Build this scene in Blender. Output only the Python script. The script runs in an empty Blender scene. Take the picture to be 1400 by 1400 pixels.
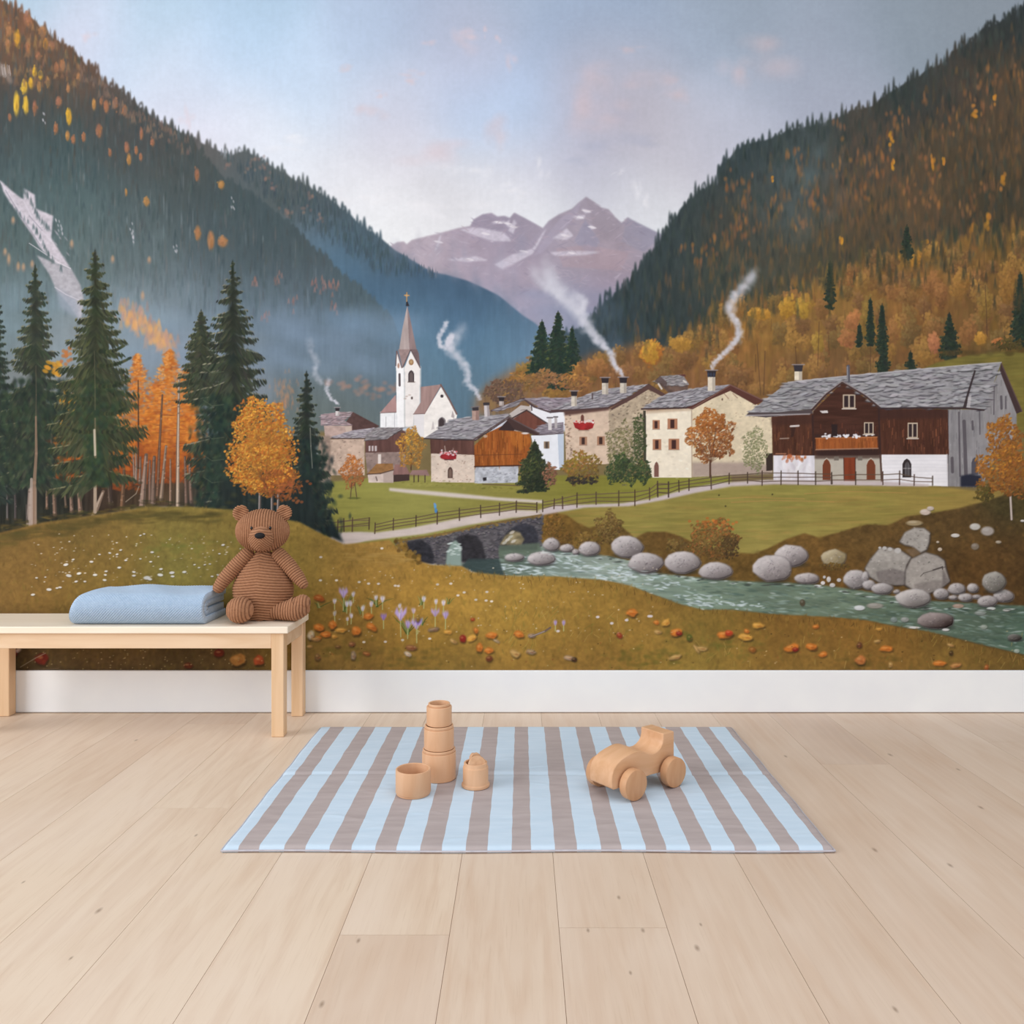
import bpy, bmesh, math
import numpy as np
from mathutils import Vector, Matrix

PI = math.pi
scene = bpy.context.scene
COL = scene.collection

# ---------------------------------------------------------------- camera, world, lights, exposure
EYE = 0.85                      # lens height, metres
FPX = 1150.0                    # focal length in photo pixels (photo is 1400 wide)
cam_d = bpy.data.cameras.new('camera')
cam = bpy.data.objects.new('camera', cam_d); COL.objects.link(cam)
cam.location = (0, 0, EYE); cam.rotation_euler = (PI / 2, 0, 0)
cam_d.sensor_width = 36.0; cam_d.sensor_fit = 'HORIZONTAL'
cam_d.lens = FPX / 1400 * 36.0
cam_d.shift_x = -13 / 1400; cam_d.shift_y = -47 / 1400
cam_d.clip_start = 0.05
scene.camera = cam

world = bpy.data.worlds.new('daylit_room'); scene.world = world
world.use_nodes = True
bg = world.node_tree.nodes['Background']
bg.inputs[0].default_value = (0.93, 0.965, 1.0, 1); bg.inputs[1].default_value = 0.52


def area(name, loc, target, sx, sy, watts, col=(1, 1, 1)):
    d = bpy.data.lights.new(name, 'AREA'); d.shape = 'RECTANGLE'; d.size = sx; d.size_y = sy
    d.energy = watts; d.color = col
    o = bpy.data.objects.new(name, d); COL.objects.link(o); o.location = loc
    o.rotation_euler = (Vector(target) - Vector(loc)).to_track_quat('-Z', 'Y').to_euler()
    return o


area('window_light', (-5.6, -0.3, 2.3), (0.1, 2.1, 0.5), 3.2, 2.6, 215, (0.98, 0.99, 1.0))
area('overhead_fill', (0.1, 1.0, 3.3), (0.1, 1.0, 0), 4.6, 3.2, 52, (0.97, 0.99, 1.0))  # added unseen fill from above, brightens floor and seat
area('front_fill', (2.6, -2.0, 1.5), (0.9, 2.9, 0.5), 3.2, 2.2, 46, (0.97, 0.988, 1.0))  # added unseen fill from behind the camera, evens out the wall's right side

vs = scene.view_settings
scene.display_settings.display_device = 'sRGB'
vs.view_transform = 'Standard'; vs.look = 'None'; vs.gamma = 1.0; vs.use_curve_mapping = False
vs.exposure = 0.06


# ---------------------------------------------------------------- helpers
def lin(c):
    c = np.asarray(c, float) / 255
    return np.where(c <= .04045, c / 12.92, ((c + .055) / 1.055) ** 2.4)


def rgba(c):
    return tuple(float(v) for v in lin(c)) + (1.0,)


def material(name, col, rough=.6, spec=.3):
    m = bpy.data.materials.new(name); m.use_nodes = True
    b = m.node_tree.nodes['Principled BSDF']
    b.inputs['Base Color'].default_value = rgba(col)
    b.inputs['Roughness'].default_value = rough
    b.inputs['Specular IOR Level'].default_value = spec
    return m, m.node_tree.nodes, m.node_tree.links, b


def noise_colour(m, c1, c2, scale, stretch=(1, 1, 1), detail=5, lo=.3, hi=.7, bump=0, c3=None, dist=.001, warp=0.0, coord='Object'):
    """Two or three colour mottle from a stretched noise, with optional bump."""
    nt = m.node_tree; N, L = nt.nodes, nt.links; b = N['Principled BSDF']
    tc = N.new('ShaderNodeTexCoord'); mp = N.new('ShaderNodeMapping'); mp.inputs['Scale'].default_value = stretch
    L.new(tc.outputs[coord], mp.inputs[0])
    nz = N.new('ShaderNodeTexNoise'); nz.inputs['Scale'].default_value = scale; nz.inputs['Detail'].default_value = detail
    nz.inputs['Distortion'].default_value = warp
    L.new(mp.outputs[0], nz.inputs['Vector'])
    cr = N.new('ShaderNodeValToRGB'); e = cr.color_ramp.elements
    e[0].position = lo; e[0].color = rgba(c1); e[1].position = hi; e[1].color = rgba(c2)
    if c3 is not None:
        k = e.new((lo + hi) / 2); k.color = rgba(c3)
    L.new(nz.outputs['Fac'], cr.inputs[0]); L.new(cr.outputs[0], b.inputs['Base Color'])
    if bump:
        bp = N.new('ShaderNodeBump'); bp.inputs['Strength'].default_value = bump; bp.inputs['Distance'].default_value = dist
        L.new(nz.outputs['Fac'], bp.inputs['Height']); L.new(bp.outputs[0], b.inputs['Normal'])
    return mp


def link_obj(name, me, mat=None, parent=None, loc=(0, 0, 0), rot=(0, 0, 0), smooth=False):
    o = bpy.data.objects.new(name, me); COL.objects.link(o)
    if mat is not None: me.materials.append(mat)
    o.location = loc; o.rotation_euler = rot
    if parent is not None: o.parent = parent
    if smooth:
        me.polygons.foreach_set('use_smooth', [True] * len(me.polygons))
    return o


def mesh_from(verts, faces):
    me = bpy.data.meshes.new('mesh'); me.from_pydata([tuple(map(float, v)) for v in verts], [], faces); me.update()
    return me


def empty(name, loc, label, cat, group=None, rotz=0):
    o = bpy.data.objects.new(name, None); COL.objects.link(o); o.location = loc; o.rotation_euler = (0, 0, rotz)
    o.empty_display_size = .05
    return tag(o, label, cat, group)


def tag(o, label, cat, group=None):
    o['label'] = label; o['category'] = cat
    if group: o['group'] = group
    return o


def struct(o):
    o['kind'] = 'structure'
    return o


def box(x0, x1, y0, y1, z0, z1, bev=0.0, seg=2):
    bm = bmesh.new()
    bmesh.ops.create_cube(bm, size=1, matrix=Matrix.Translation(((x0 + x1) / 2, (y0 + y1) / 2, (z0 + z1) / 2)) @ Matrix.Diagonal((x1 - x0, y1 - y0, z1 - z0, 1)))
    if bev: bmesh.ops.bevel(bm, geom=bm.edges[:], offset=bev, segments=seg, affect='EDGES', profile=.5)
    me = bpy.data.meshes.new('mesh'); bm.to_mesh(me); bm.free()
    return me


def lathe(prof, seg=72):
    """Closed surface of revolution about z from a list of (radius, height)."""
    V, F = [], []
    n = len(prof)
    for r, z in prof:
        for k in range(seg):
            a = 2 * PI * k / seg; V.append((r * math.cos(a), r * math.sin(a), z))
    for i in range(n - 1):
        for k in range(seg):
            k2 = (k + 1) % seg
            F.append((i * seg + k, i * seg + k2, (i + 1) * seg + k2, (i + 1) * seg + k))
    F.append(tuple(range(seg))[::-1]); F.append(tuple((n - 1) * seg + k for k in range(seg)))
    return mesh_from(V, F)


def grid_mesh(P, closed_u=False):
    """Mesh over an (nv, nu, 3) array of points."""
    nv, nu = P.shape[:2]
    F = []
    for j in range(nv - 1):
        for i in range(nu - (0 if closed_u else 1)):
            i2 = (i + 1) % nu
            F.append((j * nu + i, j * nu + i2, (j + 1) * nu + i2, (j + 1) * nu + i))
    return mesh_from(P.reshape(-1, 3), F)

# ---------------------------------------------------------------- wallpaper painting (brushwork on an array, photo-sized units)
K = 1.2
X0, Y0, X1, Y1 = -170, -90, 1570, 918
W, H = int((X1 - X0) * K) + 1, int((Y1 - Y0) * K) + 1
R = np.random.default_rng(7)
GX, GY = np.meshgrid(X0 + np.arange(W) / K, Y0 + np.arange(H) / K)
GX = GX.astype(np.float32); GY = GY.astype(np.float32)
IMG = np.zeros((H, W, 3), np.float32)


def up(a, h, w):
    gh, gw = a.shape
    y = np.linspace(0, gh - 1.001, h); x = np.linspace(0, gw - 1.001, w)
    yi = y.astype(int); xi = x.astype(int)
    fy = (y - yi)[:, None]; fx = (x - xi)[None, :]
    fy = fy * fy * (3 - 2 * fy); fx = fx * fx * (3 - 2 * fx)
    t = a[yi][:, xi] * (1 - fx) + a[yi][:, xi + 1] * fx
    b = a[yi + 1][:, xi] * (1 - fx) + a[yi + 1][:, xi + 1] * fx
    return t * (1 - fy) + b * fy


def noise(sx, sy, octaves=3):
    out = np.zeros((H, W)); amp = 1.0; tot = 0
    for o in range(octaves):
        gh = max(3, int((Y1 - Y0) / sy) + 2); gw = max(3, int((X1 - X0) / sx) + 2)
        out += amp * up(R.uniform(-1, 1, (gh, gw)), H, W)
        tot += amp * 0.6; amp *= 0.6; sx /= 2; sy /= 2
    return (out / tot).astype(np.float32)


N_FINE = noise(5, 4, 2)
N_VERT = noise(4, 26, 2)
N_HORZ = noise(30, 4, 2)
N_MID = noise(22, 18, 3)
N_BIG = noise(90, 70, 3)
NZ = {'f': N_FINE, 'v': N_VERT, 'h': N_HORZ, 'm': N_MID, 'b': N_BIG}


def zm(x0, y0, s):
    return lambda p: [(x0 + x / s, y0 + y / s) for x, y in p]


def blur(m, r):
    r = max(1, int(r * K))
    for ax in (0, 1):
        for _ in range(2):
            p = np.concatenate([np.repeat(m.take([0], ax), r + 1, ax), m, np.repeat(m.take([-1], ax), r, ax)], ax)
            c = np.cumsum(p, ax)
            n = m.shape[ax]
            m = (c.take(range(2 * r + 1, 2 * r + 1 + n), ax) - c.take(range(0, n), ax)) / (2 * r + 1)
    return m


def pmask(pts, pad=0, ss=3):
    p = np.array(pts, float)
    px = (p[:, 0] - X0) * K; py = (p[:, 1] - Y0) * K
    ix0 = max(0, int(px.min()) - 1 - pad); ix1 = min(W, int(px.max()) + 2 + pad)
    iy0 = max(0, int(py.min()) - 1 - pad); iy1 = min(H, int(py.max()) + 2 + pad)
    if ix1 <= ix0 or iy1 <= iy0:
        return None
    w, h = (ix1 - ix0) * ss, (iy1 - iy0) * ss
    cnt = np.zeros((h, w + 1), np.int32)
    sx = (px - ix0 + .5) * ss; sy = (py - iy0 + .5) * ss
    n = len(p)
    for i in range(n):
        xa, ya, xb, yb = sx[i], sy[i], sx[(i + 1) % n], sy[(i + 1) % n]
        if ya == yb: continue
        if ya > yb: xa, ya, xb, yb = xb, yb, xa, ya
        r0 = max(0, int(math.ceil(ya - .5))); r1 = min(h, int(math.ceil(yb - .5)))
        if r1 <= r0: continue
        rows = np.arange(r0, r1)
        xs = xa + (rows + .5 - ya) * (xb - xa) / (yb - ya)
        np.add.at(cnt, (rows, np.clip(np.ceil(xs - .5), 0, w).astype(int)), 1)
    m = (np.cumsum(cnt[:, :w], 1) & 1).astype(np.float32)
    return ix0, iy0, m.reshape(iy1 - iy0, ss, ix1 - ix0, ss).mean((1, 3))


def fill(pts, col, a=1.0, soft=0, tex='', amp=0):
    """Closed outline filled with one colour, a colour array, or a gradient of anchors."""
    r = pmask(pts, int(soft * 3 * K))
    if r is None: return
    ix, iy, m = r
    if soft: m = blur(m, soft)
    h, w = m.shape
    s = np.s_[iy:iy + h, ix:ix + w]
    c = np.array(col, np.float32) if not (isinstance(col, np.ndarray) and col.ndim == 3) else col[s]
    if tex:
        t = sum(NZ[k][s] for k in tex)[..., None] * amp
        c = c * (1 + t)
    m = (m * a)[..., None]
    IMG[s] = IMG[s] * (1 - m) + c * m


def field(anchors, sig=45):
    """Smooth blend of hand-placed colours (x, y, (r, g, b))."""
    q = 6
    gx = GX[::q, ::q]; gy = GY[::q, ::q]
    num = np.zeros(gx.shape + (3,)); den = np.zeros(gx.shape)
    for x, y, c in anchors:
        d2 = (gx - x) ** 2 + (gy - y) ** 2
        w = np.exp(-d2 / (2 * sig * sig)) + 40.0 / (d2 + 4000) ** 1.5 * 100
        num += w[..., None] * np.array(c, float); den += w
    f = num / den[..., None]
    return np.stack([up(f[..., k], H, W) for k in range(3)], -1).astype(np.float32)


def dab(x, y, rx, ry, col, a=1.0, ang=0.0, hard=.45, kind=0):
    """One touch of the brush: ellipse (0), flame / small conifer (1)."""
    rr = max(rx, ry) if ang else 0
    wx = max(rx, rr); wy = max(ry, rr)
    ix0 = max(0, int((x - wx - X0) * K) - 1); ix1 = min(W, int((x + wx - X0) * K) + 3)
    iy0 = max(0, int((y - wy - Y0) * K) - 1); iy1 = min(H, int((y + wy - Y0) * K) + 3)
    if ix1 <= ix0 or iy1 <= iy0: return
    s = np.s_[iy0:iy1, ix0:ix1]
    dx = GX[s] - x; dy = GY[s] - y
    if ang:
        ca, sa = math.cos(ang), math.sin(ang)
        dx, dy = dx * ca + dy * sa, -dx * sa + dy * ca
    if kind == 1:
        t = (dy / ry + 1) * .5
        pr = np.sqrt(np.clip(t, .02, 1)) * .95 + .04
        d = np.maximum(np.abs(dx) / (rx * pr), np.abs(dy) / ry)
    else:
        d = np.sqrt((dx / rx) ** 2 + (dy / ry) ** 2)
    e = max(hard, 1e-3)
    pxw = 1.0 / (K * max(.5, min(rx, ry)))
    m = np.clip((1 + pxw * .5 - d) / max(1 - e, pxw), 0, 1) * a
    m = m[..., None]
    IMG[s] += (np.array(col, np.float32) - IMG[s]) * m


def line(pts, w0, col, a=1.0, w1=None):
    if w1 is None: w1 = w0
    n = len(pts) - 1
    for i in range(n):
        (xa, ya), (xb, yb) = pts[i], pts[i + 1]
        wa = w0 + (w1 - w0) * i / n; wb = w0 + (w1 - w0) * (i + 1) / n
        wm = max(wa, wb) * .5 + 1
        ix0 = max(0, int((min(xa, xb) - wm - X0) * K)); ix1 = min(W, int((max(xa, xb) + wm - X0) * K) + 2)
        iy0 = max(0, int((min(ya, yb) - wm - Y0) * K)); iy1 = min(H, int((max(ya, yb) + wm - Y0) * K) + 2)
        if ix1 <= ix0 or iy1 <= iy0: continue
        s = np.s_[iy0:iy1, ix0:ix1]
        dx, dy = xb - xa, yb - ya
        L2 = dx * dx + dy * dy + 1e-9
        t = np.clip(((GX[s] - xa) * dx + (GY[s] - ya) * dy) / L2, 0, 1)
        d = np.hypot(GX[s] - xa - t * dx, GY[s] - ya - t * dy)
        hw = (wa + (wb - wa) * t) * .5
        m = np.clip((hw - d) * K + .5, 0, 1) * np.minimum(1, hw * 2 * K) * a
        IMG[s] += (np.array(col, np.float32) - IMG[s]) * m[..., None]


def jit(c, v):
    return tuple(np.clip(np.array(c, float) * (1 + R.normal(0, v)) + R.normal(0, v * 25, 3), 0, 255))


def pick(cols):
    return cols[int(R.integers(len(cols)))]


def lerp(a, b, t):
    return tuple(np.array(a, float) * (1 - t) + np.array(b, float) * t)


def ridge(pts, step, h, w, lean=0):
    """Walk along a skyline and raise an irregular row of treetops."""
    out = []
    for (xa, ya), (xb, yb) in zip(pts[:-1], pts[1:]):
        n = max(1, int(abs(xb - xa) / step))
        for i in range(n):
            t = (i + R.uniform(-.4, .4)) / n
            x, y = xa + (xb - xa) * t, ya + (yb - ya) * t
            sg = 1 if xb > xa else -1
            if R.random() < .22:
                out.append((x, y + R.uniform(-1, 2))); continue
            hh = h * (R.uniform(.2, .75) if R.random() < .7 else R.uniform(.8, 1.35)); ww = w * R.uniform(.6, 1.1)
            out += [(x - sg * ww, y + R.uniform(0, 2)), (x - sg * ww * .75, y - hh * .45), (x - sg * ww * .3, y - hh * .85), (x, y - hh), (x + sg * ww * .35, y - hh * .8), (x + sg * ww * .7, y - hh * .4), (x + sg * ww, y + R.uniform(0, 2))]
    out.append(pts[-1])
    return out


def crown(x, y, rx, ry, c, shade=.5, n=None):
    """Soft autumn crown seen from afar: dome of small touches, lit above left, dark below right."""
    base = tuple(at(x, y))
    dab(x + rx * .15, y + ry * .25, rx, ry, lerp(lerp(c, (62, 50, 38), shade), base, .25), .75, 0, .35)
    n = n or int(rx * ry * .55) + 10
    for k in range(n):
        r = math.sqrt(R.random()); th = R.uniform(0, 2 * math.pi)
        dx, dy = r * math.cos(th), r * math.sin(th)
        q = 1 + .16 * math.sin(th * 4 + x) + .1 * math.sin(th * 9 + y)
        lit = .5 - .42 * dy - .2 * dx + R.uniform(-.22, .22)
        cc = lerp(lerp(c, (58, 46, 34), shade * .8), lerp(c, (236, 196, 120), .18), min(1, max(0, lit)))
        dab(x + dx * rx * q, y + dy * ry * q, R.uniform(1.2, 2.6), R.uniform(1.4, 3), jit(cc, .05), .6, R.uniform(-.6, .6), .25)


def scatter(pts, n):
    """n random spots inside an outline, far (high) ones first."""
    ix, iy, m = pmask(pts, ss=1)
    ys, xs = np.nonzero(m > .5)
    k = R.integers(len(xs), size=n)
    o = np.argsort(ys[k])
    return [(X0 + (ix + xs[j]) / K + R.uniform(-.5, .5), Y0 + (iy + ys[j]) / K + R.uniform(-.5, .5)) for j in k[o]]


def at(x, y):
    return IMG[min(H - 1, max(0, int((y - Y0) * K))), min(W - 1, max(0, int((x - X0) * K)))].copy()


def smoke(pts, w0, w1, a0, a1, col=(214, 212, 222), n=70, wob=.5):
    P = np.array(pts, float)
    d = np.r_[0, np.cumsum(np.hypot(*np.diff(P, axis=0).T))]; d /= d[-1]
    for i in range(n):
        t = i / (n - 1)
        x = np.interp(t, d, P[:, 0]); y = np.interp(t, d, P[:, 1])
        w = w0 + (w1 - w0) * t; a = a0 + (a1 - a0) * t
        for k in range(5):
            ox, oy = R.normal(0, w * wob * .8, 2)
            c = jit(lerp(col, (255, 255, 255) if k == 0 else (185, 188, 205), .35), .015)
            dab(x + ox, y + oy, w * R.uniform(.35, .8), w * R.uniform(.35, .9), c, a * .62 * R.uniform(.3, 1), R.uniform(0, 3), .0)


def conifer(x, top, base, hw, trunk=None, dark=(42, 47, 41), mid=(66, 72, 55), lite=(122, 118, 94), dens=1.0, lean=0, bare=0, gaps=0.0):
    """A spruce: whorls of drooping boughs, each a spray of short strokes."""
    hgt = base - top
    if trunk:
        line([(x, top + hgt * .3), (x + lean, base + trunk[1])], trunk[0] * .5, trunk[2], 1, trunk[0])
    sp = max(2.8, hgt / 36) / dens
    n = int(hgt / sp)
    line([(x, top - 3), (x, top + hgt * .8)], 1.0, dark, 1, 3.5)
    for i in range(n - 1, -1, -1):
        t = (i + .3) / n; y = top + hgt * t; L = hw * t
        for s in (-1, 1) if R.random() < .5 else (1, -1):
            if R.random() < gaps + .04: continue
            y = top + hgt * t + R.uniform(-.4, .4) * sp
            L = hw * (.05 + .95 * min(1, t * 1.32) ** .8) * R.uniform(.68, 1.2)
            if t > .82: L *= R.uniform(.6, .95)
            if i < 2: L = max(1.5, L * .7)
            droop = L * R.uniform(.20, .45) * (1 if t > .1 else .2)
            tip = L * R.uniform(.05, .3)
            m = max(3, int(L / 1.9)); th = min(sp * 2.1, 2.4 + L * .24)
            for k in range(m):
                u = (k + R.uniform(0, 1)) / m
                bx = x + s * L * u + lean * t * .3
                by = y + droop * (u ** .75) - tip * max(0, u - .5) * 2 * max(0, u - .5)
                c = lerp(dark, mid, R.uniform(0, 1) * (1.1 if s < 0 else .75))
                ln = max(1.4, th * (1.05 - .8 * u) * R.uniform(.7, 1.3))
                dab(bx, by + ln * .5, 1.0 + (1 - u) * 1.5, ln, jit(c, .07), .92, -s * R.uniform(.2, .9), .55)
            for k in range(max(1, m // 2)):
                u = R.uniform(.15, 1)
                dab(x + s * L * u, y + droop * (u ** .75) - .6 - tip * max(0, u - .5), 2.2, .8, jit(lite, .1), .6 if s < 0 else .3, s * .4, .3)
        dab(x, y + sp * .6, L * .40 + 1, sp * 1.5, jit(dark, .08), .7, 0, .2)


def leafy(cx, cy, rx, ry, cols, n, size, shade=(70, 50, 35), edge=1.0, trunk=None):
    """A leaf tree or bush: shadowed mass first, lit touches on its upper left last."""
    if trunk:
        for tx, bx, yb, w, c in trunk:
            line([(tx, cy), (bx, yb)], w * .6, c, 1, w)
    n = int(n * 1.7); size *= .68
    for i in range(n):
        f = i / n
        r = math.sqrt(R.random()); th = R.uniform(0, 2 * math.pi)
        rr = r * (1 + .14 * math.sin(th * 5 + cx) + .08 * math.sin(th * 11 + cy)) * edge
        x = cx + rx * rr * math.cos(th) ; y = cy + ry * rr * math.sin(th)
        lit = .5 - .35 * math.cos(th - 2.3 + math.pi) * r
        lit = .5 + r * (-.30 * math.sin(th) - .16 * math.cos(th))
        base = lerp(shade, pick(cols), min(1, max(0, .15 + f * .75 + (lit - .5) * .9)))
        dab(x, y, size * R.uniform(.7, 1.5), size * R.uniform(.35, .75), jit(base, .08), .85, R.normal(-.5, .8), .2)


def spots(pts, n, cols, s0, s1, a=.8, flat=.6):
    for x, y in scatter(pts, n):
        s = R.uniform(s0, s1)
        dab(x, y, s, s * flat, jit(pick(cols), .08), a * R.uniform(.5, 1), R.uniform(-.6, .6), .5)


def slates(pts, n, base, dirx, along=1.0):
    """Stone roof: fill, then short light slabs with a dark lower edge."""
    fill(pts, base, 1, 0, 'mf', .07)
    for x, y in scatter(pts, n):
        w = R.uniform(2.5, 6) * along; h = R.uniform(.9, 1.7) * along
        a = dirx + R.normal(0, .12)
        dab(x, y + h * .8, w, .7 * along, jit(lerp(base, (45, 42, 48), .75), .08), .75, a, .5)
        dab(x, y, w * .9, h * .8, jit(lerp(base, (215, 212, 216), R.uniform(0, .5)), .06), .7, a, .5)

def paint_far():
    # sky and clouds, vignette darkening painted in towards the upper right
    sky = field([(-120, -60, (172, 196, 214)), (60, 0, (173, 196, 215)), (200, 20, (175, 198, 218)), (150, 60, (182, 205, 226)), (350, 20, (170, 194, 217)), (300, 80, (186, 208, 232)),
                 (400, 100, (190, 209, 232)), (500, 60, (174, 190, 214)), (600, 30, (166, 181, 206)), (690, 10, (160, 175, 198)), (120, 50, (214, 206, 222)), (260, 130, (198, 212, 232)), (230, 110, (205, 213, 229)), (330, 170, (212, 217, 230)), (260, 170, (222, 214, 224)),
                 (380, 210, (222, 226, 235)), (470, 230, (221, 222, 229)), (450, 140, (197, 212, 231)), (520, 170, (203, 203, 219)), (560, 130, (195, 202, 220)), (640, 120, (185, 195, 220)), (640, 50, (190, 188, 205)),
                 (650, 170, (181, 201, 227)), (560, 220, (209, 206, 216)), (600, 260, (214, 213, 220)), (520, 280, (229, 231, 235)), (560, 310, (234, 235, 237)), (640, 270, (224, 224, 229)), (700, 230, (202, 201, 213)),
                 (735, 165, (176, 198, 225)), (745, 130, (172, 192, 222)), (780, 60, (155, 172, 198)), (850, 40, (151, 168, 192)), (815, 110, (193, 183, 193)), (800, 150, (193, 182, 196)), (860, 120, (187, 178, 188)), (850, 90, (165, 178, 200)),
                 (880, 160, (182, 178, 188)), (810, 212, (172, 176, 197)), (840, 180, (176, 176, 192)), (760, 220, (202, 199, 212)), (700, 280, (229, 230, 235)), (740, 300, (226, 229, 234)), (830, 240, (199, 198, 208)), (870, 270, (212, 213, 221)), (890, 305, (222, 225, 230)),
                 (930, 220, (198, 195, 205)), (960, 180, (187, 189, 205)), (1000, 140, (173, 184, 205)), (950, 60, (157, 170, 190)), (1040, 50, (152, 164, 180)), (1000, 20, (147, 160, 177)), (1080, 100, (165, 172, 190)),
                 (1150, 60, (150, 161, 177)), (1250, 30, (141, 153, 166)), (1320, 10, (138, 148, 159)), (1500, -40, (132, 140, 150)), (1130, 130, (168, 173, 190)), (1000, 172, (192, 191, 203)), (700, -70, (158, 174, 196))], 42)
    IMG[:] = sky * (1 + .014 * N_BIG[..., None] + .006 * N_MID[..., None])
    pink = [(632, 55, 16, 14), (640, 45, 12, 8), (470, 92, 10, 6), (520, 128, 6, 5), (565, 112, 8, 5), (563, 103, 12, 6), (118, 50, 8, 8), (256, 160, 7, 14), (697, 86, 9, 8), (860, 68, 13, 6), (810, 110, 30, 24), (835, 150, 35, 22), (890, 112, 26, 16), (930, 130, 16, 12), (790, 140, 25, 25), (680, 175, 18, 24), (500, 150, 20, 10), (590, 205, 40, 20), (1060, 70, 40, 30), (1010, 95, 20, 18), (590, 60, 8, 4), (682, 52, 5, 6), (664, 42, 3, 6)]
    for x, y, rx, ry in pink:
        for k in range(7):
            dab(x + R.normal(0, rx * .5), y + R.normal(0, ry * .5), rx * R.uniform(.4, .9), ry * R.uniform(.4, .9), jit((214, 192, 197) if x < 760 else (202, 183, 188), .015), .22, 0, .1)
    for x, y, rx, ry in [(815, 205, 32, 12), (850, 185, 30, 12), (800, 218, 22, 7), (845, 160, 22, 14), (880, 190, 25, 8)]:
        for k in range(5):
            dab(x + R.normal(0, rx * .5), y + R.normal(0, ry * .5), rx * .7, ry * .7, jit((165, 170, 192), .02), .15, 0, .1)
    for x, y, rx, ry in [(640, 230, 30, 10), (740, 238, 10, 14), (870, 262, 8, 16), (884, 280, 6, 10), (500, 265, 50, 12), (600, 290, 60, 14), (700, 262, 20, 8), (850, 235, 8, 4), (395, 195, 30, 10)]:
        for k in range(6):
            dab(x + R.normal(0, rx * .5), y + R.normal(0, ry * .5), rx * R.uniform(.3, .7), ry * R.uniform(.3, .8), jit((236, 234, 238), .01), .2, R.uniform(-.5, .5), .1)

    # far bare mountains
    far = field([(580, 335, (176, 164, 176)), (650, 330, (168, 155, 170)), (720, 380, (172, 156, 170)), (780, 340, (164, 154, 168)), (820, 310, (158, 148, 160)), (880, 330, (156, 152, 170)), (760, 420, (148, 152, 175)), (840, 390, (150, 142, 162)), (690, 300, (150, 142, 160)), (800, 280, (155, 146, 160)), (720, 340, (160, 152, 170)), (850, 350, (166, 148, 156)), (700, 420, (160, 158, 180))], 28)
    rp = [(520, 345), (543, 331), (552, 330), (556, 334), (563, 328), (600, 319), (626, 312), (643, 309), (648, 300), (660, 293), (672, 291), (680, 296), (690, 295), (697, 298), (703, 291), (715, 297), (730, 305), (742, 312), (750, 302), (764, 293), (783, 285), (790, 278), (795, 274), (801, 269), (812, 276), (822, 284), (832, 286), (840, 296), (850, 305), (858, 297), (866, 302), (880, 309), (892, 315), (906, 321), (930, 345), (900, 470), (640, 470), (520, 400)]
    fill(rp, far, 1, .4, 'm', .03)
    for p, c, a in [([(801, 269), (812, 276), (822, 284), (832, 287), (840, 296), (851, 307), (830, 330), (815, 320), (808, 300)], (150, 140, 152), .5), ([(703, 291), (742, 312), (725, 330), (708, 318), (697, 300)], (155, 145, 160), .5),
                    ([(795, 274), (790, 290), (775, 310), (760, 325), (742, 345), (730, 350), (745, 325), (765, 300), (783, 286)], (170, 162, 182), .5), ([(858, 297), (906, 321), (880, 345), (850, 330)], (140, 140, 160), .4),
                    ([(660, 293), (648, 300), (643, 309), (670, 318), (690, 312), (680, 300)], (146, 138, 156), .5), ([(800, 300), (820, 330), (810, 350), (785, 330)], (140, 142, 168), .4), ([(760, 340), (800, 335), (860, 345), (850, 370), (770, 365)], (178, 152, 158), .35)]:
        fill(p, c, a, 1.5)
    snow = [[(628, 314), (645, 311), (660, 312), (690, 318), (700, 330), (675, 330), (650, 322)], [(672, 303), (692, 302), (688, 305), (674, 306)], [(695, 315), (703, 300), (706, 305), (702, 320)], [(782, 295), (800, 294), (799, 299), (788, 300)], [(795, 285), (802, 287), (810, 290), (800, 292)],
            [(676, 362), (700, 348), (728, 340), (742, 318), (747, 313), (735, 336), (728, 347), (700, 362), (688, 368)], [(755, 326), (775, 312), (784, 322), (775, 328)], [(805, 306), (815, 312), (808, 314)], [(752, 345), (780, 343), (822, 344), (800, 349), (760, 350)], [(610, 355), (650, 350), (668, 356), (640, 358)], [(600, 325), (604, 318), (600, 335), (594, 345)], [(690, 305), (697, 300), (696, 312)]]
    for p in snow:
        fill(p, (205, 198, 212), .8, .4, 'f', .03)
        x0 = np.mean([q[0] for q in p]); y0 = np.mean([q[1] for q in p])
        dab(x0, y0, 6, 1.6, (228, 222, 228), .7, .2)
    for x, y in scatter(rp[:33] + [(880, 400), (700, 400), (560, 345)], 420):
        dab(x, y, R.uniform(2, 8), R.uniform(.6, 1.6), jit(lerp(tuple(at(x, y)), pick([(200, 190, 205), (130, 122, 145), (180, 158, 168)]), R.uniform(.1, .45)), .02), .5, R.uniform(-.9, .9), .2)
    for k in range(30):
        dab(R.uniform(720, 850), R.uniform(395, 450), R.uniform(20, 40), R.uniform(6, 14), (142, 150, 178), .14, 0, 0)

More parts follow.
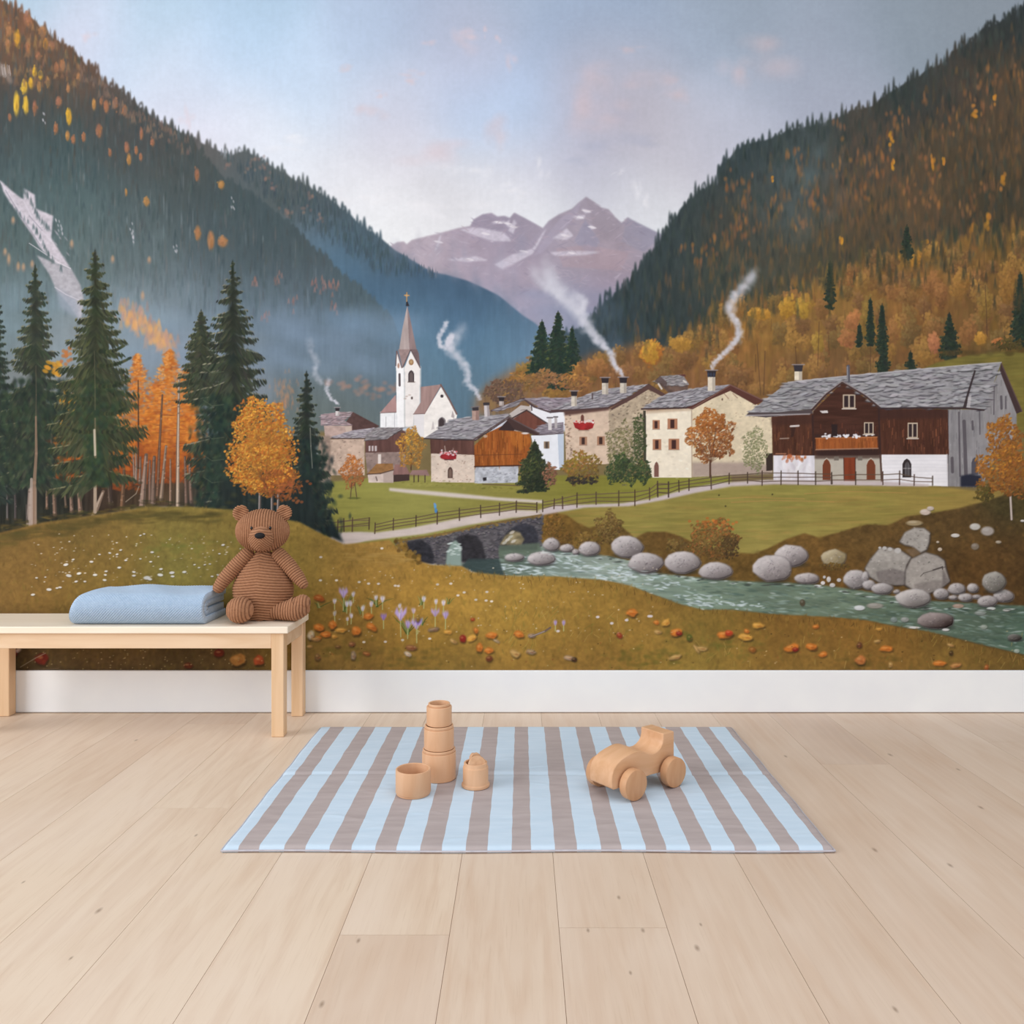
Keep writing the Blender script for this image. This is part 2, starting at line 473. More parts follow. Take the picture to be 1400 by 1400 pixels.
    # blue valley slope behind the church
    back = field([(285, 200, (96, 96, 98)), (320, 215, (88, 95, 96)), (400, 245, (80, 88, 90)), (360, 262, (84, 96, 98)), (345, 245, (84, 100, 112)), (450, 285, (72, 84, 90)), (480, 310, (72, 86, 92)), (525, 345, (76, 92, 102)), (390, 270, (84, 96, 100)), (420, 325, (100, 122, 140)), (450, 335, (88, 120, 148)), (500, 380, (78, 110, 140)),
                  (580, 380, (70, 96, 122)), (640, 395, (68, 94, 120)), (700, 430, (78, 107, 134)), (560, 440, (96, 132, 160)), (620, 440, (84, 118, 150)), (680, 470, (96, 134, 164)), (560, 500, (104, 132, 152)), (640, 530, (92, 120, 140)), (700, 500, (104, 138, 164)), (600, 500, (94, 130, 156)),
                  (470, 350, (84, 118, 146)), (540, 400, (76, 106, 134)), (735, 470, (110, 140, 170)), (440, 520, (120, 140, 155)), (500, 540, (100, 118, 120))], 30)
    br = [(240, 182), (262, 187), (280, 196), (302, 206), (316, 212), (330, 206), (346, 209), (356, 216), (372, 226), (390, 236), (404, 245), (420, 252), (436, 262), (450, 270), (463, 280), (476, 290), (490, 303), (508, 316), (526, 330)]
    br2 = [(540, 342), (556, 351), (575, 363), (592, 372), (612, 376), (640, 384), (664, 395), (682, 404), (700, 419), (716, 432), (732, 442), (760, 470), (780, 560), (420, 600), (240, 500)]
    op = ridge(br, 4.2, 11, 2.6) + br2
    back = back * np.array((1.0, .97, .95), np.float32)
    fill(op, back, 1, .35, 'v', .02)
    dk = [(300, 205), (420, 255), (540, 345), (600, 375), (520, 372), (450, 330), (400, 300), (330, 240)]
    for x, y in scatter(dk, 650):
        c = lerp(tuple(at(x, y)), pick([(62, 76, 82), (74, 86, 88), (66, 82, 92), (60, 72, 78)]), R.uniform(.2, .7))
        dab(x, y, R.uniform(1.5, 2.6), R.uniform(4, 9), jit(c, .04), .6, 0, .2, 1)
    for x, y, rx, ry in [(390, 290, 9, 5), (396, 287, 10, 4), (358, 225, 8, 5), (372, 255, 4, 7), (425, 266, 5, 5), (418, 282, 5, 5), (436, 297, 5, 6), (364, 240, 3, 6), (312, 222, 6, 4), (340, 228, 8, 5), (350, 216, 8, 4)]:
        for k in range(7):
            dab(x + R.normal(0, rx * .6), y + 3 + R.normal(0, ry * .6), 2.4, 3, jit(pick([(134, 110, 106), (140, 114, 104), (124, 104, 100)]), .05), .4, 0, .1)
    for k in range(260):
        x, y = R.uniform(430, 720), R.uniform(330, 520)
        c = lerp(tuple(at(x, y)), pick([(64, 92, 118), (110, 142, 170), (80, 116, 146)]), .22)
        dab(x, y, R.uniform(5, 12), R.uniform(8, 22), c, .22, 0, .0)

    # big forest slope on the left
    front = field([(-100, -30, (120, 95, 78)), (5, 20, (128, 98, 80)), (40, 60, (128, 96, 74)), (95, 75, (96, 84, 76)), (120, 85, (118, 92, 78)), (60, 100, (100, 86, 72)), (30, 120, (80, 80, 82)), (60, 160, (66, 86, 92)), (150, 130, (86, 86, 86)), (200, 180, (80, 86, 90)), (100, 220, (74, 98, 106)), (10, 170, (74, 90, 96)),
                   (250, 230, (76, 88, 92)), (150, 180, (76, 86, 90)), (40, 240, (84, 108, 116)), (100, 280, (90, 116, 124)), (200, 280, (84, 104, 112)), (300, 290, (74, 92, 100)), (350, 320, (74, 94, 104)), (400, 370, (76, 94, 104)), (480, 420, (80, 102, 114)), (300, 340, (86, 106, 118)), (200, 350, (100, 122, 132)),
                   (100, 350, (104, 128, 136)), (30, 400, (110, 136, 148)), (200, 430, (130, 152, 168)), (260, 420, (118, 143, 162)), (330, 440, (114, 141, 162)), (400, 430, (108, 134, 158)), (450, 460, (112, 141, 170)), (520, 470, (106, 137, 166)), (480, 500, (102, 128, 148)), (300, 500, (134, 153, 172)),
                   (380, 420, (100, 124, 142)), (530, 440, (84, 110, 126)), (100, 480, (135, 150, 160)), (460, 540, (110, 128, 132)), (30, 320, (88, 112, 118))], 34)
    fr = [(-170, -100), (-60, -50), (0, 0), (10, 4), (27, 14), (50, 30), (72, 52), (95, 64), (110, 79), (125, 91), (150, 117), (175, 129), (200, 154), (225, 169), (245, 180), (262, 188), (272, 205), (290, 225)]
    f2 = [(312, 245), (340, 262), (362, 278), (380, 292), (396, 303), (412, 320), (426, 335), (445, 350), (464, 371), (482, 384), (498, 395), (516, 414), (537, 434), (550, 470), (540, 600), (-170, 720)]
    op = ridge(fr, 4.5, 11, 3) + ridge(f2[:13], 5, 5, 3) + f2[13:]
    front = front * np.array((.945, .885, .845), np.float32)
    fill(op, front, 1, .35, 'v', .025)
    zone = fr[2:] + f2[:13] + [(520, 440), (250, 430), (0, 420)]
    for x, y in scatter(zone, 2600):
        fog = min(1, max(0, (y - 200) / 260))
        c = lerp(tuple(at(x, y)), pick([(52, 68, 74), (62, 78, 82), (70, 84, 86), (92, 106, 108), (84, 76, 70)]), R.uniform(.15, .6) * (1 - fog * .75))
        s = 1 + (y < 150) * .15
        dab(x, y, R.uniform(1.4, 3) * s, R.uniform(5, 12) * s, jit(c, .03), .6, 0, .15, 1)
    gold = [(214, 168, 62), (206, 150, 58), (190, 130, 62), (226, 184, 70)]
    rust = [(168, 120, 84), (156, 106, 80), (178, 132, 80), (150, 104, 84)]
    for x, y, rx, ry, g in [(22, 141, 5.5, 19, 3), (35, 143, 5, 14, 3), (33, 118, 6, 11, 3), (42, 113, 5, 9, 0), (47, 98, 5, 8, 0), (55, 102, 4, 7, 0), (12, 42, 6, 10, 2), (23, 52, 6, 14, 1), (38, 64, 5, 11, 1), (52, 76, 5, 7, 2), (85, 89, 5, 9, 1), (77, 92, 5, 8, 2), (94, 159, 5, 13, 0), (92, 155, 3, 7, 0), (65, 112, 3.5, 8, 2), (53, 118, 3.5, 8, 2), (135, 178, 6, 11, 1), (145, 145, 5, 10, 2), (128, 142, 3.5, 9, 2), (157, 141, 5, 8, 2), (170, 150, 4.5, 9, 2), (80, 138, 6, 8, 2), (76, 175, 4, 8, 2), (92, 185, 4, 8, 2), (100, 190, 3.5, 7, 2), (114, 187, 3.5, 7, 2), (93, 120, 3, 7, 2), (107, 105, 4, 8, 2), (47, 146, 4, 11, 2), (10, 60, 5, 10, 2), (173, 201, 4.5, 9, 2), (176, 217, 4, 9, 2), (193, 182, 3, 9, 2), (208, 194, 4, 6, 2), (192, 214, 3, 6, 1), (186, 205, 3, 6, 2), (269, 238, 5, 10, 2), (270, 318, 6, 12, 2), (288, 328, 7, 15, 2), (304, 330, 10, 9, 2), (70, 62, 8, 8, 2), (36, 25, 6, 12, 2), (58, 42, 8, 9, 2), (200, 275, 6, 7, 2), (302, 252, 6, 7, 2), (138, 138, 3, 6, 2), (172, 262, 2, 5, 2), (150, 208, 3, 6, 2), (13, 160, 3, 6, 2), (40, 30, 6, 9, 2), (62, 60, 5, 9, 1)]:
        cs = gold if g in (0, 3) else ([gold[1], gold[2]] + rust if g == 1 else rust)
        cc = gold[3] if g == 3 else (gold[0] if g == 0 else pick(cs))
        rx *= .86
        dab(x + 1, y + 1.6, rx, ry, lerp(cc, (90, 80, 62), .5), .75, 0, .3)
        dab(x, y, rx * .9, ry * .92, jit(cc, .03), .75, 0, .45)
        for k in range(14):
            dx, dy = R.normal(0, .34), R.normal(0, .38)
            dab(x + dx * rx, y + dy * ry, rx * .3, ry * .22, jit(lerp(lerp(cc, (110, 84, 50), .35 * (dx + dy > .2)), pick(cs), R.uniform(0, .35)), .05), .6, 0, .2)
    for k in range(170):
        x = R.uniform(5, 110); y = R.uniform(x * .78 - 2, 115)
        dab(x, y, R.uniform(2, 5), R.uniform(3, 8), jit(pick([(138, 104, 78), (120, 92, 76), (150, 116, 80), (104, 86, 74), (84, 82, 74)]), .06), .5, 0, .2, 1)
    for k in range(120):
        t = R.random(); x = 110 + 150 * t; y = np.interp(x, [110, 150, 200, 262], [80, 117, 154, 188]) + R.uniform(3, 26)
        dab(x, y, R.uniform(2, 3.4), R.uniform(3, 7), jit(pick([(120, 98, 88), (132, 108, 92), (104, 92, 86)]), .05), .5, 0, .2, 1)
    for k in range(260):
        x, y = R.uniform(60, 470), R.uniform(220, 420)
        if y < x * .72 + 40: continue
        c = lerp(tuple(at(x, y)), pick([(170, 180, 190), (150, 130, 125), (60, 80, 88)]), R.uniform(.12, .35))
        dab(x, y, R.uniform(.8, 1.8), R.uniform(4, 14), c, .5, 0, .1)
    fill([(-2, 84), (10, 92), (18, 112), (14, 116), (6, 104), (-2, 104)], (150, 134, 126), .6, 2)
    for k in range(8):
        x = R.uniform(0, 14); line([(x, 88 + R.uniform(0, 6)), (x + 2, 100 + R.uniform(0, 6))], 1.1, (186, 176, 172), .5)
    for x, y in [(180, 318), (183, 326), (78, 305), (84, 315), (60, 163), (240, 340), (318, 280)]:
        for k in range(5): dab(x + R.normal(0, 1.5), y + R.normal(0, 4), 1, 2.2, (196, 192, 200), .5, -.3, .1)
    for x, y, c in [(443, 388, 0), (452, 388, 0), (460, 388, 0), (430, 386, 0), (348, 386, 0), (457, 420, 0), (382, 378, 0), (363, 432, 0), (400, 412, 0)]:
        for k in range(6):
            dab(x + R.normal(0, 3), y + R.normal(0, 5), 2.4, 4.5, jit((150, 112, 105), .06), .5, 0, .2, 1)
    for x, y in [(455, 523), (495, 523), (500, 540), (525, 532), (480, 528), (512, 535), (540, 530)]:
        for k in range(6):
            dab(x + R.normal(0, 9), y + R.normal(0, 4), 5, 4, jit((170, 128, 112), .05), .4, 0, .1)
    # mist rising in the valley
    for k in range(170):
        x = R.uniform(150, 560); y = R.uniform(425, 515)
        dab(x, y, R.uniform(20, 60), R.uniform(10, 26), jit((132, 153, 178), .02), .11, R.uniform(-.2, .4), 0)
    for k in range(60):
        x = R.uniform(-40, 260); y = R.uniform(400, 500)
        dab(x, y, R.uniform(25, 60), R.uniform(14, 30), jit((140, 160, 174), .02), .12, R.uniform(-.2, .4), 0)
    for k in range(40):
        x = R.uniform(0, 200); y = R.uniform(380, 480)
        dab(x, y, R.uniform(20, 50), R.uniform(12, 30), jit((132, 154, 168), .02), .10, R.uniform(-.2, .4), 0)
    for k in range(40):
        x = R.uniform(160, 360); y = R.uniform(455, 540)
        dab(x, y, R.uniform(20, 40), R.uniform(8, 22), jit((150, 158, 172), .02), .12, 0, 0)
    for x, y, rx, ry in [(545, 452, 60, 16), (480, 440, 60, 16)]:
        for k in range(10):
            dab(x + R.normal(0, 20), y + R.normal(0, 8), rx * .6, ry, (122, 150, 178), .12, 0, 0)
    # scree gully
    Z = zm(0, 0, 4)
    c = (206, 196, 206)
    for p, cc in [([(0, 985), (60, 1040), (110, 1080), (130, 1090), (130, 1030), (190, 1065), (195, 1140), (290, 1180), (280, 1300), (330, 1380), (385, 1465), (300, 1440), (215, 1350), (180, 1290), (110, 1190), (50, 1100), (20, 1050)], c)]:
        fill(Z(p), cc, .9, 1.2, 'f', .05)
    Z = zm(0, 300, 4)
    fill(Z([(200, 195), (300, 240), (390, 270), (440, 360), (460, 440), (440, 560), (380, 470), (310, 390), (270, 300)]), (184, 178, 186), .85, 1.2, 'f', .05)
    fill(Z([(300, 370), (420, 440), (440, 555), (330, 480)]), (150, 158, 172), .7, 3)
    for p in [[(0, 990), (80, 1110), (170, 1240), (240, 1370), (330, 1420)], [(130, 1100), (190, 1220), (290, 1330)]]:
        line([(x / 4, y / 4) for x, y in p], 1.8, (206, 200, 210), .55)
    for p in [[(30, 1040), (120, 1190), (220, 1340)], [(160, 1180), (230, 1260)]]:
        line([(x / 4, y / 4) for x, y in p], 1.6, (140, 136, 148), .55)
    line(Z([(160, 130), (250, 190), (320, 236), (385, 268)]), .8, (214, 208, 216), .85, 1.6)
    line(Z([(300, 370), (360, 410), (430, 440)]), 1.2, (206, 200, 210), .75)
    for k in range(60):
        x, y = R.uniform(20, 105), R.uniform(265, 400)
        if abs((x - 5) * 1.15 + 248 - y) < 22:
            dab(x, y, R.uniform(2, 6), 1.1, jit(pick([(200, 192, 204), (166, 160, 172), (176, 168, 178)]), .03), .35, .9, .1)
    for k in range(90):
        t = R.random(); side = R.choice((-1, 1)); x = 4 + 92 * t; y = 250 + 112 * t ** 1.05
        dab(x + side * (9 + 5 * math.sin(t * 9)), y - side * 6, R.uniform(1.5, 3), R.uniform(3, 7), jit(lerp(tuple(at(min(130, x + 34), y - 20)), (70, 88, 92), .4), .03), .45, 0, .1, 1)
    for x, y, k in [(18, 302, 5), (12, 355, 12), (25, 365, 8), (32, 366, 6), (44, 362, 6), (98, 334, 6), (154, 355, 5), (204, 356, 4), (195, 405, 8), (7, 345, 5)]:
        dab(x, y, 4, 4 + k * .5, (176, 140, 118), .55, 0, .1)
        dab(x, y - 2, 2.4, 3 + k * .4, (196, 158, 122), .5, 0, .1)
    # orange larch band in the mist (left)
    for k in range(190):
        t = R.random(); x = 165 + 72 * t + R.normal(0, 5); y = 420 + 55 * t + R.normal(0, 8)
        dab(x, y, R.uniform(3, 5), R.uniform(5, 9), jit(pick([(196, 150, 118), (206, 162, 116), (212, 160, 104), (186, 146, 130), (176, 140, 128)]), .04), .45, 0, .2, 1)
    for x, y in [(174, 442), (184, 445), (196, 452), (205, 450), (213, 466), (178, 430)]:
        dab(x, y, 5, 8, (218, 164, 104), .6, 0, .2)

    # big forest slope on the right
    rt = field([(1500, -30, (50, 56, 54)), (1380, 35, (54, 60, 60)), (1250, 115, (57, 65, 64)), (1100, 185, (64, 74, 74)), (1000, 215, (60, 73, 76)), (950, 280, (58, 70, 72)), (900, 345, (60, 72, 74)), (860, 400, (58, 72, 76)), (830, 440, (66, 82, 92)), (900, 430, (56, 69, 71)), (1000, 300, (76, 76, 68)), (1060, 280, (78, 86, 84)),
                (1105, 240, (76, 90, 92)), (1080, 330, (76, 80, 74)), (1150, 250, (94, 82, 68)), (1200, 200, (80, 74, 66)), (1300, 130, (78, 70, 62)), (1350, 180, (86, 74, 58)), (1250, 260, (94, 80, 62)), (1350, 280, (74, 68, 54)), (1000, 380, (74, 80, 70)), (1200, 310, (84, 76, 60)), (1100, 350, (86, 80, 62)), (1300, 220, (84, 74, 58)), (1390, 110, (90, 76, 60)), (1220, 280, (100, 82, 62)), (930, 400, (62, 70, 68))], 30)
    rr = [(770, 455), (795, 447), (812, 430), (826, 412), (841, 400), (860, 384), (880, 355), (895, 338), (905, 322), (919, 300), (935, 280), (955, 260), (980, 246), (984, 226), (1000, 212), (1015, 197), (1032, 194), (1050, 190), (1080, 176), (1110, 171), (1145, 160), (1165, 150), (1192, 144), (1212, 128), (1240, 112), (1265, 97), (1290, 84), (1302, 70), (1325, 58), (1345, 38), (1365, 30), (1385, 16), (1400, 6), (1470, -40), (1580, -95), (1580, 560), (700, 560)]
    op = ridge(rr[:-2], 4.6, 14, 2.6) + rr[-2:]
    rt = rt * np.array((.94, .93, .94), np.float32)
    fill(op, rt, 1, .3, 'vm', .03)
    zone = rr[1:-4] + [(1420, 330), (1150, 380), (1000, 430), (860, 470)]
    for x, y in scatter(zone, 2700):
        dk = y - np.interp(x, [812, 860, 905, 984, 1050, 1150, 1265, 1400], [430, 384, 322, 226, 190, 155, 97, 6])
        p = min(1, max(0, (dk - 18) / 90))
        warm = R.random() < .55 * p * (1 if x > 960 else .4)
        c = pick([(128, 92, 62), (112, 84, 62), (140, 96, 58), (104, 80, 60), (120, 90, 52)]) if warm else pick([(46, 56, 56), (54, 64, 62), (62, 70, 66), (40, 50, 50), (70, 76, 68)])
        c = lerp(tuple(at(x, y)), c, R.uniform(.25, .75))
        dab(x, y, R.uniform(2.2, 5), R.uniform(6, 12), jit(c, .04), .55, R.uniform(-.05, .05), .15, 1)
    for x, y, n in [(1016, 265, 8), (1002, 250, 5), (1020, 255, 6), (1000, 310, 8), (1012, 320, 6), (965, 345, 8), (940, 340, 6), (1020, 308, 7), (980, 330, 8), (1095, 225, 8), (1088, 212, 5), (1217, 190, 5), (1229, 165, 5), (1240, 150, 4), (1228, 160, 5), (1195, 235, 8), (1205, 215, 7), (1300, 175, 10), (1340, 155, 9), (1329, 115, 6), (1357, 110, 8), (1395, 100, 6), (1148, 175, 5), (1265, 140, 4), (1270, 225, 8), (1240, 260, 10), (1150, 235, 8), (1120, 280, 9), (1100, 305, 10), (1110, 262, 8), (1180, 220, 8), (1320, 280, 7), (1280, 270, 6), (1345, 260, 6), (1060, 275, 6), (1280, 240, 8), (1180, 260, 9)]:
        for k in range(n):
            dab(x + R.normal(0, 7), y + R.normal(0, 9), R.uniform(1.8, 3.4), R.uniform(4, 8), jit(pick([(146, 98, 66), (154, 106, 62), (134, 94, 68), (128, 88, 60)]), .06), .55, R.uniform(-.1, .1), .1)
    for x, y, rx, ry in [(1221, 228, 4, 11), (1218, 188, 5, 10), (1275, 225, 4, 13), (1372, 248, 6, 13), (1150, 330, 4, 10), (1334, 152, 7, 9), (1360, 135, 4, 9), (1056, 246, 3, 6), (1290, 222, 3, 8), (1266, 330, 6, 8), (1330, 312, 8, 14), (1350, 300, 6, 14), (1245, 345, 8, 9)]:
        for k in range(8):
            dab(x + R.normal(0, rx * .3), y + R.normal(0, ry * .4), rx * .5, ry * .35, jit(pick([(196, 140, 52), (184, 126, 50), (176, 118, 58)]), .05), .7, 0, .2)
    for k in range(25):
        dab(1105 + R.normal(0, 18), 240 + R.normal(0, 30), R.uniform(8, 18), R.uniform(12, 26), (100, 120, 126), .10, .5, 0)
        dab(1080 + R.normal(0, 14), 300 + R.normal(0, 25), R.uniform(8, 16), R.uniform(12, 26), (92, 108, 112), .08, .5, 0)
    for k in range(30):
        dab(R.uniform(770, 850), R.uniform(420, 480), R.uniform(8, 20), R.uniform(10, 20), (110, 130, 150), .10, 0, 0)
    # golden wood above the village
    gb = field([(1400, 360, (118, 90, 52)), (1300, 350, (128, 96, 56)), (1200, 390, (136, 104, 58)), (1100, 430, (144, 110, 62)), (1000, 470, (148, 106, 62)), (900, 490, (142, 102, 62)), (800, 500, (140, 100, 66)), (720, 520, (132, 104, 78)), (1300, 430, (112, 84, 52)), (1200, 480, (108, 80, 52)), (1100, 500, (118, 88, 60)), (1390, 450, (106, 84, 48)), (1050, 440, (140, 106, 54)), (1250, 420, (138, 94, 54)), (960, 510, (124, 88, 60)), (860, 520, (118, 86, 62))], 34)
    gp = [(650, 545), (672, 522), (690, 512), (705, 502), (722, 497), (745, 512), (770, 498), (800, 492), (815, 482), (838, 486), (856, 474), (874, 470), (905, 480), (935, 468), (962, 456), (978, 440), (990, 425), (1010, 430), (1030, 422), (1052, 412), (1085, 402), (1110, 388), (1140, 378), (1165, 366), (1200, 356), (1245, 350), (1262, 342), (1300, 338), (1340, 326), (1400, 315), (1580, 300), (1580, 560), (650, 570)]
    fill(gp, gb, 1, 7.0, 'vm', .06)
    edge = gp[12:-3]
    for k in range(520):
        i = int(R.integers(len(edge) - 1)); t = R.random()
        x = edge[i][0] + (edge[i + 1][0] - edge[i][0]) * t; y = edge[i][1] + (edge[i + 1][1] - edge[i][1]) * t + R.normal(2, 11)
        if x > 1410: continue
        c = pick([(140, 106, 58), (128, 96, 56), (118, 90, 58), (150, 112, 58), (74, 78, 64), (64, 70, 62), (130, 90, 58)])
        dab(x, y, R.uniform(3, 7), R.uniform(6, 13), jit(c, .06), .5, R.uniform(-.1, .1), .1, 1)
    for x, y in scatter(gp, 2500):
        c = lerp(tuple(at(x, y)), pick([(160, 118, 62), (176, 128, 60), (132, 90, 56), (110, 80, 54), (150, 100, 62), (124, 104, 56)]), R.uniform(.15, .6))
        dab(x, y, R.uniform(2, 5), R.uniform(4, 11), jit(c, .04), .5, R.uniform(-.2, .2), .1)
    for x, y in scatter(gp, 330):
        if y > 545: continue
        warm = pick([(158, 116, 62), (146, 104, 60), (136, 92, 58), (126, 100, 58), (170, 124, 62), (120, 84, 58), (150, 98, 60), (112, 90, 56)])
        crown(x, y, R.uniform(7, 15), R.uniform(9, 18), lerp(tuple(at(x, y)), warm, .75), .42)
    for k in range(70):
        x, y = scatter(gp, 1)[0]
        line([(x, y), (x + R.normal(0, 1), y + R.uniform(14, 34))], R.uniform(.7, 1.3), jit((86, 62, 46), .08), .45)
    for cx, cy, rx, ry, cs in [(890, 478, 16, 20, [(206, 146, 52), (196, 118, 50), (214, 160, 60)]), (930, 470, 18, 9, [(200, 150, 58), (186, 136, 60)]), (1075, 424, 12, 16, [(204, 156, 52), (190, 140, 54)]), (1040, 430, 14, 9, [(196, 140, 56)]), (1100, 415, 14, 16, [(186, 146, 58), (170, 124, 60)]), (1165, 440, 12, 12, [(186, 118, 74), (170, 108, 70)]), (1160, 462, 16, 14, [(180, 112, 74), (160, 104, 66)]), (1245, 352, 14, 12, [(190, 132, 54), (176, 122, 56)]), (715, 510, 14, 12, [(150, 116, 60), (166, 120, 64)]),
                               (785, 512, 12, 14, [(176, 126, 60), (160, 108, 62)]), (760, 524, 14, 10, [(178, 128, 70), (160, 110, 70)]), (735, 525, 14, 10, [(176, 122, 84), (156, 108, 76)]), (820, 500, 18, 14, [(164, 112, 66), (150, 100, 62)]), (848, 510, 14, 14, [(140, 96, 66)]), (1340, 462, 8, 10, [(196, 140, 60)]), (1277, 468, 8, 16, [(176, 106, 76), (186, 116, 82)]), (1390, 455, 9, 13, [(160, 92, 70), (172, 104, 76)]), (1365, 467, 9, 5, [(184, 110, 64)]), (1345, 410, 10, 24, [(140, 108, 54), (124, 96, 50)]), (1120, 468, 10, 12, [(170, 134, 62)]), (1010, 420, 12, 18, [(150, 108, 60)]), (1190, 440, 10, 30, [(120, 98, 52), (136, 108, 54)]), (1310, 380, 14, 20, [(160, 114, 58)]), (1375, 380, 14, 22, [(150, 106, 54)]), (1265, 490, 16, 8, [(150, 108, 56)])]:
        for j in range(3): crown(cx + R.normal(0, rx * .25), cy + R.normal(0, ry * .25), rx * .75, ry * .8, pick(cs), .38)
    for p in [[(1035, 470), (1040, 540)], [(1046, 480), (1044, 540)], [(1190, 420), (1190, 510)], [(1347, 390), (1350, 460)], [(1120, 440), (1118, 500)]]:
        line(p, 1.2, (84, 62, 48), .6)
    for x, t, b, w in [(1206, 418, 480, 9), (1208, 465, 508, 11), (1298, 430, 490, 15), (1245, 482, 505, 9), (1175, 445, 472, 5), (1395, 375, 470, 14), (1190, 410, 470, 7), (1135, 360, 420, 8), (1240, 310, 350, 9)]:
        conifer(x, t, b, w, None, (40, 50, 44), (52, 62, 50), (74, 80, 58), 1.2)
    fill([(1245, 512), (1280, 496), (1330, 484), (1370, 480), (1400, 482), (1580, 470), (1580, 680), (1330, 680)], (118, 108, 56), 1, 1.5, 'hm', .06)
    for k in range(60):
        dab(R.uniform(1310, 1400), R.uniform(486, 600), R.uniform(8, 20), 2, jit(pick([(128, 118, 62), (108, 98, 50), (136, 116, 58)]), .04), .4, -.1, 0)
    for x in range(1290, 1400, 9):
        dab(x, 484 + R.uniform(-3, 3) - (x - 1290) * .03, 8, 5, jit((84, 68, 42), .1), .5)
    leafy(1380, 470, 20, 9, [(96, 84, 48)], 80, 3, (60, 54, 36))
    # firs by the village
    for x, t, b, w in [(741, 440, 520, 20), (763, 428, 526, 23), (782, 450, 495, 12), (728, 495, 522, 10)]:
        conifer(x, t, b, w, None, (38, 52, 48), (52, 66, 52), (92, 98, 60), 1.3)
    leafy(745, 518, 22, 12, [(170, 124, 84), (156, 112, 70)], 140, 3.2, (110, 80, 62))
    leafy(715, 523, 26, 14, [(166, 120, 66), (140, 104, 66)], 200, 3.2, (104, 82, 62))
    leafy(690, 535, 26, 16, [(118, 92, 74), (108, 84, 70)], 200, 3.2, (90, 74, 66))
    leafy(786, 522, 22, 12, [(178, 128, 70), (160, 110, 66)], 140, 3.2, (110, 80, 62))
    for k in range(150):
        x = R.uniform(880, 1400); y0 = np.interp(x, [880, 960, 1050, 1165, 1262, 1400], [455, 440, 400, 352, 330, 305])
        y = y0 + abs(R.normal(0, 26)) - 12
        h = R.uniform(8, 17)
        dab(x, y, h * .3, h, jit(pick([(52, 60, 55), (60, 66, 57), (72, 72, 56), (84, 76, 56)]), .06), .45, 0, .1, 1)
    for x, y, n in [(1290, 345, 16), (1370, 330, 18), (1200, 365, 12), (1150, 385, 10), (1330, 370, 12), (1395, 400, 14), (1240, 372, 8)]:
        for k in range(n):
            h = R.uniform(8, 16); dab(x + R.normal(0, 18), y + R.normal(0, 12), h * .3, h, jit(pick([(48, 56, 50), (60, 62, 50), (78, 68, 48)]), .06), .55, 0, .15, 1)
    # smoke
    smoke([(656, 546), (650, 532), (638, 524), (640, 505), (628, 490), (614, 476), (622, 462), (632, 448)], 3, 11, .5, .10, n=90)
    smoke([(616, 476), (602, 474), (600, 460), (609, 445), (611, 440)], 4, 4, .30, .28)
    smoke([(612, 470), (618, 458)], 5, 4, .3, .2)
    smoke([(852, 514), (840, 498), (834, 480), (816, 464), (804, 446), (788, 425), (770, 405), (752, 385), (748, 364)], 3.4, 16, .58, .12, n=130)
    smoke([(765, 405), (745, 392), (733, 380), (728, 366)], 7, 9, .16, .05)
    smoke([(795, 425), (800, 412), (785, 402)], 6, 8, .2, .05)
    smoke([(973, 504), (978, 494), (990, 482), (1004, 470), (1012, 456), (1006, 440), (996, 420), (1004, 404), (1020, 390), (1032, 370)], 3.2, 10, .62, .16, n=120)
    smoke([(462, 552), (452, 545), (446, 532), (450, 518)], 2, 4, .55, .15, n=40)
    smoke([(440, 525), (430, 510), (434, 495), (424, 478), (424, 462)], 5, 7, .22, .05, n=40)


def win(x, y, w, h, frame=(160, 112, 86), dark=(70, 50, 46)):
    fill([(x, y), (x + w, y), (x + w, y + h), (x, y + h)], frame)
    fill([(x + w * .28, y + h * .1), (x + w * .7, y + h * .1), (x + w * .7, y + h * .92), (x + w * .28, y + h * .92)], dark)
    line([(x, y + h + .4), (x + w, y + h + .4)], .8, (120, 100, 88), .7)


def arch(x, y, w, h, c):
    fill([(x - w, y + h), (x - w, y - h * .4), (x - w * .6, y - h * .8), (x, y - h), (x + w * .6, y - h * .8), (x + w, y - h * .4), (x + w, y + h)], c)


def chim(x, y0, y1, w, c=(205, 195, 182), cap=(52, 46, 50)):
    fill([(x - w * .5, y0), (x + w * .5, y0), (x + w * .5, y1), (x - w * .5, y1)], c, 1, 0, 'f', .05)
    fill([(x + w * .1, y0), (x + w * .5, y0), (x + w * .5, y1), (x + w * .1, y1)], lerp(c, (110, 100, 96), .45), .8)
    fill([(x - w * .62, y0 - w * .75), (x + w * .62, y0 - w * .75), (x + w * .5, y0 + 1), (x - w * .5, y0 + 1)], cap)
    line([(x - w * .8, y0 - w * .8), (x + w * .8, y0 - w * .8)], 1.3, (150, 142, 146), .9)


def planks(pts, n, lit, dk, w=.8, L=7):
    for x, y in scatter(pts, n):
        line([(x, y - L * .5), (x + R.normal(0, .2), y + L * .5)], w, jit(pick([lit, dk]), .08), R.uniform(.25, .7))


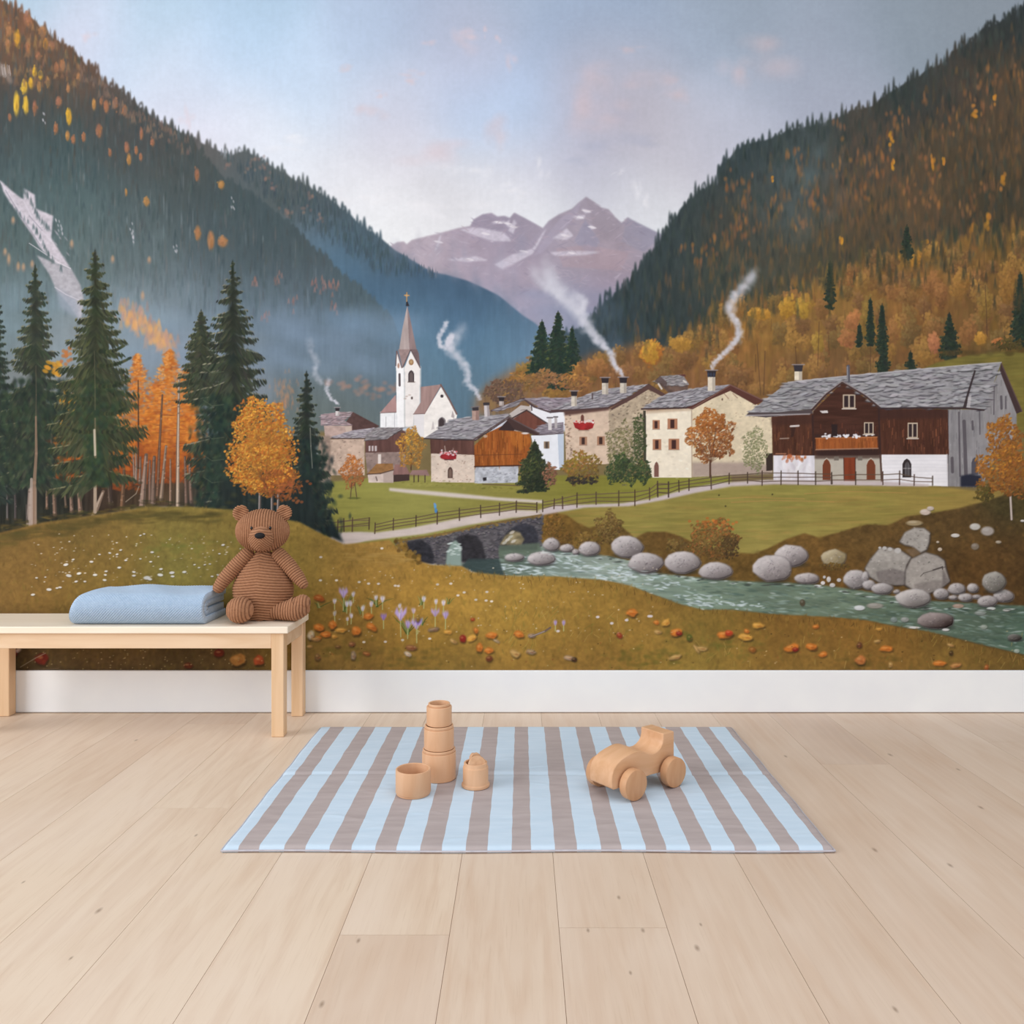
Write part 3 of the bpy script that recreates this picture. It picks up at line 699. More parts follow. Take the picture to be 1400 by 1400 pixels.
def paint_village():
    # village grass first
    g = field([(480, 690, (146, 144, 76)), (600, 690, (142, 138, 74)), (700, 670, (130, 128, 62)), (800, 670, (128, 124, 56)), (900, 665, (136, 134, 62)), (560, 670, (150, 146, 80)), (470, 720, (128, 122, 60)), (700, 695, (150, 138, 76))], 40)
    fill([(436, 590), (1400, 590), (1400, 720), (436, 760)], (124, 108, 74), 1, 2, 'm', .05)
    fill([(440, 660), (520, 652), (600, 650), (900, 650), (1000, 650), (1000, 720), (440, 760)], g, 1, 1, 'h', .04)
    Z = zm(250, 350, 4.667)
    # houses left of the church
    fill(Z([(1085, 995), (1255, 1085), (1225, 1105), (1140, 1125), (1075, 1135), (1040, 1060)]), (88, 66, 64), 1, 0, 'f', .06)
    slates(Z([(880, 1012), (1000, 995), (1088, 995), (1030, 1050), (1085, 1080), (880, 1082)]), 45, (158, 138, 142), -.05, .8)
    chim(250 + 986 / 4.667, 350 + 985 / 4.667, 350 + 1020 / 4.667, 5, (215, 208, 208))
    fill(Z([(900, 1083), (1080, 1083), (1078, 1135), (960, 1150), (910, 1180)]), (182, 158, 150), 1, 0, 'f', .05)
    fill(Z([(1035, 1090), (1075, 1085), (1070, 1130), (1045, 1135)]), (196, 176, 164))
    slates(Z([(930, 1160), (1085, 1112), (1225, 1095), (1160, 1162)]), 40, (166, 158, 166), -.1, .8)
    line(Z([(930, 1164), (1160, 1166), (1228, 1098)]), 1.2, (78, 60, 60), .9)
    w = Z([(915, 1170), (1160, 1168), (1160, 1400), (920, 1400)])
    fill(w, (196, 172, 156), 1, 0, 'fm', .05)
    spots(w, 60, [(110, 90, 84), (140, 118, 106), (214, 194, 178)], .5, 1.4, .7)
    fill(Z([(1165, 1172), (1290, 1165), (1395, 1108), (1420, 1120), (1420, 1340), (1165, 1260)]), (98, 70, 66), 1, 0, 'v', .08)
    fill(Z([(1162, 1255), (1420, 1250), (1420, 1400), (1180, 1400)]), (146, 126, 120), 1, 0, 'f', .08)
    spots(Z([(1162, 1255), (1420, 1250), (1420, 1400), (1180, 1400)]), 50, [(96, 78, 76), (176, 156, 146)], .5, 1.2, .6)
    for x in (1185, 1205, 1225): fill(Z([(x, 1212), (x + 12, 1212), (x + 12, 1245), (x, 1245)]), (196, 184, 184))
    fill(Z([(1245, 1265), (1265, 1265), (1265, 1325), (1245, 1325)]), (222, 210, 204)); fill(Z([(1210, 1270), (1238, 1270), (1238, 1320), (1210, 1320)]), (150, 130, 124))
    slates(Z([(1160, 1172), (1240, 1095), (1420, 1088), (1395, 1110), (1290, 1167)]), 40, (140, 134, 136), -.2, .8)
    line(Z([(1160, 1174), (1290, 1170), (1400, 1108)]), 1.2, (66, 52, 52), .9)
    Z = zm(500, 380, 5)
    # church
    slates(Z([(-5, 1080), (60, 1030), (100, 1020), (250, 1018), (150, 1100), (0, 1112)]), 40, (140, 134, 136), -.2, .8)
    fill(Z([(100, 915), (212, 915), (212, 1022), (100, 1022)]), (240, 240, 243), 1, 0, 'f', .015)
    line(Z([(198, 920), (198, 1020)]), 1.6, (190, 188, 194), .6); line(Z([(138, 950), (138, 1015)]), 1, (150, 146, 150), .6)
    fill(Z([(98, 922), (205, 798), (215, 918)]), (172, 138, 136), 1, 0, 'v', .05)
    line(Z([(98, 923), (215, 918)]), 1, (96, 76, 76), .8)
    fill(Z([(208, 600), (262, 612), (264, 1022), (212, 1022)]), (246, 245, 247), 1, 0, 'f', .01)
    fill(Z([(262, 605), (376, 605), (374, 860), (335, 940), (330, 1022), (264, 1022)]), (236, 230, 228), 1, .3, 'fm', .015)
    fill(Z([(332, 930), (404, 925), (404, 1092), (380, 1092), (330, 1025)]), (228, 224, 226))
    fill(Z([(400, 935), (515, 745), (625, 935), (620, 960), (520, 1020), (400, 1095)]), (240, 234, 230), 1, 0, 'fm', .02)
    fill(Z([(376, 745), (515, 728), (402, 928), (326, 930), (376, 850)]), (164, 136, 132), 1, 0, 'v', .06)
    line(Z([(326, 931), (402, 928)]), 1, (110, 86, 84), .8)
    line(Z([(515, 730), (402, 928)]), 1.2, (150, 120, 116), 1)
    line(Z([(513, 730), (570, 828), (622, 930)]), 2.2, (118, 92, 88), 1)
    dab(*Z([(521, 808)])[0], 2.2, 2.2, (66, 58, 62), 1, 0, .8)
    fill(Z([(205, 612), (213, 498), (232, 560), (244, 615)]), (240, 236, 236)); line(Z([(211, 500), (206, 600)]), 1.2, (96, 74, 74), 1); line(Z([(213, 500), (246, 614)]), 1.2, (120, 92, 90), 1)
    dab(*Z([(224, 600)])[0], 1.5, 3.5, (170, 128, 110), .9, 0, .5)
    fill(Z([(284, 188), (296, 400), (300, 492), (228, 492), (250, 350)]), (180, 164, 162), 1, 0, 'v', .05)
    fill(Z([(284, 188), (315, 330), (348, 492), (298, 492), (294, 400)]), (146, 126, 126), 1, 0, 'v', .05)
    fill(Z([(222, 488), (304, 488), (252, 614)]), (156, 134, 132), 1, 0, 'f', .05)
    fill(Z([(308, 488), (352, 488), (364, 520), (372, 614)]), (118, 100, 102), 1, 0, 'f', .05)
    fill(Z([(264, 615), (309, 498), (370, 612), (372, 630), (264, 640)]), (240, 234, 232))
    line(Z([(252, 612), (306, 492)]), 1.3, (104, 80, 78), .9); line(Z([(309, 494), (372, 614)]), 1.3, (96, 76, 76), .9)
    dab(*Z([(311, 576)])[0], 3.4, 4.2, (150, 112, 80), 1, 0, .7); dab(*Z([(311, 574)])[0], 2, 2.6, (190, 160, 120), .9, 0, .5)
    arch(*Z([(311, 672)])[0], 4.0, 8.4, (70, 60, 64)); arch(*Z([(311, 674)])[0], 2.4, 6.6, (104, 92, 92))
    line(Z([(288, 712), (335, 712)]), 1.2, (120, 104, 100), .9)
    line(Z([(231, 658), (232, 735)]), 2.8, (84, 74, 78), 1)
    dab(*Z([(316, 821)])[0], 1.4, 1.9, (88, 74, 72), 1, 0, .6)
    for x, y in [(280, 810), (300, 800), (270, 825)]: dab(*Z([(x, y)])[0], 2, 1, (180, 160, 150), .6)
    fill(Z([(274, 192), (278, 160), (286, 160), (299, 192)]), (52, 48, 52))
    line(Z([(281, 100), (280, 160)]), 1.4, (176, 136, 84), 1); line(Z([(266, 118), (296, 120)]), 1.6, (190, 146, 92), 1); dab(*Z([(280, 120)])[0], 1.6, 1.8, (200, 160, 110), 1)
    arch(*Z([(521, 990)])[0], 5.2, 8, (120, 112, 116)); arch(*Z([(519, 992)])[0], 3.6, 7, (70, 60, 62))
    fill(Z([(584, 950), (594, 905), (606, 945), (604, 960)]), (176, 166, 166)); fill(Z([(448, 1040), (460, 975), (470, 1030)]), (200, 192, 192))
    # white houses behind
    fill(Z([(1120, 870), (1260, 905), (1420, 930), (1420, 1000), (1160, 1040), (1130, 1000)]), (236, 236, 242))
    fill(Z([(980, 930), (1060, 870), (1130, 880), (1130, 960), (1010, 960)]), (190, 180, 176))
    slates(Z([(1075, 822), (1420, 818), (1420, 892), (1262, 912)]), 60, (150, 142, 152), .1, .9)
    line(Z([(860, 908), (960, 870), (1078, 826), (1150, 880), (1262, 918), (1410, 905)]), 2.4, (82, 66, 70), 1)
    slates(Z([(860, 905), (1000, 852), (1078, 830), (1040, 866), (900, 915)]), 20, (140, 132, 138), -.3, .8)
    chim(*(500 + 928 / 5, 380 + 838 / 5, 380 + 875 / 5), 6.5, (190, 178, 174))
    line(Z([(1132, 870), (1136, 905)]), 1.6, (60, 48, 50), .9); line(Z([(1060, 905), (1090, 900)]), 1, (90, 76, 74), .6)
    fill(Z([(1005, 965), (1100, 905), (1245, 1002), (1165, 1045), (1070, 1000)]), (112, 70, 60), 1, 0, 'v', .08)
    line(Z([(985, 968), (1100, 904), (1250, 1000)]), 1.8, (70, 54, 54), 1)
    slates(Z([(1145, 1042), (1205, 1002), (1352, 985), (1352, 1060), (1190, 1072)]), 35, (142, 132, 142), 0, .8)
    fill(Z([(1130, 1078), (1352, 1062), (1352, 1310), (1180, 1310)]), (234, 236, 243), 1, 0, 'm', .02)
    fill(Z([(1312, 1066), (1355, 1062), (1355, 1310), (1322, 1300)]), (192, 202, 218))
    line(Z([(1140, 1074), (1190, 1074), (1352, 1062)]), 1.2, (84, 70, 74), .9)
    fill(Z([(1218, 1118), (1256, 1118), (1256, 1166), (1218, 1166)]), (150, 128, 106)); fill(Z([(1228, 1120), (1246, 1120), (1246, 1166), (1228, 1166)]), (88, 74, 66))
    fill(Z([(1246, 960), (1270, 960), (1272, 1040), (1248, 1040)]), (214, 208, 208)); line(Z([(1240, 955), (1278, 955)]), 1.6, (70, 60, 62), 1)
    fill(Z([(1290, 955), (1308, 955), (1310, 1025), (1292, 1030)]), (180, 172, 174)); line(Z([(1286, 950), (1312, 950)]), 1.6, (70, 60, 62), 1)
    # timber barn house
    fill(Z([(440, 1105), (740, 1112), (745, 1210), (445, 1206)]), (98, 68, 62), 1, 0, 'v', .1)
    st = Z([(446, 1200), (744, 1210), (746, 1400), (448, 1395)])
    fill(st, (218, 200, 186), 1, 0, 'fm', .03)
    spots(st, 70, [(140, 108, 92), (170, 140, 122), (236, 222, 208), (120, 90, 80)], .5, 1.3, .7)
    gs = Z([(745, 1285), (1045, 1280), (1040, 1400), (745, 1405)])
    fill(gs, (186, 188, 196), 1, 0, 'f', .08)
    spots(gs, 90, [(140, 142, 152), (220, 220, 226), (116, 116, 126)], .7, 1.8, .6, .5)
    fill(Z([(800, 1365), (825, 1362), (826, 1385), (802, 1388)]), (50, 46, 50))
    tb = Z([(742, 1146), (830, 1062), (985, 985), (1000, 1042), (1120, 1065), (1130, 1110), (1120, 1200), (1060, 1285), (744, 1292)])
    fill(tb, (152, 86, 42), 1, 0, 'v', .10)
    fill(Z([(985, 1050), (1040, 1050), (1120, 1090), (1130, 1120), (1060, 1180), (1000, 1140)]), (178, 106, 48), .8, 1)
    planks(tb, 120, (190, 122, 62), (104, 58, 34), .9, 9)
    line(Z([(745, 1212), (1070, 1205)]), 1, (104, 60, 38), .7); line(Z([(745, 1290), (1060, 1282)]), 2, (70, 46, 38), .9)
    fill(Z([(905, 1040), (990, 950), (1060, 1000), (1010, 1046)]), (62, 48, 48))
    fill(Z([(980, 955), (1190, 1062), (1175, 1075), (1110, 1062), (1020, 1040), (965, 970), (745, 1118), (735, 1100)]), (74, 56, 54))
    slates(Z([(398, 1096), (470, 1050), (600, 962), (980, 928), (960, 960), (738, 1106), (600, 1104)]), 130, (152, 148, 154), -.12, 1)
    line(Z([(398, 1098), (600, 1106), (738, 1108)]), 1.6, (62, 50, 52), 1)
    line(Z([(735, 1106), (975, 950), (1185, 1062)]), 1.7, (96, 80, 80), 1)
    dab(*Z([(1090, 1062)])[0], 5, 1.3, (226, 220, 220), .9); dab(*Z([(818, 1082)])[0], 3, 2.2, (196, 176, 160), .8)
    fill(Z([(726, 905), (774, 905), (774, 972), (728, 972)]), (176, 148, 138), 1, 0, 'f', .06); fill(Z([(752, 905), (774, 905), (774, 972), (752, 972)]), (140, 112, 106), .8); fill(Z([(728, 882), (770, 878), (772, 906), (730, 908)]), (60, 54, 58)); line(Z([(722, 884), (776, 878)]), 1.4, (120, 112, 114), 1)
    fill(Z([(808, 868), (842, 866), (848, 945), (812, 950)]), (206, 198, 200)); fill(Z([(828, 868), (842, 866), (848, 945), (832, 948)]), (160, 150, 152)); fill(Z([(802, 852), (846, 850), (846, 870), (804, 872)]), (62, 56, 60))
    fill(Z([(503, 1205), (622, 1205), (618, 1238), (545, 1246), (512, 1232)]), (150, 44, 50), 1, 0, 'f', .1)
    line(Z([(540, 1242), (600, 1244)]), 1.2, (60, 40, 44), .9)
    for k in range(34): dab(*Z([(R.uniform(503, 622), R.normal(1196, 8))])[0], 1.2, 1.1, jit(pick([(238, 230, 232), (222, 190, 196), (206, 80, 84)]), .04), .9)
    line(Z([(540, 1150), (545, 1190)]), 1.4, (180, 160, 150), .8); line(Z([(598, 1165), (600, 1195)]), 1.2, (170, 150, 140), .6)
    arch(*Z([(578, 1330)])[0], 3.4, 7.8, (84, 64, 58)); arch(*Z([(578, 1333)])[0], 2, 6, (120, 98, 88))
    fill([(436, 596), (452, 596), (452, 662), (436, 664)], (150, 130, 118), 1, .5, 'f', .06)
    # sheds
    fill(Z([(12, 1335), (188, 1310), (190, 1400), (20, 1400)]), (206, 188, 180), 1, 0, 'fm', .04); fill(Z([(120, 1325), (190, 1310), (190, 1400), (120, 1400)]), (176, 158, 150), .8)
    fill(Z([(8, 1342), (75, 1270), (185, 1268), (190, 1310), (100, 1335)]), (148, 108, 70), 1, 0, 'f', .1); line(Z([(8, 1342), (100, 1337), (190, 1312)]), 1.6, (84, 64, 54), .9)
    fill(Z([(190, 1345), (300, 1340), (300, 1385), (190, 1395)]), (70, 54, 52))
    fill(Z([(186, 1345), (200, 1275), (268, 1275), (305, 1342)]), (138, 104, 100), 1, 0, 'v', .08)
    fill(Z([(298, 1345), (318, 1315), (418, 1312), (436, 1352)]), (146, 116, 112), 1, 0, 'h', .08)
    for x in (330, 360, 405): line(Z([(x, 1350), (x, 1395)]), 1.4, (70, 52, 48), 1)
    line(Z([(70, 1360), (78, 1385)]), 1.6, (100, 84, 80), .9)
    # tan stone house
    Z = zm(700, 420, 4.667)
    slates(Z([(80, 586), (380, 578), (440, 590), (340, 648), (215, 657)]), 60, (150, 138, 148), .05, .9)
    fw = Z([(335, 685), (620, 645), (622, 1000), (345, 1010)])
    fill(fw, (212, 188, 168), 1, 0, 'fm', .03)
    spots(Z([(335, 690), (375, 688), (380, 1000), (345, 1000)]), 45, [(110, 88, 76), (150, 126, 110)], .7, 1.8, .8)
    spots(fw, 50, [(180, 150, 130), (226, 204, 186)], .8, 2.2, .4)
    gw = Z([(618, 650), (865, 525), (975, 570), (860, 660), (850, 900), (800, 1000), (620, 1000)])
    fill(gw, (182, 164, 142), 1, 0, 'fm', .06)
    spots(gw, 260, [(120, 104, 90), (146, 130, 112), (206, 190, 166), (100, 88, 78)], .6, 1.7, .8)
    fill(Z([(330, 660), (620, 632), (622, 656), (335, 692)]), (96, 70, 64), 1, .5)
    slates(Z([(255, 658), (330, 620), (500, 548), (600, 520), (872, 490), (700, 590), (610, 638), (400, 652)]), 150, (154, 149, 155), -.2, 1)
    line(Z([(252, 660), (400, 656), (612, 642), (760, 570), (872, 494), (975, 560)]), 2.2, (84, 64, 64), 1)
    fill(Z([(868, 494), (980, 556), (962, 572), (870, 525), (780, 580), (640, 655), (622, 650), (760, 568)]), (92, 68, 64))
    for x, y0, y1, w in [(396, 562, 632, 7.5), (594, 480, 556, 8.5), (710, 480, 548, 9)]:
        chim(700 + x / 4.667, 420 + y0 / 4.667, 420 + y1 / 4.667, w)
    line(Z([(513, 552), (513, 585)]), 2, (90, 78, 80), 1)
    fill(Z([(390, 736), (527, 736), (515, 772), (480, 784), (430, 784), (402, 770)]), (150, 44, 46), 1, 0, 'f', .12)
    for k in range(30): dab(*Z([(R.uniform(392, 520), R.normal(730, 6))])[0], 1.3, 1.1, jit(pick([(238, 232, 230), (214, 196, 190), (180, 60, 60)]), .04), .9)
    line(Z([(425, 786), (490, 786)]), 1.4, (120, 96, 84), .6); arch(*Z([(449, 705)])[0], 2.2, 4.5, (110, 70, 62))
    win(700 + 430 / 4.667, 420 + 826 / 4.667, 10.5, 11.5, (170, 128, 104)); win(700 + 542 / 4.667, 420 + 824 / 4.667, 10.8, 11.8, (170, 128, 104))
    # stone hut behind
    fill(Z([(940, 490), (1125, 495), (1120, 540), (1000, 550)]), (104, 84, 76), 1, 0, 'f', .1)
    slates(Z([(915, 470), (945, 440), (1090, 432), (1132, 495), (1060, 500), (980, 498)]), 40, (146, 140, 142), -.1, .9)
    fill(Z([(910, 470), (945, 438), (990, 480), (985, 520)]), (86, 70, 68), .8); line(Z([(935, 490), (955, 520)]), 2.5, (220, 212, 206), .9); line(Z([(1095, 470), (1110, 480)]), 2.5, (220, 212, 206), .9); fill(Z([(1055, 430), (1105, 428), (1110, 445), (1090, 440)]), (96, 60, 58))
    # cream house
    Z = zm(850, 420, 5)
    gw = Z([(478, 690), (740, 560), (925, 665), (1028, 755), (1028, 1135), (478, 1160)])
    fill(gw, (220, 204, 176), 1, 0, 'fm', .03)
    spots(gw, 160, [(180, 160, 136), (150, 130, 112), (232, 218, 194), (196, 176, 150)], .5, 1.8, .55)
    fill(Z([(478, 1060), (700, 1060), (860, 1060), (1028, 1080), (1028, 1140), (478, 1165)]), (160, 140, 134), .75, 2)
    fw = Z([(162, 712), (478, 688), (478, 1165), (210, 1165), (164, 1050)])
    fill(fw, (240, 228, 208), 1, 0, 'fm', .015)
    spots(fw, 40, [(222, 206, 184), (248, 240, 226)], 1, 3, .4)
    fill(Z([(162, 700), (478, 680), (478, 706), (162, 728)]), (186, 160, 136), .7, .8)
    fill(Z([(146, 705), (165, 708), (168, 1060), (150, 1050)]), (70, 66, 56))
    slates(Z([(138, 692), (220, 640), (320, 585), (560, 546), (748, 528), (600, 610), (490, 672), (430, 686)]), 150, (152, 148, 154), -.2, 1)
    line(Z([(136, 696), (440, 688), (490, 676)]), 2.2, (70, 54, 54), 1)
    fill(Z([(745, 528), (978, 638), (950, 652), (912, 668), (742, 572), (620, 625), (485, 698), (440, 690), (490, 668), (640, 590)]), (92, 58, 52), 1)
    line(Z([(485, 690), (744, 532), (975, 640)]), 1.6, (120, 88, 80), 1)
    line(Z([(478, 700), (480, 1160)]), 1.4, (176, 156, 138), .9)
    for x, y, w, h in [(210, 772, 50, 62), (313, 762, 68, 70), (212, 902, 58, 72), (320, 900, 74, 74)]:
        win(850 + x / 5, 420 + y / 5, w / 5, h / 5, (176, 124, 96), (70, 46, 44))
    arch(*Z([(238, 1108)])[0], 3.2, 10.6, (124, 88, 78)); line(Z([(687, 742), (692, 800)]), 3.6, (110, 76, 62), 1); dab(*Z([(688, 630)])[0], 1.1, 1.6, (110, 88, 76), 1)
    for p in [[(700, 590), (730, 625)], [(760, 590), (790, 620)]]: line(Z(p), 1.2, (140, 106, 92), .7)
    chim(850 + 614 / 5, 420 + 472 / 5, 420 + 572 / 5, 10.4, (226, 214, 196))
    for x in (592, 610, 630): dab(*Z([(x, 462)])[0], 1.4, 3.2, (60, 66, 84), .9)
    # big timber house on the right
    Z = zm(1020, 420, 3.684)
    gw = Z([(1012, 515), (1190, 515), (1285, 300), (1362, 525), (1362, 650), (1230, 800), (1190, 905), (1018, 902)])
    fill(gw, (142, 139, 142), 1, 0, 'vm', .05)
    fill(Z([(1195, 520), (1285, 300), (1362, 525), (1362, 650), (1180, 700)]), (150, 146, 148), .7, .5, 'v', .06)
    planks(gw, 120, (166, 162, 164), (110, 106, 112), .8, 8)
    for p, w in [([(1072, 530), (1078, 850)], 2.4), ([(1098, 575), (1108, 845)], 5), ([(1250, 400), (1248, 540)], 1.6), ([(1176, 520), (1178, 640)], 1.6), ([(1140, 575), (1142, 615)], 3), ([(1038, 760), (1040, 830)], 4), ([(1285, 450), (1287, 510)], 3.4), ([(1308, 450), (1308, 510)], 2), ([(1315, 560), (1316, 585)], 3), ([(1018, 520), (1018, 900)], 1.2)]:
        line(Z(p), w, (88, 82, 88), .85)
    arch(*Z([(1152, 800)])[0], 4.5, 12, (84, 82, 92)); fill(Z([(1080, 850), (1130, 840), (1185, 850), (1185, 906), (1080, 904)]), (44, 46, 60), 1, .5)
    fill(Z([(1285, 278), (1392, 525), (1362, 537), (1278, 320)]), (70, 54, 54)); line(Z([(1285, 280), (1390, 525)]), 1.6, (96, 76, 74), .9)
    fill(Z([(128, 552), (340, 535), (348, 750), (135, 750)]), (86, 54, 42), 1, 0, 'v', .1)
    fill(Z([(338, 525), (485, 380), (670, 505), (680, 745), (345, 750)]), (74, 47, 39), 1, 0, 'h', .1)
    fill(Z([(668, 512), (1016, 514), (1022, 742), (680, 745)]), (82, 51, 40), 1, 0, 'v', .1)
    fill(Z([(668, 512), (1016, 514), (1016, 560), (668, 565)]), (66, 44, 40), .7, 2); fill(Z([(128, 552), (340, 540), (340, 590), (128, 595)]), (70, 46, 40), .7, 2)
    planks(Z([(680, 570), (1015, 570), (1020, 738), (682, 740)]), 90, (150, 92, 66), (62, 36, 32), .9, 9)
    planks(Z([(135, 600), (340, 600), (344, 742), (138, 742)]), 60, (146, 90, 60), (66, 38, 32), .9, 9)
    planks(Z([(350, 590), (665, 590), (670, 655), (350, 655)]), 26, (140, 76, 54), (60, 36, 32), .9, 6)
    for p in [[(335, 545), (340, 748)], [(668, 505), (676, 745)]]: line(Z(p), 2.6, (60, 42, 40), .9)
    # lower storey
    fill(Z([(138, 746), (345, 748), (345, 895), (138, 885)]), (226, 222, 230), 1, 0, 'v', .03)
    spots(Z([(180, 748), (310, 748), (310, 775), (180, 775)]), 26, [(176, 96, 56), (190, 120, 80)], 1, 2.6, .8, 1.4); spots(Z([(150, 780), (340, 780), (340, 880), (150, 880)]), 40, [(206, 196, 200), (236, 232, 238)], 1.5, 4, .4, 2)
    fill(Z([(345, 748), (678, 745), (684, 895), (345, 892)]), (186, 178, 166), 1, 0, 'm', .04); fill(Z([(345, 742), (678, 740), (678, 762), (345, 764)]), (80, 60, 54), .8, 1)
    fill(Z([(682, 742), (1014, 742), (1018, 902), (688, 898)]), (236, 233, 238), 1, 0, 'h', .02)
    for y in range(755, 900, 18): line(Z([(690, y), (1010, y + R.uniform(-3, 3))]), .7, (214, 212, 220), .6)
    line(Z([(676, 745), (684, 890)]), 2.6, (84, 62, 58), .9); line(Z([(1012, 742), (1016, 900)]), 1.4, (200, 196, 200), .9)
    for x, w in [(406, 44), (629, 48)]:
        arch(*Z([(x, 815)])[0], w / 7.4, 15.5, (196, 186, 172)); arch(*Z([(x, 817)])[0], w / 8, 14.5, (118, 66, 46))
    fill(Z([(492, 758), (550, 757), (550, 876), (494, 876)]), (128, 62, 40), 1, 0, 'v', .08); line(Z([(492, 760), (494, 876)]), 1.2, (76, 44, 36), .9); line(Z([(550, 760), (550, 876)]), 1.2, (76, 44, 36), .9)
    for x in (455, 574): fill(Z([(x - 12, 752), (x + 12, 752), (x + 12, 772), (x - 12, 772)]), (120, 110, 102))
    arch(*Z([(810, 810)])[0], 6.2, 13, (56, 48, 50)); arch(*Z([(812, 814)])[0], 3.4, 10, (96, 92, 96)); line(Z([(792, 812), (830, 812)]), .9, (200, 196, 198), .8); line(Z([(811, 780), (811, 855)]), .9, (60, 52, 54), .9)
    # balcony
    fill(Z([(346, 640), (664, 640), (664, 662), (346, 662)]), (60, 42, 40), .8)
    bl = Z([(350, 660), (660, 654), (664, 710), (352, 718)])
    fill(bl, (152, 86, 46), 1, 0, 'v', .1); planks(bl, 60, (178, 108, 60), (112, 62, 38), .9, 9); line(Z([(350, 660), (660, 654)]), 1.4, (186, 120, 76), .9); line(Z([(352, 718), (664, 711)]), 1.6, (190, 150, 126), .8)
    fill(Z([(352, 722), (664, 714), (668, 745), (360, 748)]), (58, 40, 38), .85, .6)
    for x in (405, 452, 498, 555, 620):
        for k in range(12): dab(*Z([(x + R.normal(0, 13), 648 + R.normal(0, 5) - (x > 600) * 8)])[0], 1.5, 1.2, jit((236, 234, 240), .02), .9)
    for x, y, w, h in [(488, 440, 62, 70), (594, 580, 48, 60), (814, 582, 50, 78)]:
        x0, y0 = Z([(x, y)])[0]; w0, h0 = w / 3.684, h / 3.684
        fill([(x0, y0), (x0 + w0, y0), (x0 + w0, y0 + h0), (x0, y0 + h0)], (196, 178, 158)); 
        for s in (0.1, .56): fill([(x0 + w0 * s, y0 + h0 * .08), (x0 + w0 * (s + .34), y0 + h0 * .08), (x0 + w0 * (s + .34), y0 + h0 * .92), (x0 + w0 * s, y0 + h0 * .92)], (56, 44, 46))
        line([(x0 - 1, y0 + h0 + .5), (x0 + w0 + 1, y0 + h0 + .5)], 1.4, (226, 216, 204), .9)
    fill(Z([(430, 590), (460, 590), (460, 650), (432, 650)]), (50, 38, 38)); fill(Z([(370, 522), (410, 520), (414, 532), (384, 534)]), (226, 220, 220), .9)
    line(Z([(225, 600), (265, 597)]), 2.6, (220, 212, 210), .9); line(Z([(172, 662), (215, 660)]), 1.6, (170, 150, 138), .8); fill(Z([(222, 605), (250, 605), (240, 650), (225, 655)]), (60, 40, 36), .8)
    line(Z([(150, 738), (200, 738)]), 1.2, (200, 140, 110), .8); fill(Z([(100, 738), (134, 735), (136, 822), (102, 825)]), (62, 50, 46))
    # roof
    slates(Z([(14, 530), (90, 470), (212, 378), (360, 360), (520, 345), (485, 376), (400, 440), (332, 512), (150, 530)]), 130, (148, 146, 150), -.06, 1.45)
    slates(Z([(482, 374), (525, 345), (800, 318), (1120, 290), (1285, 278), (1245, 390), (1198, 516), (1095, 505), (860, 505), (672, 510), (600, 450)]), 330, (148, 146, 150), -.05, 1.6)
    fill(Z([(1150, 315), (1158, 320), (1125, 430), (1108, 508), (1092, 506), (1120, 410)]), (56, 46, 48), .9); fill(Z([(1118, 450), (1135, 440), (1128, 510), (1112, 510)]), (196, 190, 192), .7)
    line(Z([(212, 378), (520, 345), (1120, 290), (1285, 278)]), 1.6, (190, 186, 190), .7)
    fill(Z([(0, 545), (14, 530), (150, 530), (332, 514), (336, 536), (180, 545), (100, 556)]), (84, 74, 76)); line(Z([(0, 546), (320, 538)]), 1.8, (186, 180, 184), .7)
    line(Z([(332, 516), (400, 440), (485, 376), (600, 445), (672, 505)]), 3.2, (74, 56, 54), 1); line(Z([(330, 510), (398, 436), (484, 372), (602, 440), (676, 500)]), 1.1, (190, 184, 188), .7)
    line(Z([(672, 510), (860, 507), (1095, 508), (1198, 518)]), 2.2, (62, 48, 50), 1)
    x0, y0 = Z([(263, 320)])[0]; chim(x0, y0, y0 + 13, 10.5, (226, 214, 194), (58, 54, 60))
    line(Z([(514, 298), (516, 372)]), 4.4, (92, 90, 98), 1); line(Z([(510, 300), (511, 372)]), 1.4, (150, 148, 154), .9)
    # gardens in front of the houses
    dk = [(58, 66, 46), (74, 82, 50), (48, 58, 44), (92, 94, 60)]
    conifer(731, 604, 668, 24, None, (40, 46, 38), (60, 68, 46), (96, 96, 62), 1.4); leafy(731, 645, 21, 22, dk, 300, 2.6, (36, 42, 36))
    leafy(752, 650, 9, 16, [(170, 120, 96), (150, 100, 80), (130, 96, 70)], 110, 2, (90, 66, 54))
    leafy(796, 640, 25, 22, [(150, 124, 56), (136, 116, 54), (160, 110, 62)], 330, 2.6, (92, 74, 50)); leafy(796, 656, 22, 6, [(64, 58, 50)], 60, 2.6, (48, 44, 44))
    leafy(850, 620, 22, 40, [(150, 140, 104), (120, 118, 80), (170, 156, 124), (104, 104, 70)], 420, 2, (96, 92, 66))
    leafy(874, 600, 9, 34, [(84, 96, 58), (70, 82, 54)], 200, 2, (58, 64, 46))
    for x, y, rx, ry in [(840, 646, 12, 16), (862, 645, 12, 18), (880, 645, 10, 16), (850, 632, 10, 12)]: leafy(x, y, rx, ry, [(76, 92, 56), (92, 104, 64), (60, 76, 50)], 120, 2.4, (48, 56, 44))
    leafy(1032, 615, 17, 30, [(150, 148, 116), (128, 134, 92), (166, 160, 130)], 300, 1.8, (110, 112, 80))
    line([(971, 630), (971, 652)], 2.6, (90, 66, 54), 1)
    leafy(972, 598, 32, 32, [(176, 112, 58), (190, 126, 66), (156, 92, 52), (200, 140, 84)], 620, 2.5, (104, 64, 44)); leafy(972, 575, 20, 16, [(190, 122, 60), (176, 106, 54)], 160, 2.4, (120, 74, 46))
    for k in range(14): line([(972, 632), (972 + R.normal(0, 16), 590 + R.uniform(-10, 25))], .9, (96, 64, 48), .5)
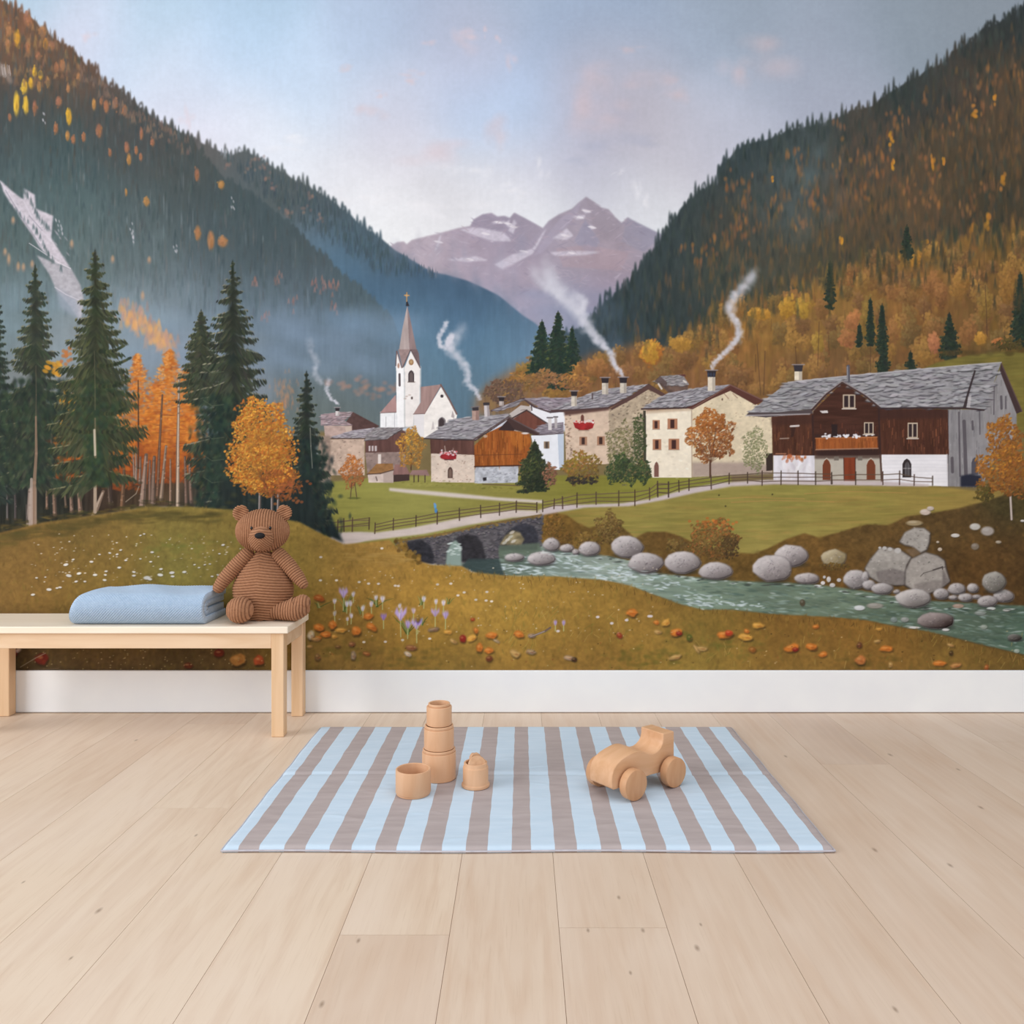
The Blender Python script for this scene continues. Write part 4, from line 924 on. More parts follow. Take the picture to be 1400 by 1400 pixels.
    line([(562, 620), (562, 642)], 1.8, (84, 60, 48), 1)
    leafy(562, 612, 18, 27, [(206, 150, 56), (190, 130, 52), (214, 166, 74), (170, 120, 60)], 330, 2, (128, 92, 58))
    leafy(482, 645, 16, 22, [(190, 118, 64), (200, 132, 74), (170, 104, 58)], 260, 2, (120, 78, 54))
    for p in [[(481, 660), (479, 682)], [(485, 660), (488, 682)]]: line(p, 1.2, (84, 62, 54), .9)
    dab(484, 681, 9, 1.6, (92, 96, 50), .8)
    # small lower fences
    for p in [[(452, 715), (505, 708)], [(452, 722), (505, 715)], [(660, 662), (710, 664)]]: line(p, 1.4, (96, 76, 62), .8)
    spots([(540, 660), (590, 655), (720, 668), (720, 674), (600, 668)], 60, [(110, 108, 48), (160, 150, 84)], 1, 3, .5, .4)


def paint_ground():
    # far meadow on the right bank
    mg = field([(760, 715, (140, 120, 62)), (830, 700, (158, 140, 74)), (900, 690, (152, 138, 74)), (1000, 690, (150, 140, 74)), (1000, 715, (142, 136, 72)), (1080, 680, (140, 134, 70)), (1200, 680, (142, 132, 68)), (1290, 680, (146, 128, 66)), (900, 720, (142, 134, 72)), (1050, 735, (160, 142, 80)), (1150, 715, (158, 140, 76)), (1250, 700, (158, 136, 76)), (1330, 690, (150, 126, 70)), (960, 745, (142, 118, 62))], 36)
    fill([(738, 706), (760, 700), (830, 693), (880, 686), (915, 678), (955, 668), (1000, 663), (1060, 662), (1200, 664), (1280, 665), (1345, 672), (1400, 664), (1580, 650), (1580, 800), (740, 800)], mg, 1, .5, 'h', .05)
    for k in range(330):
        x = R.uniform(760, 1330); y = R.uniform(675, 740)
        dab(x, y, R.uniform(8, 30), R.uniform(.8, 2.4), jit(lerp(tuple(at(x, y)), pick([(172, 150, 84), (128, 126, 62), (176, 134, 78), (136, 132, 70), (120, 116, 56)]), R.uniform(.2, .6)), .03), .5, R.uniform(-.08, .02), 0)
    for x, y in [(1000, 687), (960, 683), (1100, 675)]: line([(x, y), (x + 60, y - 3), (x + 140, y - 1)], 1.2, (186, 140, 84), .5)
    for x, y in [(883 + 100, 677), (992, 692), (1056, 676)]: dab(x, y, 1.2, 1.2, (70, 64, 40), .9)
    # river bank
    bk = field([(760, 720, (118, 88, 42)), (800, 740, (112, 88, 46)), (850, 740, (116, 92, 50)), (900, 745, (104, 78, 42)), (1000, 770, (110, 84, 44)), (1100, 750, (106, 80, 44)), (1130, 780, (116, 84, 42)), (1200, 740, (104, 78, 44)), (1300, 720, (90, 70, 42)), (1380, 690, (72, 62, 40)), (1330, 770, (92, 66, 36)), (1400, 760, (84, 62, 36)), (1180, 720, (96, 76, 44)), (1060, 765, (114, 88, 44))], 30)
    bank = [(736, 706), (752, 700), (775, 704), (790, 715), (805, 722), (822, 716), (838, 706), (850, 720), (868, 735), (885, 727), (910, 727), (930, 733), (960, 748), (1000, 755), (1030, 757), (1050, 750), (1075, 737), (1100, 729), (1120, 735), (1150, 727), (1165, 722), (1185, 717), (1215, 718), (1240, 706), (1270, 702), (1310, 695), (1345, 686), (1400, 668), (1580, 640), (1580, 900), (740, 900)]
    fill(bank, bk, 1, 1.0, 'fm', .08)
    for x, y in scatter(bank, 1500):
        if y > 850: continue
        dab(x, y, R.uniform(1.5, 5), R.uniform(1.5, 5), jit(lerp(tuple(at(x, y)), pick([(136, 106, 56), (84, 62, 34), (120, 94, 48), (146, 112, 60), (72, 56, 34)]), R.uniform(.15, .5)), .04), .5, R.uniform(-1, 1), .1)
    for x, y, rx, ry, cs in [(755, 718, 16, 18, [(130, 96, 46), (150, 112, 54)]), (832, 722, 18, 22, [(136, 112, 62), (112, 90, 52), (150, 126, 72)]), (975, 738, 33, 27, [(150, 116, 66), (132, 106, 58), (170, 104, 56), (120, 98, 52)]), (805, 738, 20, 12, [(124, 98, 50), (140, 112, 58)]), (770, 735, 14, 12, [(120, 90, 44)]), (925, 745, 14, 10, [(128, 104, 58)])]:
        leafy(x, y, rx, ry, cs, int(rx * ry * .7), 2.6, (76, 58, 36))
    for k in range(22): dab(975 + R.normal(0, 15), 715 + R.normal(0, 4), 2.4, 2, jit((178, 104, 52), .08), .7)
    leafy(998, 748, 12, 16, [(92, 72, 44)], 90, 2.4, (64, 50, 36))
    fill([(1340, 690), (1400, 668), (1580, 640), (1580, 760), (1420, 720), (1370, 705)], (74, 66, 40), .6, 4, 'f', .1)
    # water
    wt = field([(620, 750, (150, 165, 160)), (650, 775, (56, 70, 70)), (700, 765, (96, 118, 114)), (740, 775, (120, 142, 138)), (800, 770, (128, 148, 142)), (850, 780, (134, 152, 146)), (900, 800, (116, 138, 128)), (950, 800, (112, 134, 122)), (1000, 815, (104, 126, 112)), (1050, 805, (92, 112, 100)), (1100, 815, (96, 116, 102)), (1150, 820, (96, 116, 102)), (1200, 835, (88, 108, 94)), (1260, 840, (84, 104, 92)), (1320, 850, (82, 104, 92)), (1380, 850, (70, 92, 80)), (1400, 880, (84, 112, 100)), (1350, 830, (74, 88, 78)), (1500, 880, (74, 98, 88)), (690, 755, (104, 120, 100)), (700, 745, (70, 82, 76))], 26)
    river = [(600, 775), (608, 742), (630, 735), (680, 735), (740, 742), (765, 752), (830, 760), (875, 770), (900, 784), (950, 789), (1000, 794), (1030, 795), (1085, 797), (1125, 800), (1170, 806), (1250, 820), (1320, 824), (1400, 828), (1580, 840), (1580, 950), (1400, 895), (1345, 882), (1290, 868), (1230, 857), (1180, 847), (1100, 842), (1050, 839), (1000, 834), (960, 834), (930, 826), (890, 812), (860, 801), (830, 794), (760, 789), (690, 789), (655, 785), (632, 775)]
    wt = wt * np.array((1.14, 1.08, 1.05), np.float32)
    fill(river, wt, 1, .5, 'h', .08)
    for x, y in scatter(river, 1500):
        white = .42 if x < 960 else .12
        c = pick([(206, 222, 226), (176, 198, 200), (224, 232, 234)]) if R.random() < white else pick([(78, 98, 92), (128, 150, 140), (150, 168, 158), (64, 84, 78), (104, 128, 118)])
        c = lerp(tuple(at(x, y)), c, R.uniform(.3, .8))
        dab(x, y, R.uniform(2, 8), R.uniform(.6, 1.5), jit(c, .03), .6, R.uniform(-.1, .3), .2)
    for x, y, n in [(690, 775, 20), (720, 780, 20), (850, 783, 25), (800, 775, 20), (950, 818, 16), (960, 826, 16), (1015, 828, 16), (760, 765, 16), (840, 790, 15), (910, 800, 12), (930, 830, 10), (620, 745, 10), (740, 757, 10), (880, 790, 12)]:
        for k in range(n): dab(x + R.normal(0, 16), y + R.normal(0, 3), R.uniform(1.5, 6), R.uniform(.6, 1.3), jit((216, 228, 234), .02), .6, R.uniform(-.2, .4), .3)
    # bridge
    wall = [(540, 742), (560, 738), (580, 735), (620, 727), (660, 718), (700, 710), (744, 702), (741, 722), (739, 748), (730, 742), (682, 748), (682, 764), (664, 766), (608, 772), (590, 771), (568, 768), (548, 752)]
    fill(wall, (92, 88, 92), 1, .3, 'f', .1)
    for x, y in scatter(wall, 420):
        dab(x, y + .8, R.uniform(1.6, 3.4), R.uniform(1, 1.8), jit((56, 54, 60), .08), .6, R.uniform(-.3, .3), .4)
        dab(x, y, R.uniform(1.4, 3), R.uniform(.8, 1.5), jit(pick([(112, 108, 112), (98, 94, 100), (126, 120, 122), (84, 82, 90)]), .05), .7, R.uniform(-.3, .3), .5)
    fill([(548, 752), (556, 742), (574, 737), (588, 745), (594, 760), (592, 771), (568, 768)], (46, 46, 52), .92, 1, 'f', .15)
    fill([(609, 773), (611, 754), (617, 742), (626, 734), (640, 730), (652, 733), (660, 744), (664, 766), (632, 768)], (52, 50, 54), 1, .3, 'f', .12)
    fill([(609, 773), (611, 754), (617, 742), (623, 738), (629, 745), (631, 757), (631, 774)], (140, 158, 150), 1, .3)
    for k in range(26): dab(R.uniform(612, 630), R.uniform(742, 760), 2.4, .9, jit((206, 218, 216), .03), .7, 0, .3)
    fill([(631, 775), (640, 764), (682, 764), (690, 788), (655, 785)], (58, 72, 72), .9, 1)
    fill([(682, 748), (685, 738), (694, 726), (706, 718), (718, 715), (730, 720), (736, 732), (735, 752), (684, 752)], (58, 58, 66), 1, .4, 'f', .12)
    fill([(682, 746), (738, 742), (740, 757), (682, 760)], (98, 112, 96), .8, 1)
    fill([(683, 745), (690, 733), (700, 725), (711, 728), (717, 738), (712, 745)], (138, 126, 98), 1, .4, 'f', .15)
    for x, y in [(690, 742), (698, 734), (702, 740), (694, 738), (700, 728)]: dab(x, y, 4, 2, jit((206, 200, 190), .06), .8, -.5)
    # path over the bridge and along the meadow
    pc = (206, 192, 186)
    fill([(440, 742), (462, 728), (490, 727), (515, 728), (560, 722), (620, 710), (660, 702), (700, 697), (735, 698), (742, 704), (700, 708), (640, 718), (580, 730), (530, 736), (500, 740), (480, 745), (474, 748)], pc, 1, .4, 'h', .03)
    fill([(532, 667), (560, 669), (620, 674), (680, 680), (742, 684), (742, 688), (690, 685), (620, 680), (556, 674), (532, 671)], (208, 196, 188), 1, .3)
    fill([(735, 698), (760, 690), (790, 690), (850, 688), (890, 682), (940, 668), (985, 660), (1050, 656), (1200, 658), (1270, 662), (1270, 665), (1200, 664), (1060, 662), (1000, 665), (950, 674), (905, 684), (860, 692), (800, 694), (742, 704)], (200, 186, 186), 1, .4)
    for p in [[(540, 740), (600, 731), (660, 718), (740, 704)]]: line(p, 2.6, (122, 98, 58), .85)
    spots([(545, 737), (600, 729), (660, 717), (740, 704), (740, 708), (660, 722), (590, 735)], 80, [(136, 108, 60), (104, 88, 52), (150, 120, 66)], 1, 2.4, .7)
    # fences
    def fence(px, tops, bots, rails, c=(96, 78, 66), w=1.6):
        for i in range(rails):
            t = (i + .35) / rails
            line([(x, a + (b - a) * t + R.normal(0, .25)) for x, a, b in zip(px, tops, bots)], 1.2, jit(c, .06), .9)
        for x, a, b in zip(px, tops, bots): line([(x, a - 1), (x + R.normal(0, .3), b + 1.5)], w, jit(lerp(c, (60, 46, 40), .5), .06), 1)
    fence([462, 470, 482, 505], [712, 710, 709, 709], [725, 725, 725, 722], 2)
    fence([513, 538, 569, 598, 628, 657, 683, 706, 734], [716, 710, 706, 700, 696, 692, 689, 686, 688], [728, 723, 718, 715, 710, 706, 703, 699, 699], 3)
    fence([742, 758, 769, 789, 815, 846, 868, 888, 899, 914], [685, 683, 680, 675, 674, 672, 671, 668, 659, 660], [698, 694, 694, 692, 688, 690, 690, 682, 678, 678], 3)
    fence([899, 914, 928, 942, 972, 997, 1022, 1042, 1068, 1091, 1115, 1137], [662, 660, 658, 656, 651, 648, 647, 645, 645, 645, 646, 647], [676, 678, 671, 669, 667, 660, 659, 662, 661, 661, 661, 660], 3)
    fence([1137, 1170, 1207, 1230, 1250, 1275], [648, 646, 646, 645, 650, 652], [660, 661, 661, 661, 662, 662], 2)
    dab(595, 692, 1.8, 3.6, (96, 156, 206), 1, 0, .5); dab(596, 698, 2, 3.5, (80, 132, 186), 1, 0, .5); dab(594, 689, 1.2, 1.6, (120, 150, 196), 1)
    # boulders
    def rock(cx, cy, rx, ry, c=(176, 168, 168), d=.6, pts=None):
        n = 13; ph = R.uniform(0, 6)
        if pts is None:
            pts = [(cx + rx * math.cos(2 * math.pi * k / n) * (1 + R.uniform(-.09, .07)), cy + ry * math.sin(2 * math.pi * k / n) * (1 + R.uniform(-.09, .07)) * (1 if math.sin(2 * math.pi * k / n) < 0 else .9)) for k in range(n)]
        dab(cx + 1.5, cy + ry * .78, rx * 1.05, ry * .35, (44, 46, 44), .75, 0, .2)
        fill([(x + .8, y + .8) for x, y in pts], (52, 46, 50), .9, .4)
        fill(pts, c, 1, .2, 'f', .05)
        r = pmask(pts)
        ix, iy, m = r; h, w = m.shape; s = np.s_[iy:iy + h, ix:ix + w]
        v = np.clip(.12 + .5 * (GX[s] - cx) / rx + .72 * (GY[s] - cy) / ry + .12 * N_MID[s] + .08 * N_FINE[s], -.5, 1.2)[..., None]
        sh = np.where(v > 0, -v * d * 130, -v * 66)
        IMG[s] += (sh * m[..., None]).astype(np.float32)
        for k in range(int(rx * ry * .13) + 3):
            x, y = cx + R.normal(0, rx * .4), cy + R.normal(0, ry * .4)
            if abs(x - cx) / rx + abs(y - cy) / ry < 1:
                dab(x, y, R.uniform(.6, 1.8), R.uniform(.4, 1), jit(lerp(tuple(at(x, y)), pick([(70, 64, 70), (206, 198, 198), (120, 108, 112)]), .42), .05), .6, R.uniform(-1, 1), .2)
    for a in [(754, 745, 12, 9.5), (775, 749.5, 10.5, 5.5), (787, 754.5, 5, 4), (806, 750.5, 15, 10.5), (857, 747.5, 22, 16), (703, 762, 13, 6), (740, 764, 20, 10), (883, 770, 24, 14.5), (1082, 760, 23, 15.5), (1057, 777.5, 27, 19.5), (933, 769.5, 24.5, 15.5), (979, 781, 24, 12.5), (1103, 791, 18, 8)]:
        rock(*a)
    rock(1140, 763, 18, 12, (164, 150, 120), .3); leafy(1140, 775, 18, 5, [(116, 92, 48)], 60, 2.4, (84, 64, 36))
    Z = zm(1100, 640, 4.667)
    rock(0, 0, 1, 1, (164, 158, 152), .35, Z([(600, 470), (640, 410), (700, 380), (760, 382), (798, 410), (795, 470), (778, 520), (740, 540), (690, 490), (630, 485)])) if False else None
    def slab(p, c, dk, facets):
        P = Z(p); cx = np.mean([q[0] for q in P]); cy = np.mean([q[1] for q in P])
        fill([(x + (x - cx) * .05 + .6, y + (y - cy) * .05 + .8) for x, y in P], (50, 44, 44), .9, .5)
        fill(P, c, 1, .25, 'fm', .04)
        for f, cc in facets: fill(Z(f), cc, .8, .8, 'f', .05)
        spots(P, 40, [(90, 82, 80), (204, 196, 190), (140, 132, 128)], .5, 1.6, .5)
    slab([(605, 470), (640, 410), (700, 380), (760, 382), (798, 410), (795, 470), (778, 520), (740, 540), (690, 500), (640, 490)], (168, 162, 156), 0, [([(640, 520), (700, 510), (740, 540), (690, 570)], (120, 100, 80))])
    slab([(385, 640), (420, 580), (480, 510), (540, 505), (620, 530), (680, 570), (650, 620), (640, 740), (580, 745), (470, 725), (410, 690)], (160, 154, 148), 0, [([(455, 660), (560, 640), (645, 660), (640, 745), (560, 742), (470, 722)], (120, 112, 110)), ([(480, 515), (600, 530), (660, 580), (500, 600), (420, 600)], (172, 166, 160))])
    for x, y, r in [(510, 510, 3), (545, 517, 3), (595, 526, 5), (480, 508, 2)]: dab(1100 + x / 4.667, 640 + y / 4.667, r, r * .8, (190, 186, 184), 1, 0, .6)
    slab([(645, 650), (680, 580), (770, 537), (850, 560), (892, 590), (900, 640), (925, 720), (860, 770), (790, 798), (700, 780), (642, 745)], (164, 157, 151), 0, [([(700, 740), (800, 720), (925, 720), (860, 772), (780, 798), (700, 780)], (134, 126, 122)), ([(880, 640), (925, 720), (880, 760)], (112, 104, 102))])
    line(Z([(740, 690), (760, 670), (830, 650), (900, 630)]), 1, (80, 72, 70), .8); line(Z([(820, 650), (880, 630), (880, 645)]), 1.6, (70, 62, 60), .8)
    for a in [(1169, 792, 16, 14), (1183, 790, 5, 9), (1188, 800, 9, 7), (1206, 805, 15, 8), (1287, 812, 11, 8), (1308, 805, 12.5, 8.5), (1330, 804, 8, 6.5), (1303, 817, 6.5, 3.2), (1335, 816, 7, 3), (1320, 817, 10, 6), (1372, 815, 14, 9), (1350, 822, 14, 8.5), (1226, 809, 5, 3)]:
        rock(*a, (170, 164, 164), .55)
    rock(1359, 796, 17, 15, (142, 138, 132), .4); rock(1249, 818, 25, 13.5, (176, 170, 168), .7); rock(1280, 849, 25, 12, (130, 118, 116), .8); rock(1387, 872, 10, 5, (92, 88, 84), .4)
    for x, y, rx, ry, c in [(1175, 831, 8, 3.6, (206, 210, 212)), (1196, 828, 12, 4, (150, 146, 138)), (1310, 828.5, 8, 3, (160, 138, 124)), (1237, 847, 6, 3.6, (150, 152, 148)), (1222, 847, 5, 4, (120, 134, 130)), (1333, 720, 8, 5, (186, 182, 176)), (1350, 726, 10, 7, (160, 152, 146)), (1306, 732, 6, 2.6, (206, 200, 196)), (1333, 747, 6, 5, (130, 116, 104)), (1285, 751, 3, 2.4, (190, 176, 160)), (1282, 741, 2, 1.4, (180, 166, 150)), (1250, 715, 12, 4, (170, 150, 116)), (1265, 700, 8, 4.5, (206, 188, 176)), (1272, 695, 5, 3, (196, 180, 172)), (1340, 838, 8, 3, (140, 148, 142)), (1345, 857, 5, 3, (150, 160, 150)), (1097, 824, 4, 5, (86, 78, 62)), (1125, 797, 3, 2.6, (214, 210, 208)), (1133, 792, 3, 4, (210, 206, 206)), (1138, 800, 4, 3, (200, 198, 198)), (1147, 793, 3, 2.5, (190, 186, 186)), (1127, 789, 2, 2, (190, 186, 186)), (1365, 741, 4, 2, (176, 160, 140)), (1398, 712, 3, 1.4, (210, 204, 204)), (1118, 801, 5, 1.4, (214, 216, 216)), (1355, 832, 6, 2, (200, 206, 202)), (1376, 834, 5, 1.6, (206, 210, 206)), (1390, 890, 4, 3, (160, 172, 160)), (1293, 861, 5, 1.8, (214, 214, 212)), (1250, 858, 8, 1.5, (208, 208, 206))]:
        dab(x + .6, y + 1.1, rx, ry, (60, 56, 52), .7, 0, .4); dab(x, y, rx, ry, jit(c, .03), .95, 0, .65); dab(x - rx * .2, y - ry * .3, rx * .5, ry * .4, lerp(c, (255, 255, 255), .25), .6)
    for k in range(90):
        x = R.uniform(740, 1390); y = np.interp(x, [740, 830, 900, 1000, 1130, 1250, 1400], [756, 764, 786, 797, 803, 832, 834])
        dab(x, y + R.normal(0, 1), R.uniform(2, 6), R.uniform(.6, 1.2), jit(pick([(206, 214, 214), (50, 52, 50)]), .05), .55, 0, .3)


def paint_woods():
    # dark wood behind the meadow, left
    und = field([(-100, 640, (30, 36, 38)), (20, 640, (38, 44, 44)), (60, 660, (40, 44, 44)), (120, 640, (56, 46, 40)), (170, 660, (60, 46, 38)), (210, 620, (110, 66, 40)), (250, 650, (90, 66, 50)), (280, 660, (44, 54, 52)), (330, 690, (38, 48, 50)), (400, 700, (34, 44, 48)), (60, 700, (48, 48, 40)), (200, 690, (66, 56, 42)), (430, 720, (34, 44, 46))], 26)
    fill([(-170, 600), (0, 590), (60, 585), (200, 600), (300, 600), (420, 600), (450, 700), (470, 742), (410, 716), (330, 700), (262, 694), (200, 694), (130, 706), (60, 722), (0, 736), (-170, 765)], und, 1, 2, 'v', .14)
    # glowing larches
    lc = [(196, 116, 48), (206, 126, 54), (184, 102, 44), (212, 138, 60), (170, 92, 46)]
    for cx, top, bot, hw in [(188, 484, 660, 30), (232, 478, 640, 34), (214, 520, 650, 40), (254, 505, 640, 30), (165, 540, 670, 26), (205, 560, 660, 40), (262, 545, 640, 24), (240, 560, 660, 36), (96, 545, 660, 26), (80, 590, 660, 22), (110, 500, 560, 14)]:
        for k in range(int((bot - top) * hw * .2)):
            t = R.random() ** .8
            y = top + (bot - top) * t
            x = cx + R.normal(0, 1) * hw * .5 * (.12 + .88 * min(1, t * 1.6))
            c = lerp(pick(lc), (150, 72, 34), max(0, t - .4) * .9)
            if y > 600: c = lerp(c, (128, 62, 34), (y - 600) / 90)
            dab(x, y, R.uniform(2, 4.5), R.uniform(1.2, 3), jit(c, .06), .5, R.uniform(-.5, .5), .15)
    for cx, top in [(188, 484), (228, 480), (245, 505), (220, 500)]:
        for k in range(60):
            t = R.random(); y = top + 70 * t
            dab(cx + R.normal(0, 1) * (1 + 10 * t), y, R.uniform(1, 3), R.uniform(.8, 1.6), jit(lerp((214, 150, 84), pick(lc), t), .05), .7, R.uniform(-.5, .5), .3)
    for k in range(70):
        dab(R.uniform(160, 262), R.uniform(520, 610), R.uniform(3, 9), R.uniform(.5, .8), jit(pick([(120, 66, 40), (226, 150, 72), (150, 86, 44)]), .06), .5, R.uniform(-.2, .2), .2)
    for k in range(260):
        x, y = R.uniform(60, 240), 632 + R.normal(0, 16)
        if 100 < x < 160: continue
        dab(x, y, R.uniform(4, 9), R.uniform(3, 8), jit(pick([(136, 68, 38), (150, 78, 40), (120, 58, 34)]), .06), .3, 0, 0)
    # slim trunks
    tk = [(48, 560, 40, 722, 9, (156, 138, 128)), (70, 590, 75, 704, 5, (134, 108, 94)), (63, 640, 64, 695, 3, (150, 120, 104)), (86, 630, 90, 693, 3, (116, 98, 84)), (96, 660, 98, 700, 5, (136, 112, 98)), (107, 670, 110, 702, 6, (150, 122, 104)), (130, 585, 130, 700, 4.5, (168, 150, 132)), (170, 640, 166, 703, 6, (128, 96, 72)), (182, 615, 184, 660, 3, (150, 126, 112)), (186, 618, 186, 658, 3, (170, 146, 130)), (200, 622, 194, 694, 8, (158, 132, 116)), (192, 625, 191, 660, 4, (140, 116, 104)), (205, 630, 205, 688, 4, (134, 106, 92)), (211, 625, 209, 690, 7, (136, 112, 98)), (222, 540, 215, 680, 4, (124, 92, 74)), (227, 610, 220, 683, 5, (168, 142, 122)), (233, 628, 233, 688, 3.5, (156, 126, 106)), (245, 520, 243, 698, 5, (190, 168, 148)), (253, 625, 255, 697, 5, (120, 98, 86)), (259, 632, 262, 696, 5, (140, 114, 100)), (189, 520, 189, 640, 2, (96, 62, 46)), (276, 680, 275, 700, 4, (130, 100, 88)), (291, 690, 292, 704, 4, (134, 104, 84)), (20, 660, 21, 710, 3, (90, 84, 84)), (9, 650, 10, 710, 2.6, (104, 98, 98)), (36, 690, 37, 712, 2, (110, 100, 96)), (23, 630, 23, 655, 3, (120, 104, 92)), (152, 600, 152, 690, 4, (70, 56, 48)), (148, 660, 150, 688, 4, (96, 80, 70))]
    for xa, ya, xb, yb, w, c in tk:
        line([(xa, ya), ((xa + xb) / 2 + R.normal(0, .5), (ya + yb) / 2), (xb, yb)], w * .6, lerp(c, (40, 34, 30), .5), .95, w * 1.15)
        line([(xa - w * .12, ya), (xb - w * .16, yb)], w * .25, jit(c, .04), .95, w * .6)
        for k in range(int((yb - ya) / 9)):
            t = R.random(); dab(xa + (xb - xa) * t + R.normal(0, w * .2), ya + (yb - ya) * t, w * .22, 1.2, jit(pick([(80, 66, 58), lerp(c, (230, 214, 200), .2)]), .06), .5)
        dab(xb, yb, w * 1.1, 1.8, (70, 60, 44), .6)
    line([(141, 672), (134, 690), (124, 716)], 4, (120, 100, 86), 1, 8); line([(140, 674), (132, 692), (123, 714)], 2, (176, 156, 140), .9, 4)
    line([(172, 686), (186, 675), (190, 665)], 1.2, (150, 136, 120), .8)
    for k in range(170):
        x = R.uniform(0, 290); y = np.interp(x, [0, 60, 130, 200, 290], [722, 712, 702, 692, 696]) + R.normal(0, 3.5)
        dab(x, y, R.uniform(3, 9), R.uniform(1, 2.6), jit(pick([(66, 62, 40), (84, 74, 44), (52, 52, 38), (104, 90, 50)]), .08), .55, R.uniform(-.2, .2), .1)
    # the spruces
    G = dict(dark=(40, 46, 41), mid=(62, 69, 54), lite=(112, 112, 88))
    conifer(-70, 380, 700, 60, None, **G)
    conifer(-6, 402, 680, 42, None, dark=(42, 50, 46), mid=(60, 70, 60), lite=(98, 104, 88))
    conifer(48, 366, 660, 51, (4.5, 60, (150, 128, 112)), dark=(46, 53, 46), mid=(74, 80, 62), lite=(126, 122, 96), dens=1.15)
    for k in range(700):
        x, y = R.uniform(0, 92), R.uniform(520, 665)
        dab(x, y, R.uniform(2, 6), R.uniform(3, 8), jit(pick([(38, 50, 44), (48, 62, 50), (58, 74, 56), (34, 42, 40)]), .07), .5, R.uniform(-.5, .5), .1)
    line([(49, 500), (49.5, 540), (49, 570)], 1, (104, 92, 78), .5, 2); line([(49, 570), (49.5, 620), (47, 660), (44, 722)], 2.4, (142, 116, 98), .85, 6)
    line([(43, 655), (42, 722)], 3.5, (176, 158, 148), .8, 6)
    for k in range(14):
        dab(72 + R.normal(0, 10), 504 + R.normal(0, 5), 5, 3, jit((200, 142, 52), .06), .8, .4); dab(92 + R.normal(0, 9), 546 + R.normal(0, 7), 5, 3, jit((196, 138, 50), .06), .8, .2)
        dab(90 + R.normal(0, 5), 577 + R.normal(0, 3), 4, 2.4, jit((196, 134, 48), .06), .7, .2); dab(92 + R.normal(0, 4), 486 + R.normal(0, 7), 3, 3, jit((176, 110, 60), .06), .7, .2)
        dab(160 + R.normal(0, 8), 608 + R.normal(0, 7), 6, 2.4, jit((196, 116, 46), .06), .7, .3); dab(166 + R.normal(0, 6), 625 + R.normal(0, 8), 5, 3, jit((186, 104, 44), .06), .6, .3)
    conifer(130, 345, 655, 64, (4.5, 45, (166, 146, 128)), dark=(46, 52, 41), mid=(80, 84, 60), lite=(126, 122, 92), dens=1.1)
    for k in range(420):
        t = R.random(); y = 520 + 145 * t; x = 130 + R.normal(0, 13 + 8 * math.sin(t * 7))
        dab(x, y, R.uniform(2, 6), R.uniform(3, 7), jit(pick([(40, 52, 40), (54, 70, 48), (66, 82, 54), (46, 64, 52)]), .07), .5, R.uniform(-.5, .5), .1)
    for s, x, y, L in [(1, 132, 500, 48), (1, 135, 528, 44), (1, 138, 565, 36), (-1, 128, 545, 38), (1, 138, 590, 38), (1, 135, 480, 36), (-1, 126, 590, 40), (1, 150, 625, 24)]:
        for k in range(26):
            u = k / 26; dab(x + s * L * u, y - u * L * .26 + 5 * math.sin(u * 3), 2.6, 3.6 * (1 - u * .5), jit(pick([(40, 48, 38), (52, 62, 46), (74, 76, 52)]), .07), .8, R.uniform(-.6, .6), .3)
    line([(129, 480), (130, 530), (130, 560)], 1, (110, 102, 80), .45, 2); line([(130, 572), (130.5, 625)], 2, (128, 112, 90), .6, 3.6); line([(129, 588), (130, 622)], 3, (206, 192, 172), .8)
    conifer(275, 426, 545, 34, None, dark=(48, 54, 46), mid=(72, 76, 58), lite=(124, 120, 96))
    conifer(318, 360, 690, 63, None, dark=(43, 48, 43), mid=(70, 76, 60), lite=(140, 136, 116), dens=1.1)
    for k in range(520):
        t = R.random(); y = 540 + 155 * t; x = 296 + R.normal(0, 15)
        dab(x, y, R.uniform(2, 6), R.uniform(3, 8), jit(pick([(36, 50, 46), (48, 66, 56), (44, 58, 50), (30, 42, 42), (58, 74, 58)]), .07), .55, R.uniform(-.5, .5), .1)
    for y in (470, 500, 545, 590, 620, 650): line([(278, y + 2), (290, y + 10), (306, y + 8)], 1, (110, 118, 96), .4)
    conifer(419, 511, 735, 38, None, dark=(40, 47, 44), mid=(58, 66, 55), lite=(108, 108, 88), dens=1.05)
    for k in range(380):
        t = R.random(); y = 600 + 135 * t; x = 424 + R.normal(0, 13 + 4 * t)
        dab(x, y, R.uniform(2, 5), R.uniform(3, 8), jit(pick([(34, 46, 46), (44, 58, 52), (38, 52, 50), (28, 38, 40)]), .07), .6, R.uniform(-.5, .5), .1)
    line([(424, 585), (425, 610), (427, 640)], 1, (150, 150, 140), .7)
    # orange maple
    fill([(300, 655), (420, 655), (440, 720), (400, 716), (330, 700), (300, 698)], (38, 46, 46), .8, 4, 'v', .12)
    for x, xb in [(356, 355), (372, 372), (382, 380)]:
        line([(x, 640), (xb, 700)], 3.6, (84, 76, 72), 1); line([(x - .7, 640), (xb - 1, 700)], 1.5, (176, 164, 160), .9)
    MC = [(206, 130, 52), (214, 146, 60), (190, 112, 46), (222, 166, 74), (200, 150, 66), (176, 98, 46)]
    for k in range(60): leafy(358 + np.clip(R.normal(0, 18), -32, 30), 614 + np.clip(R.normal(0, 28), -52, 52), 16, 13, MC, 24, 3.0, (130, 86, 44))
    leafy(357, 582, 34, 36, MC, 700, 2.6, (140, 92, 46)); leafy(358, 640, 48, 36, MC, 800, 2.6, (124, 80, 42), .95); leafy(384, 662, 26, 22, [(170, 98, 52), (186, 110, 54), (150, 84, 46)], 220, 2.6, (104, 64, 40))
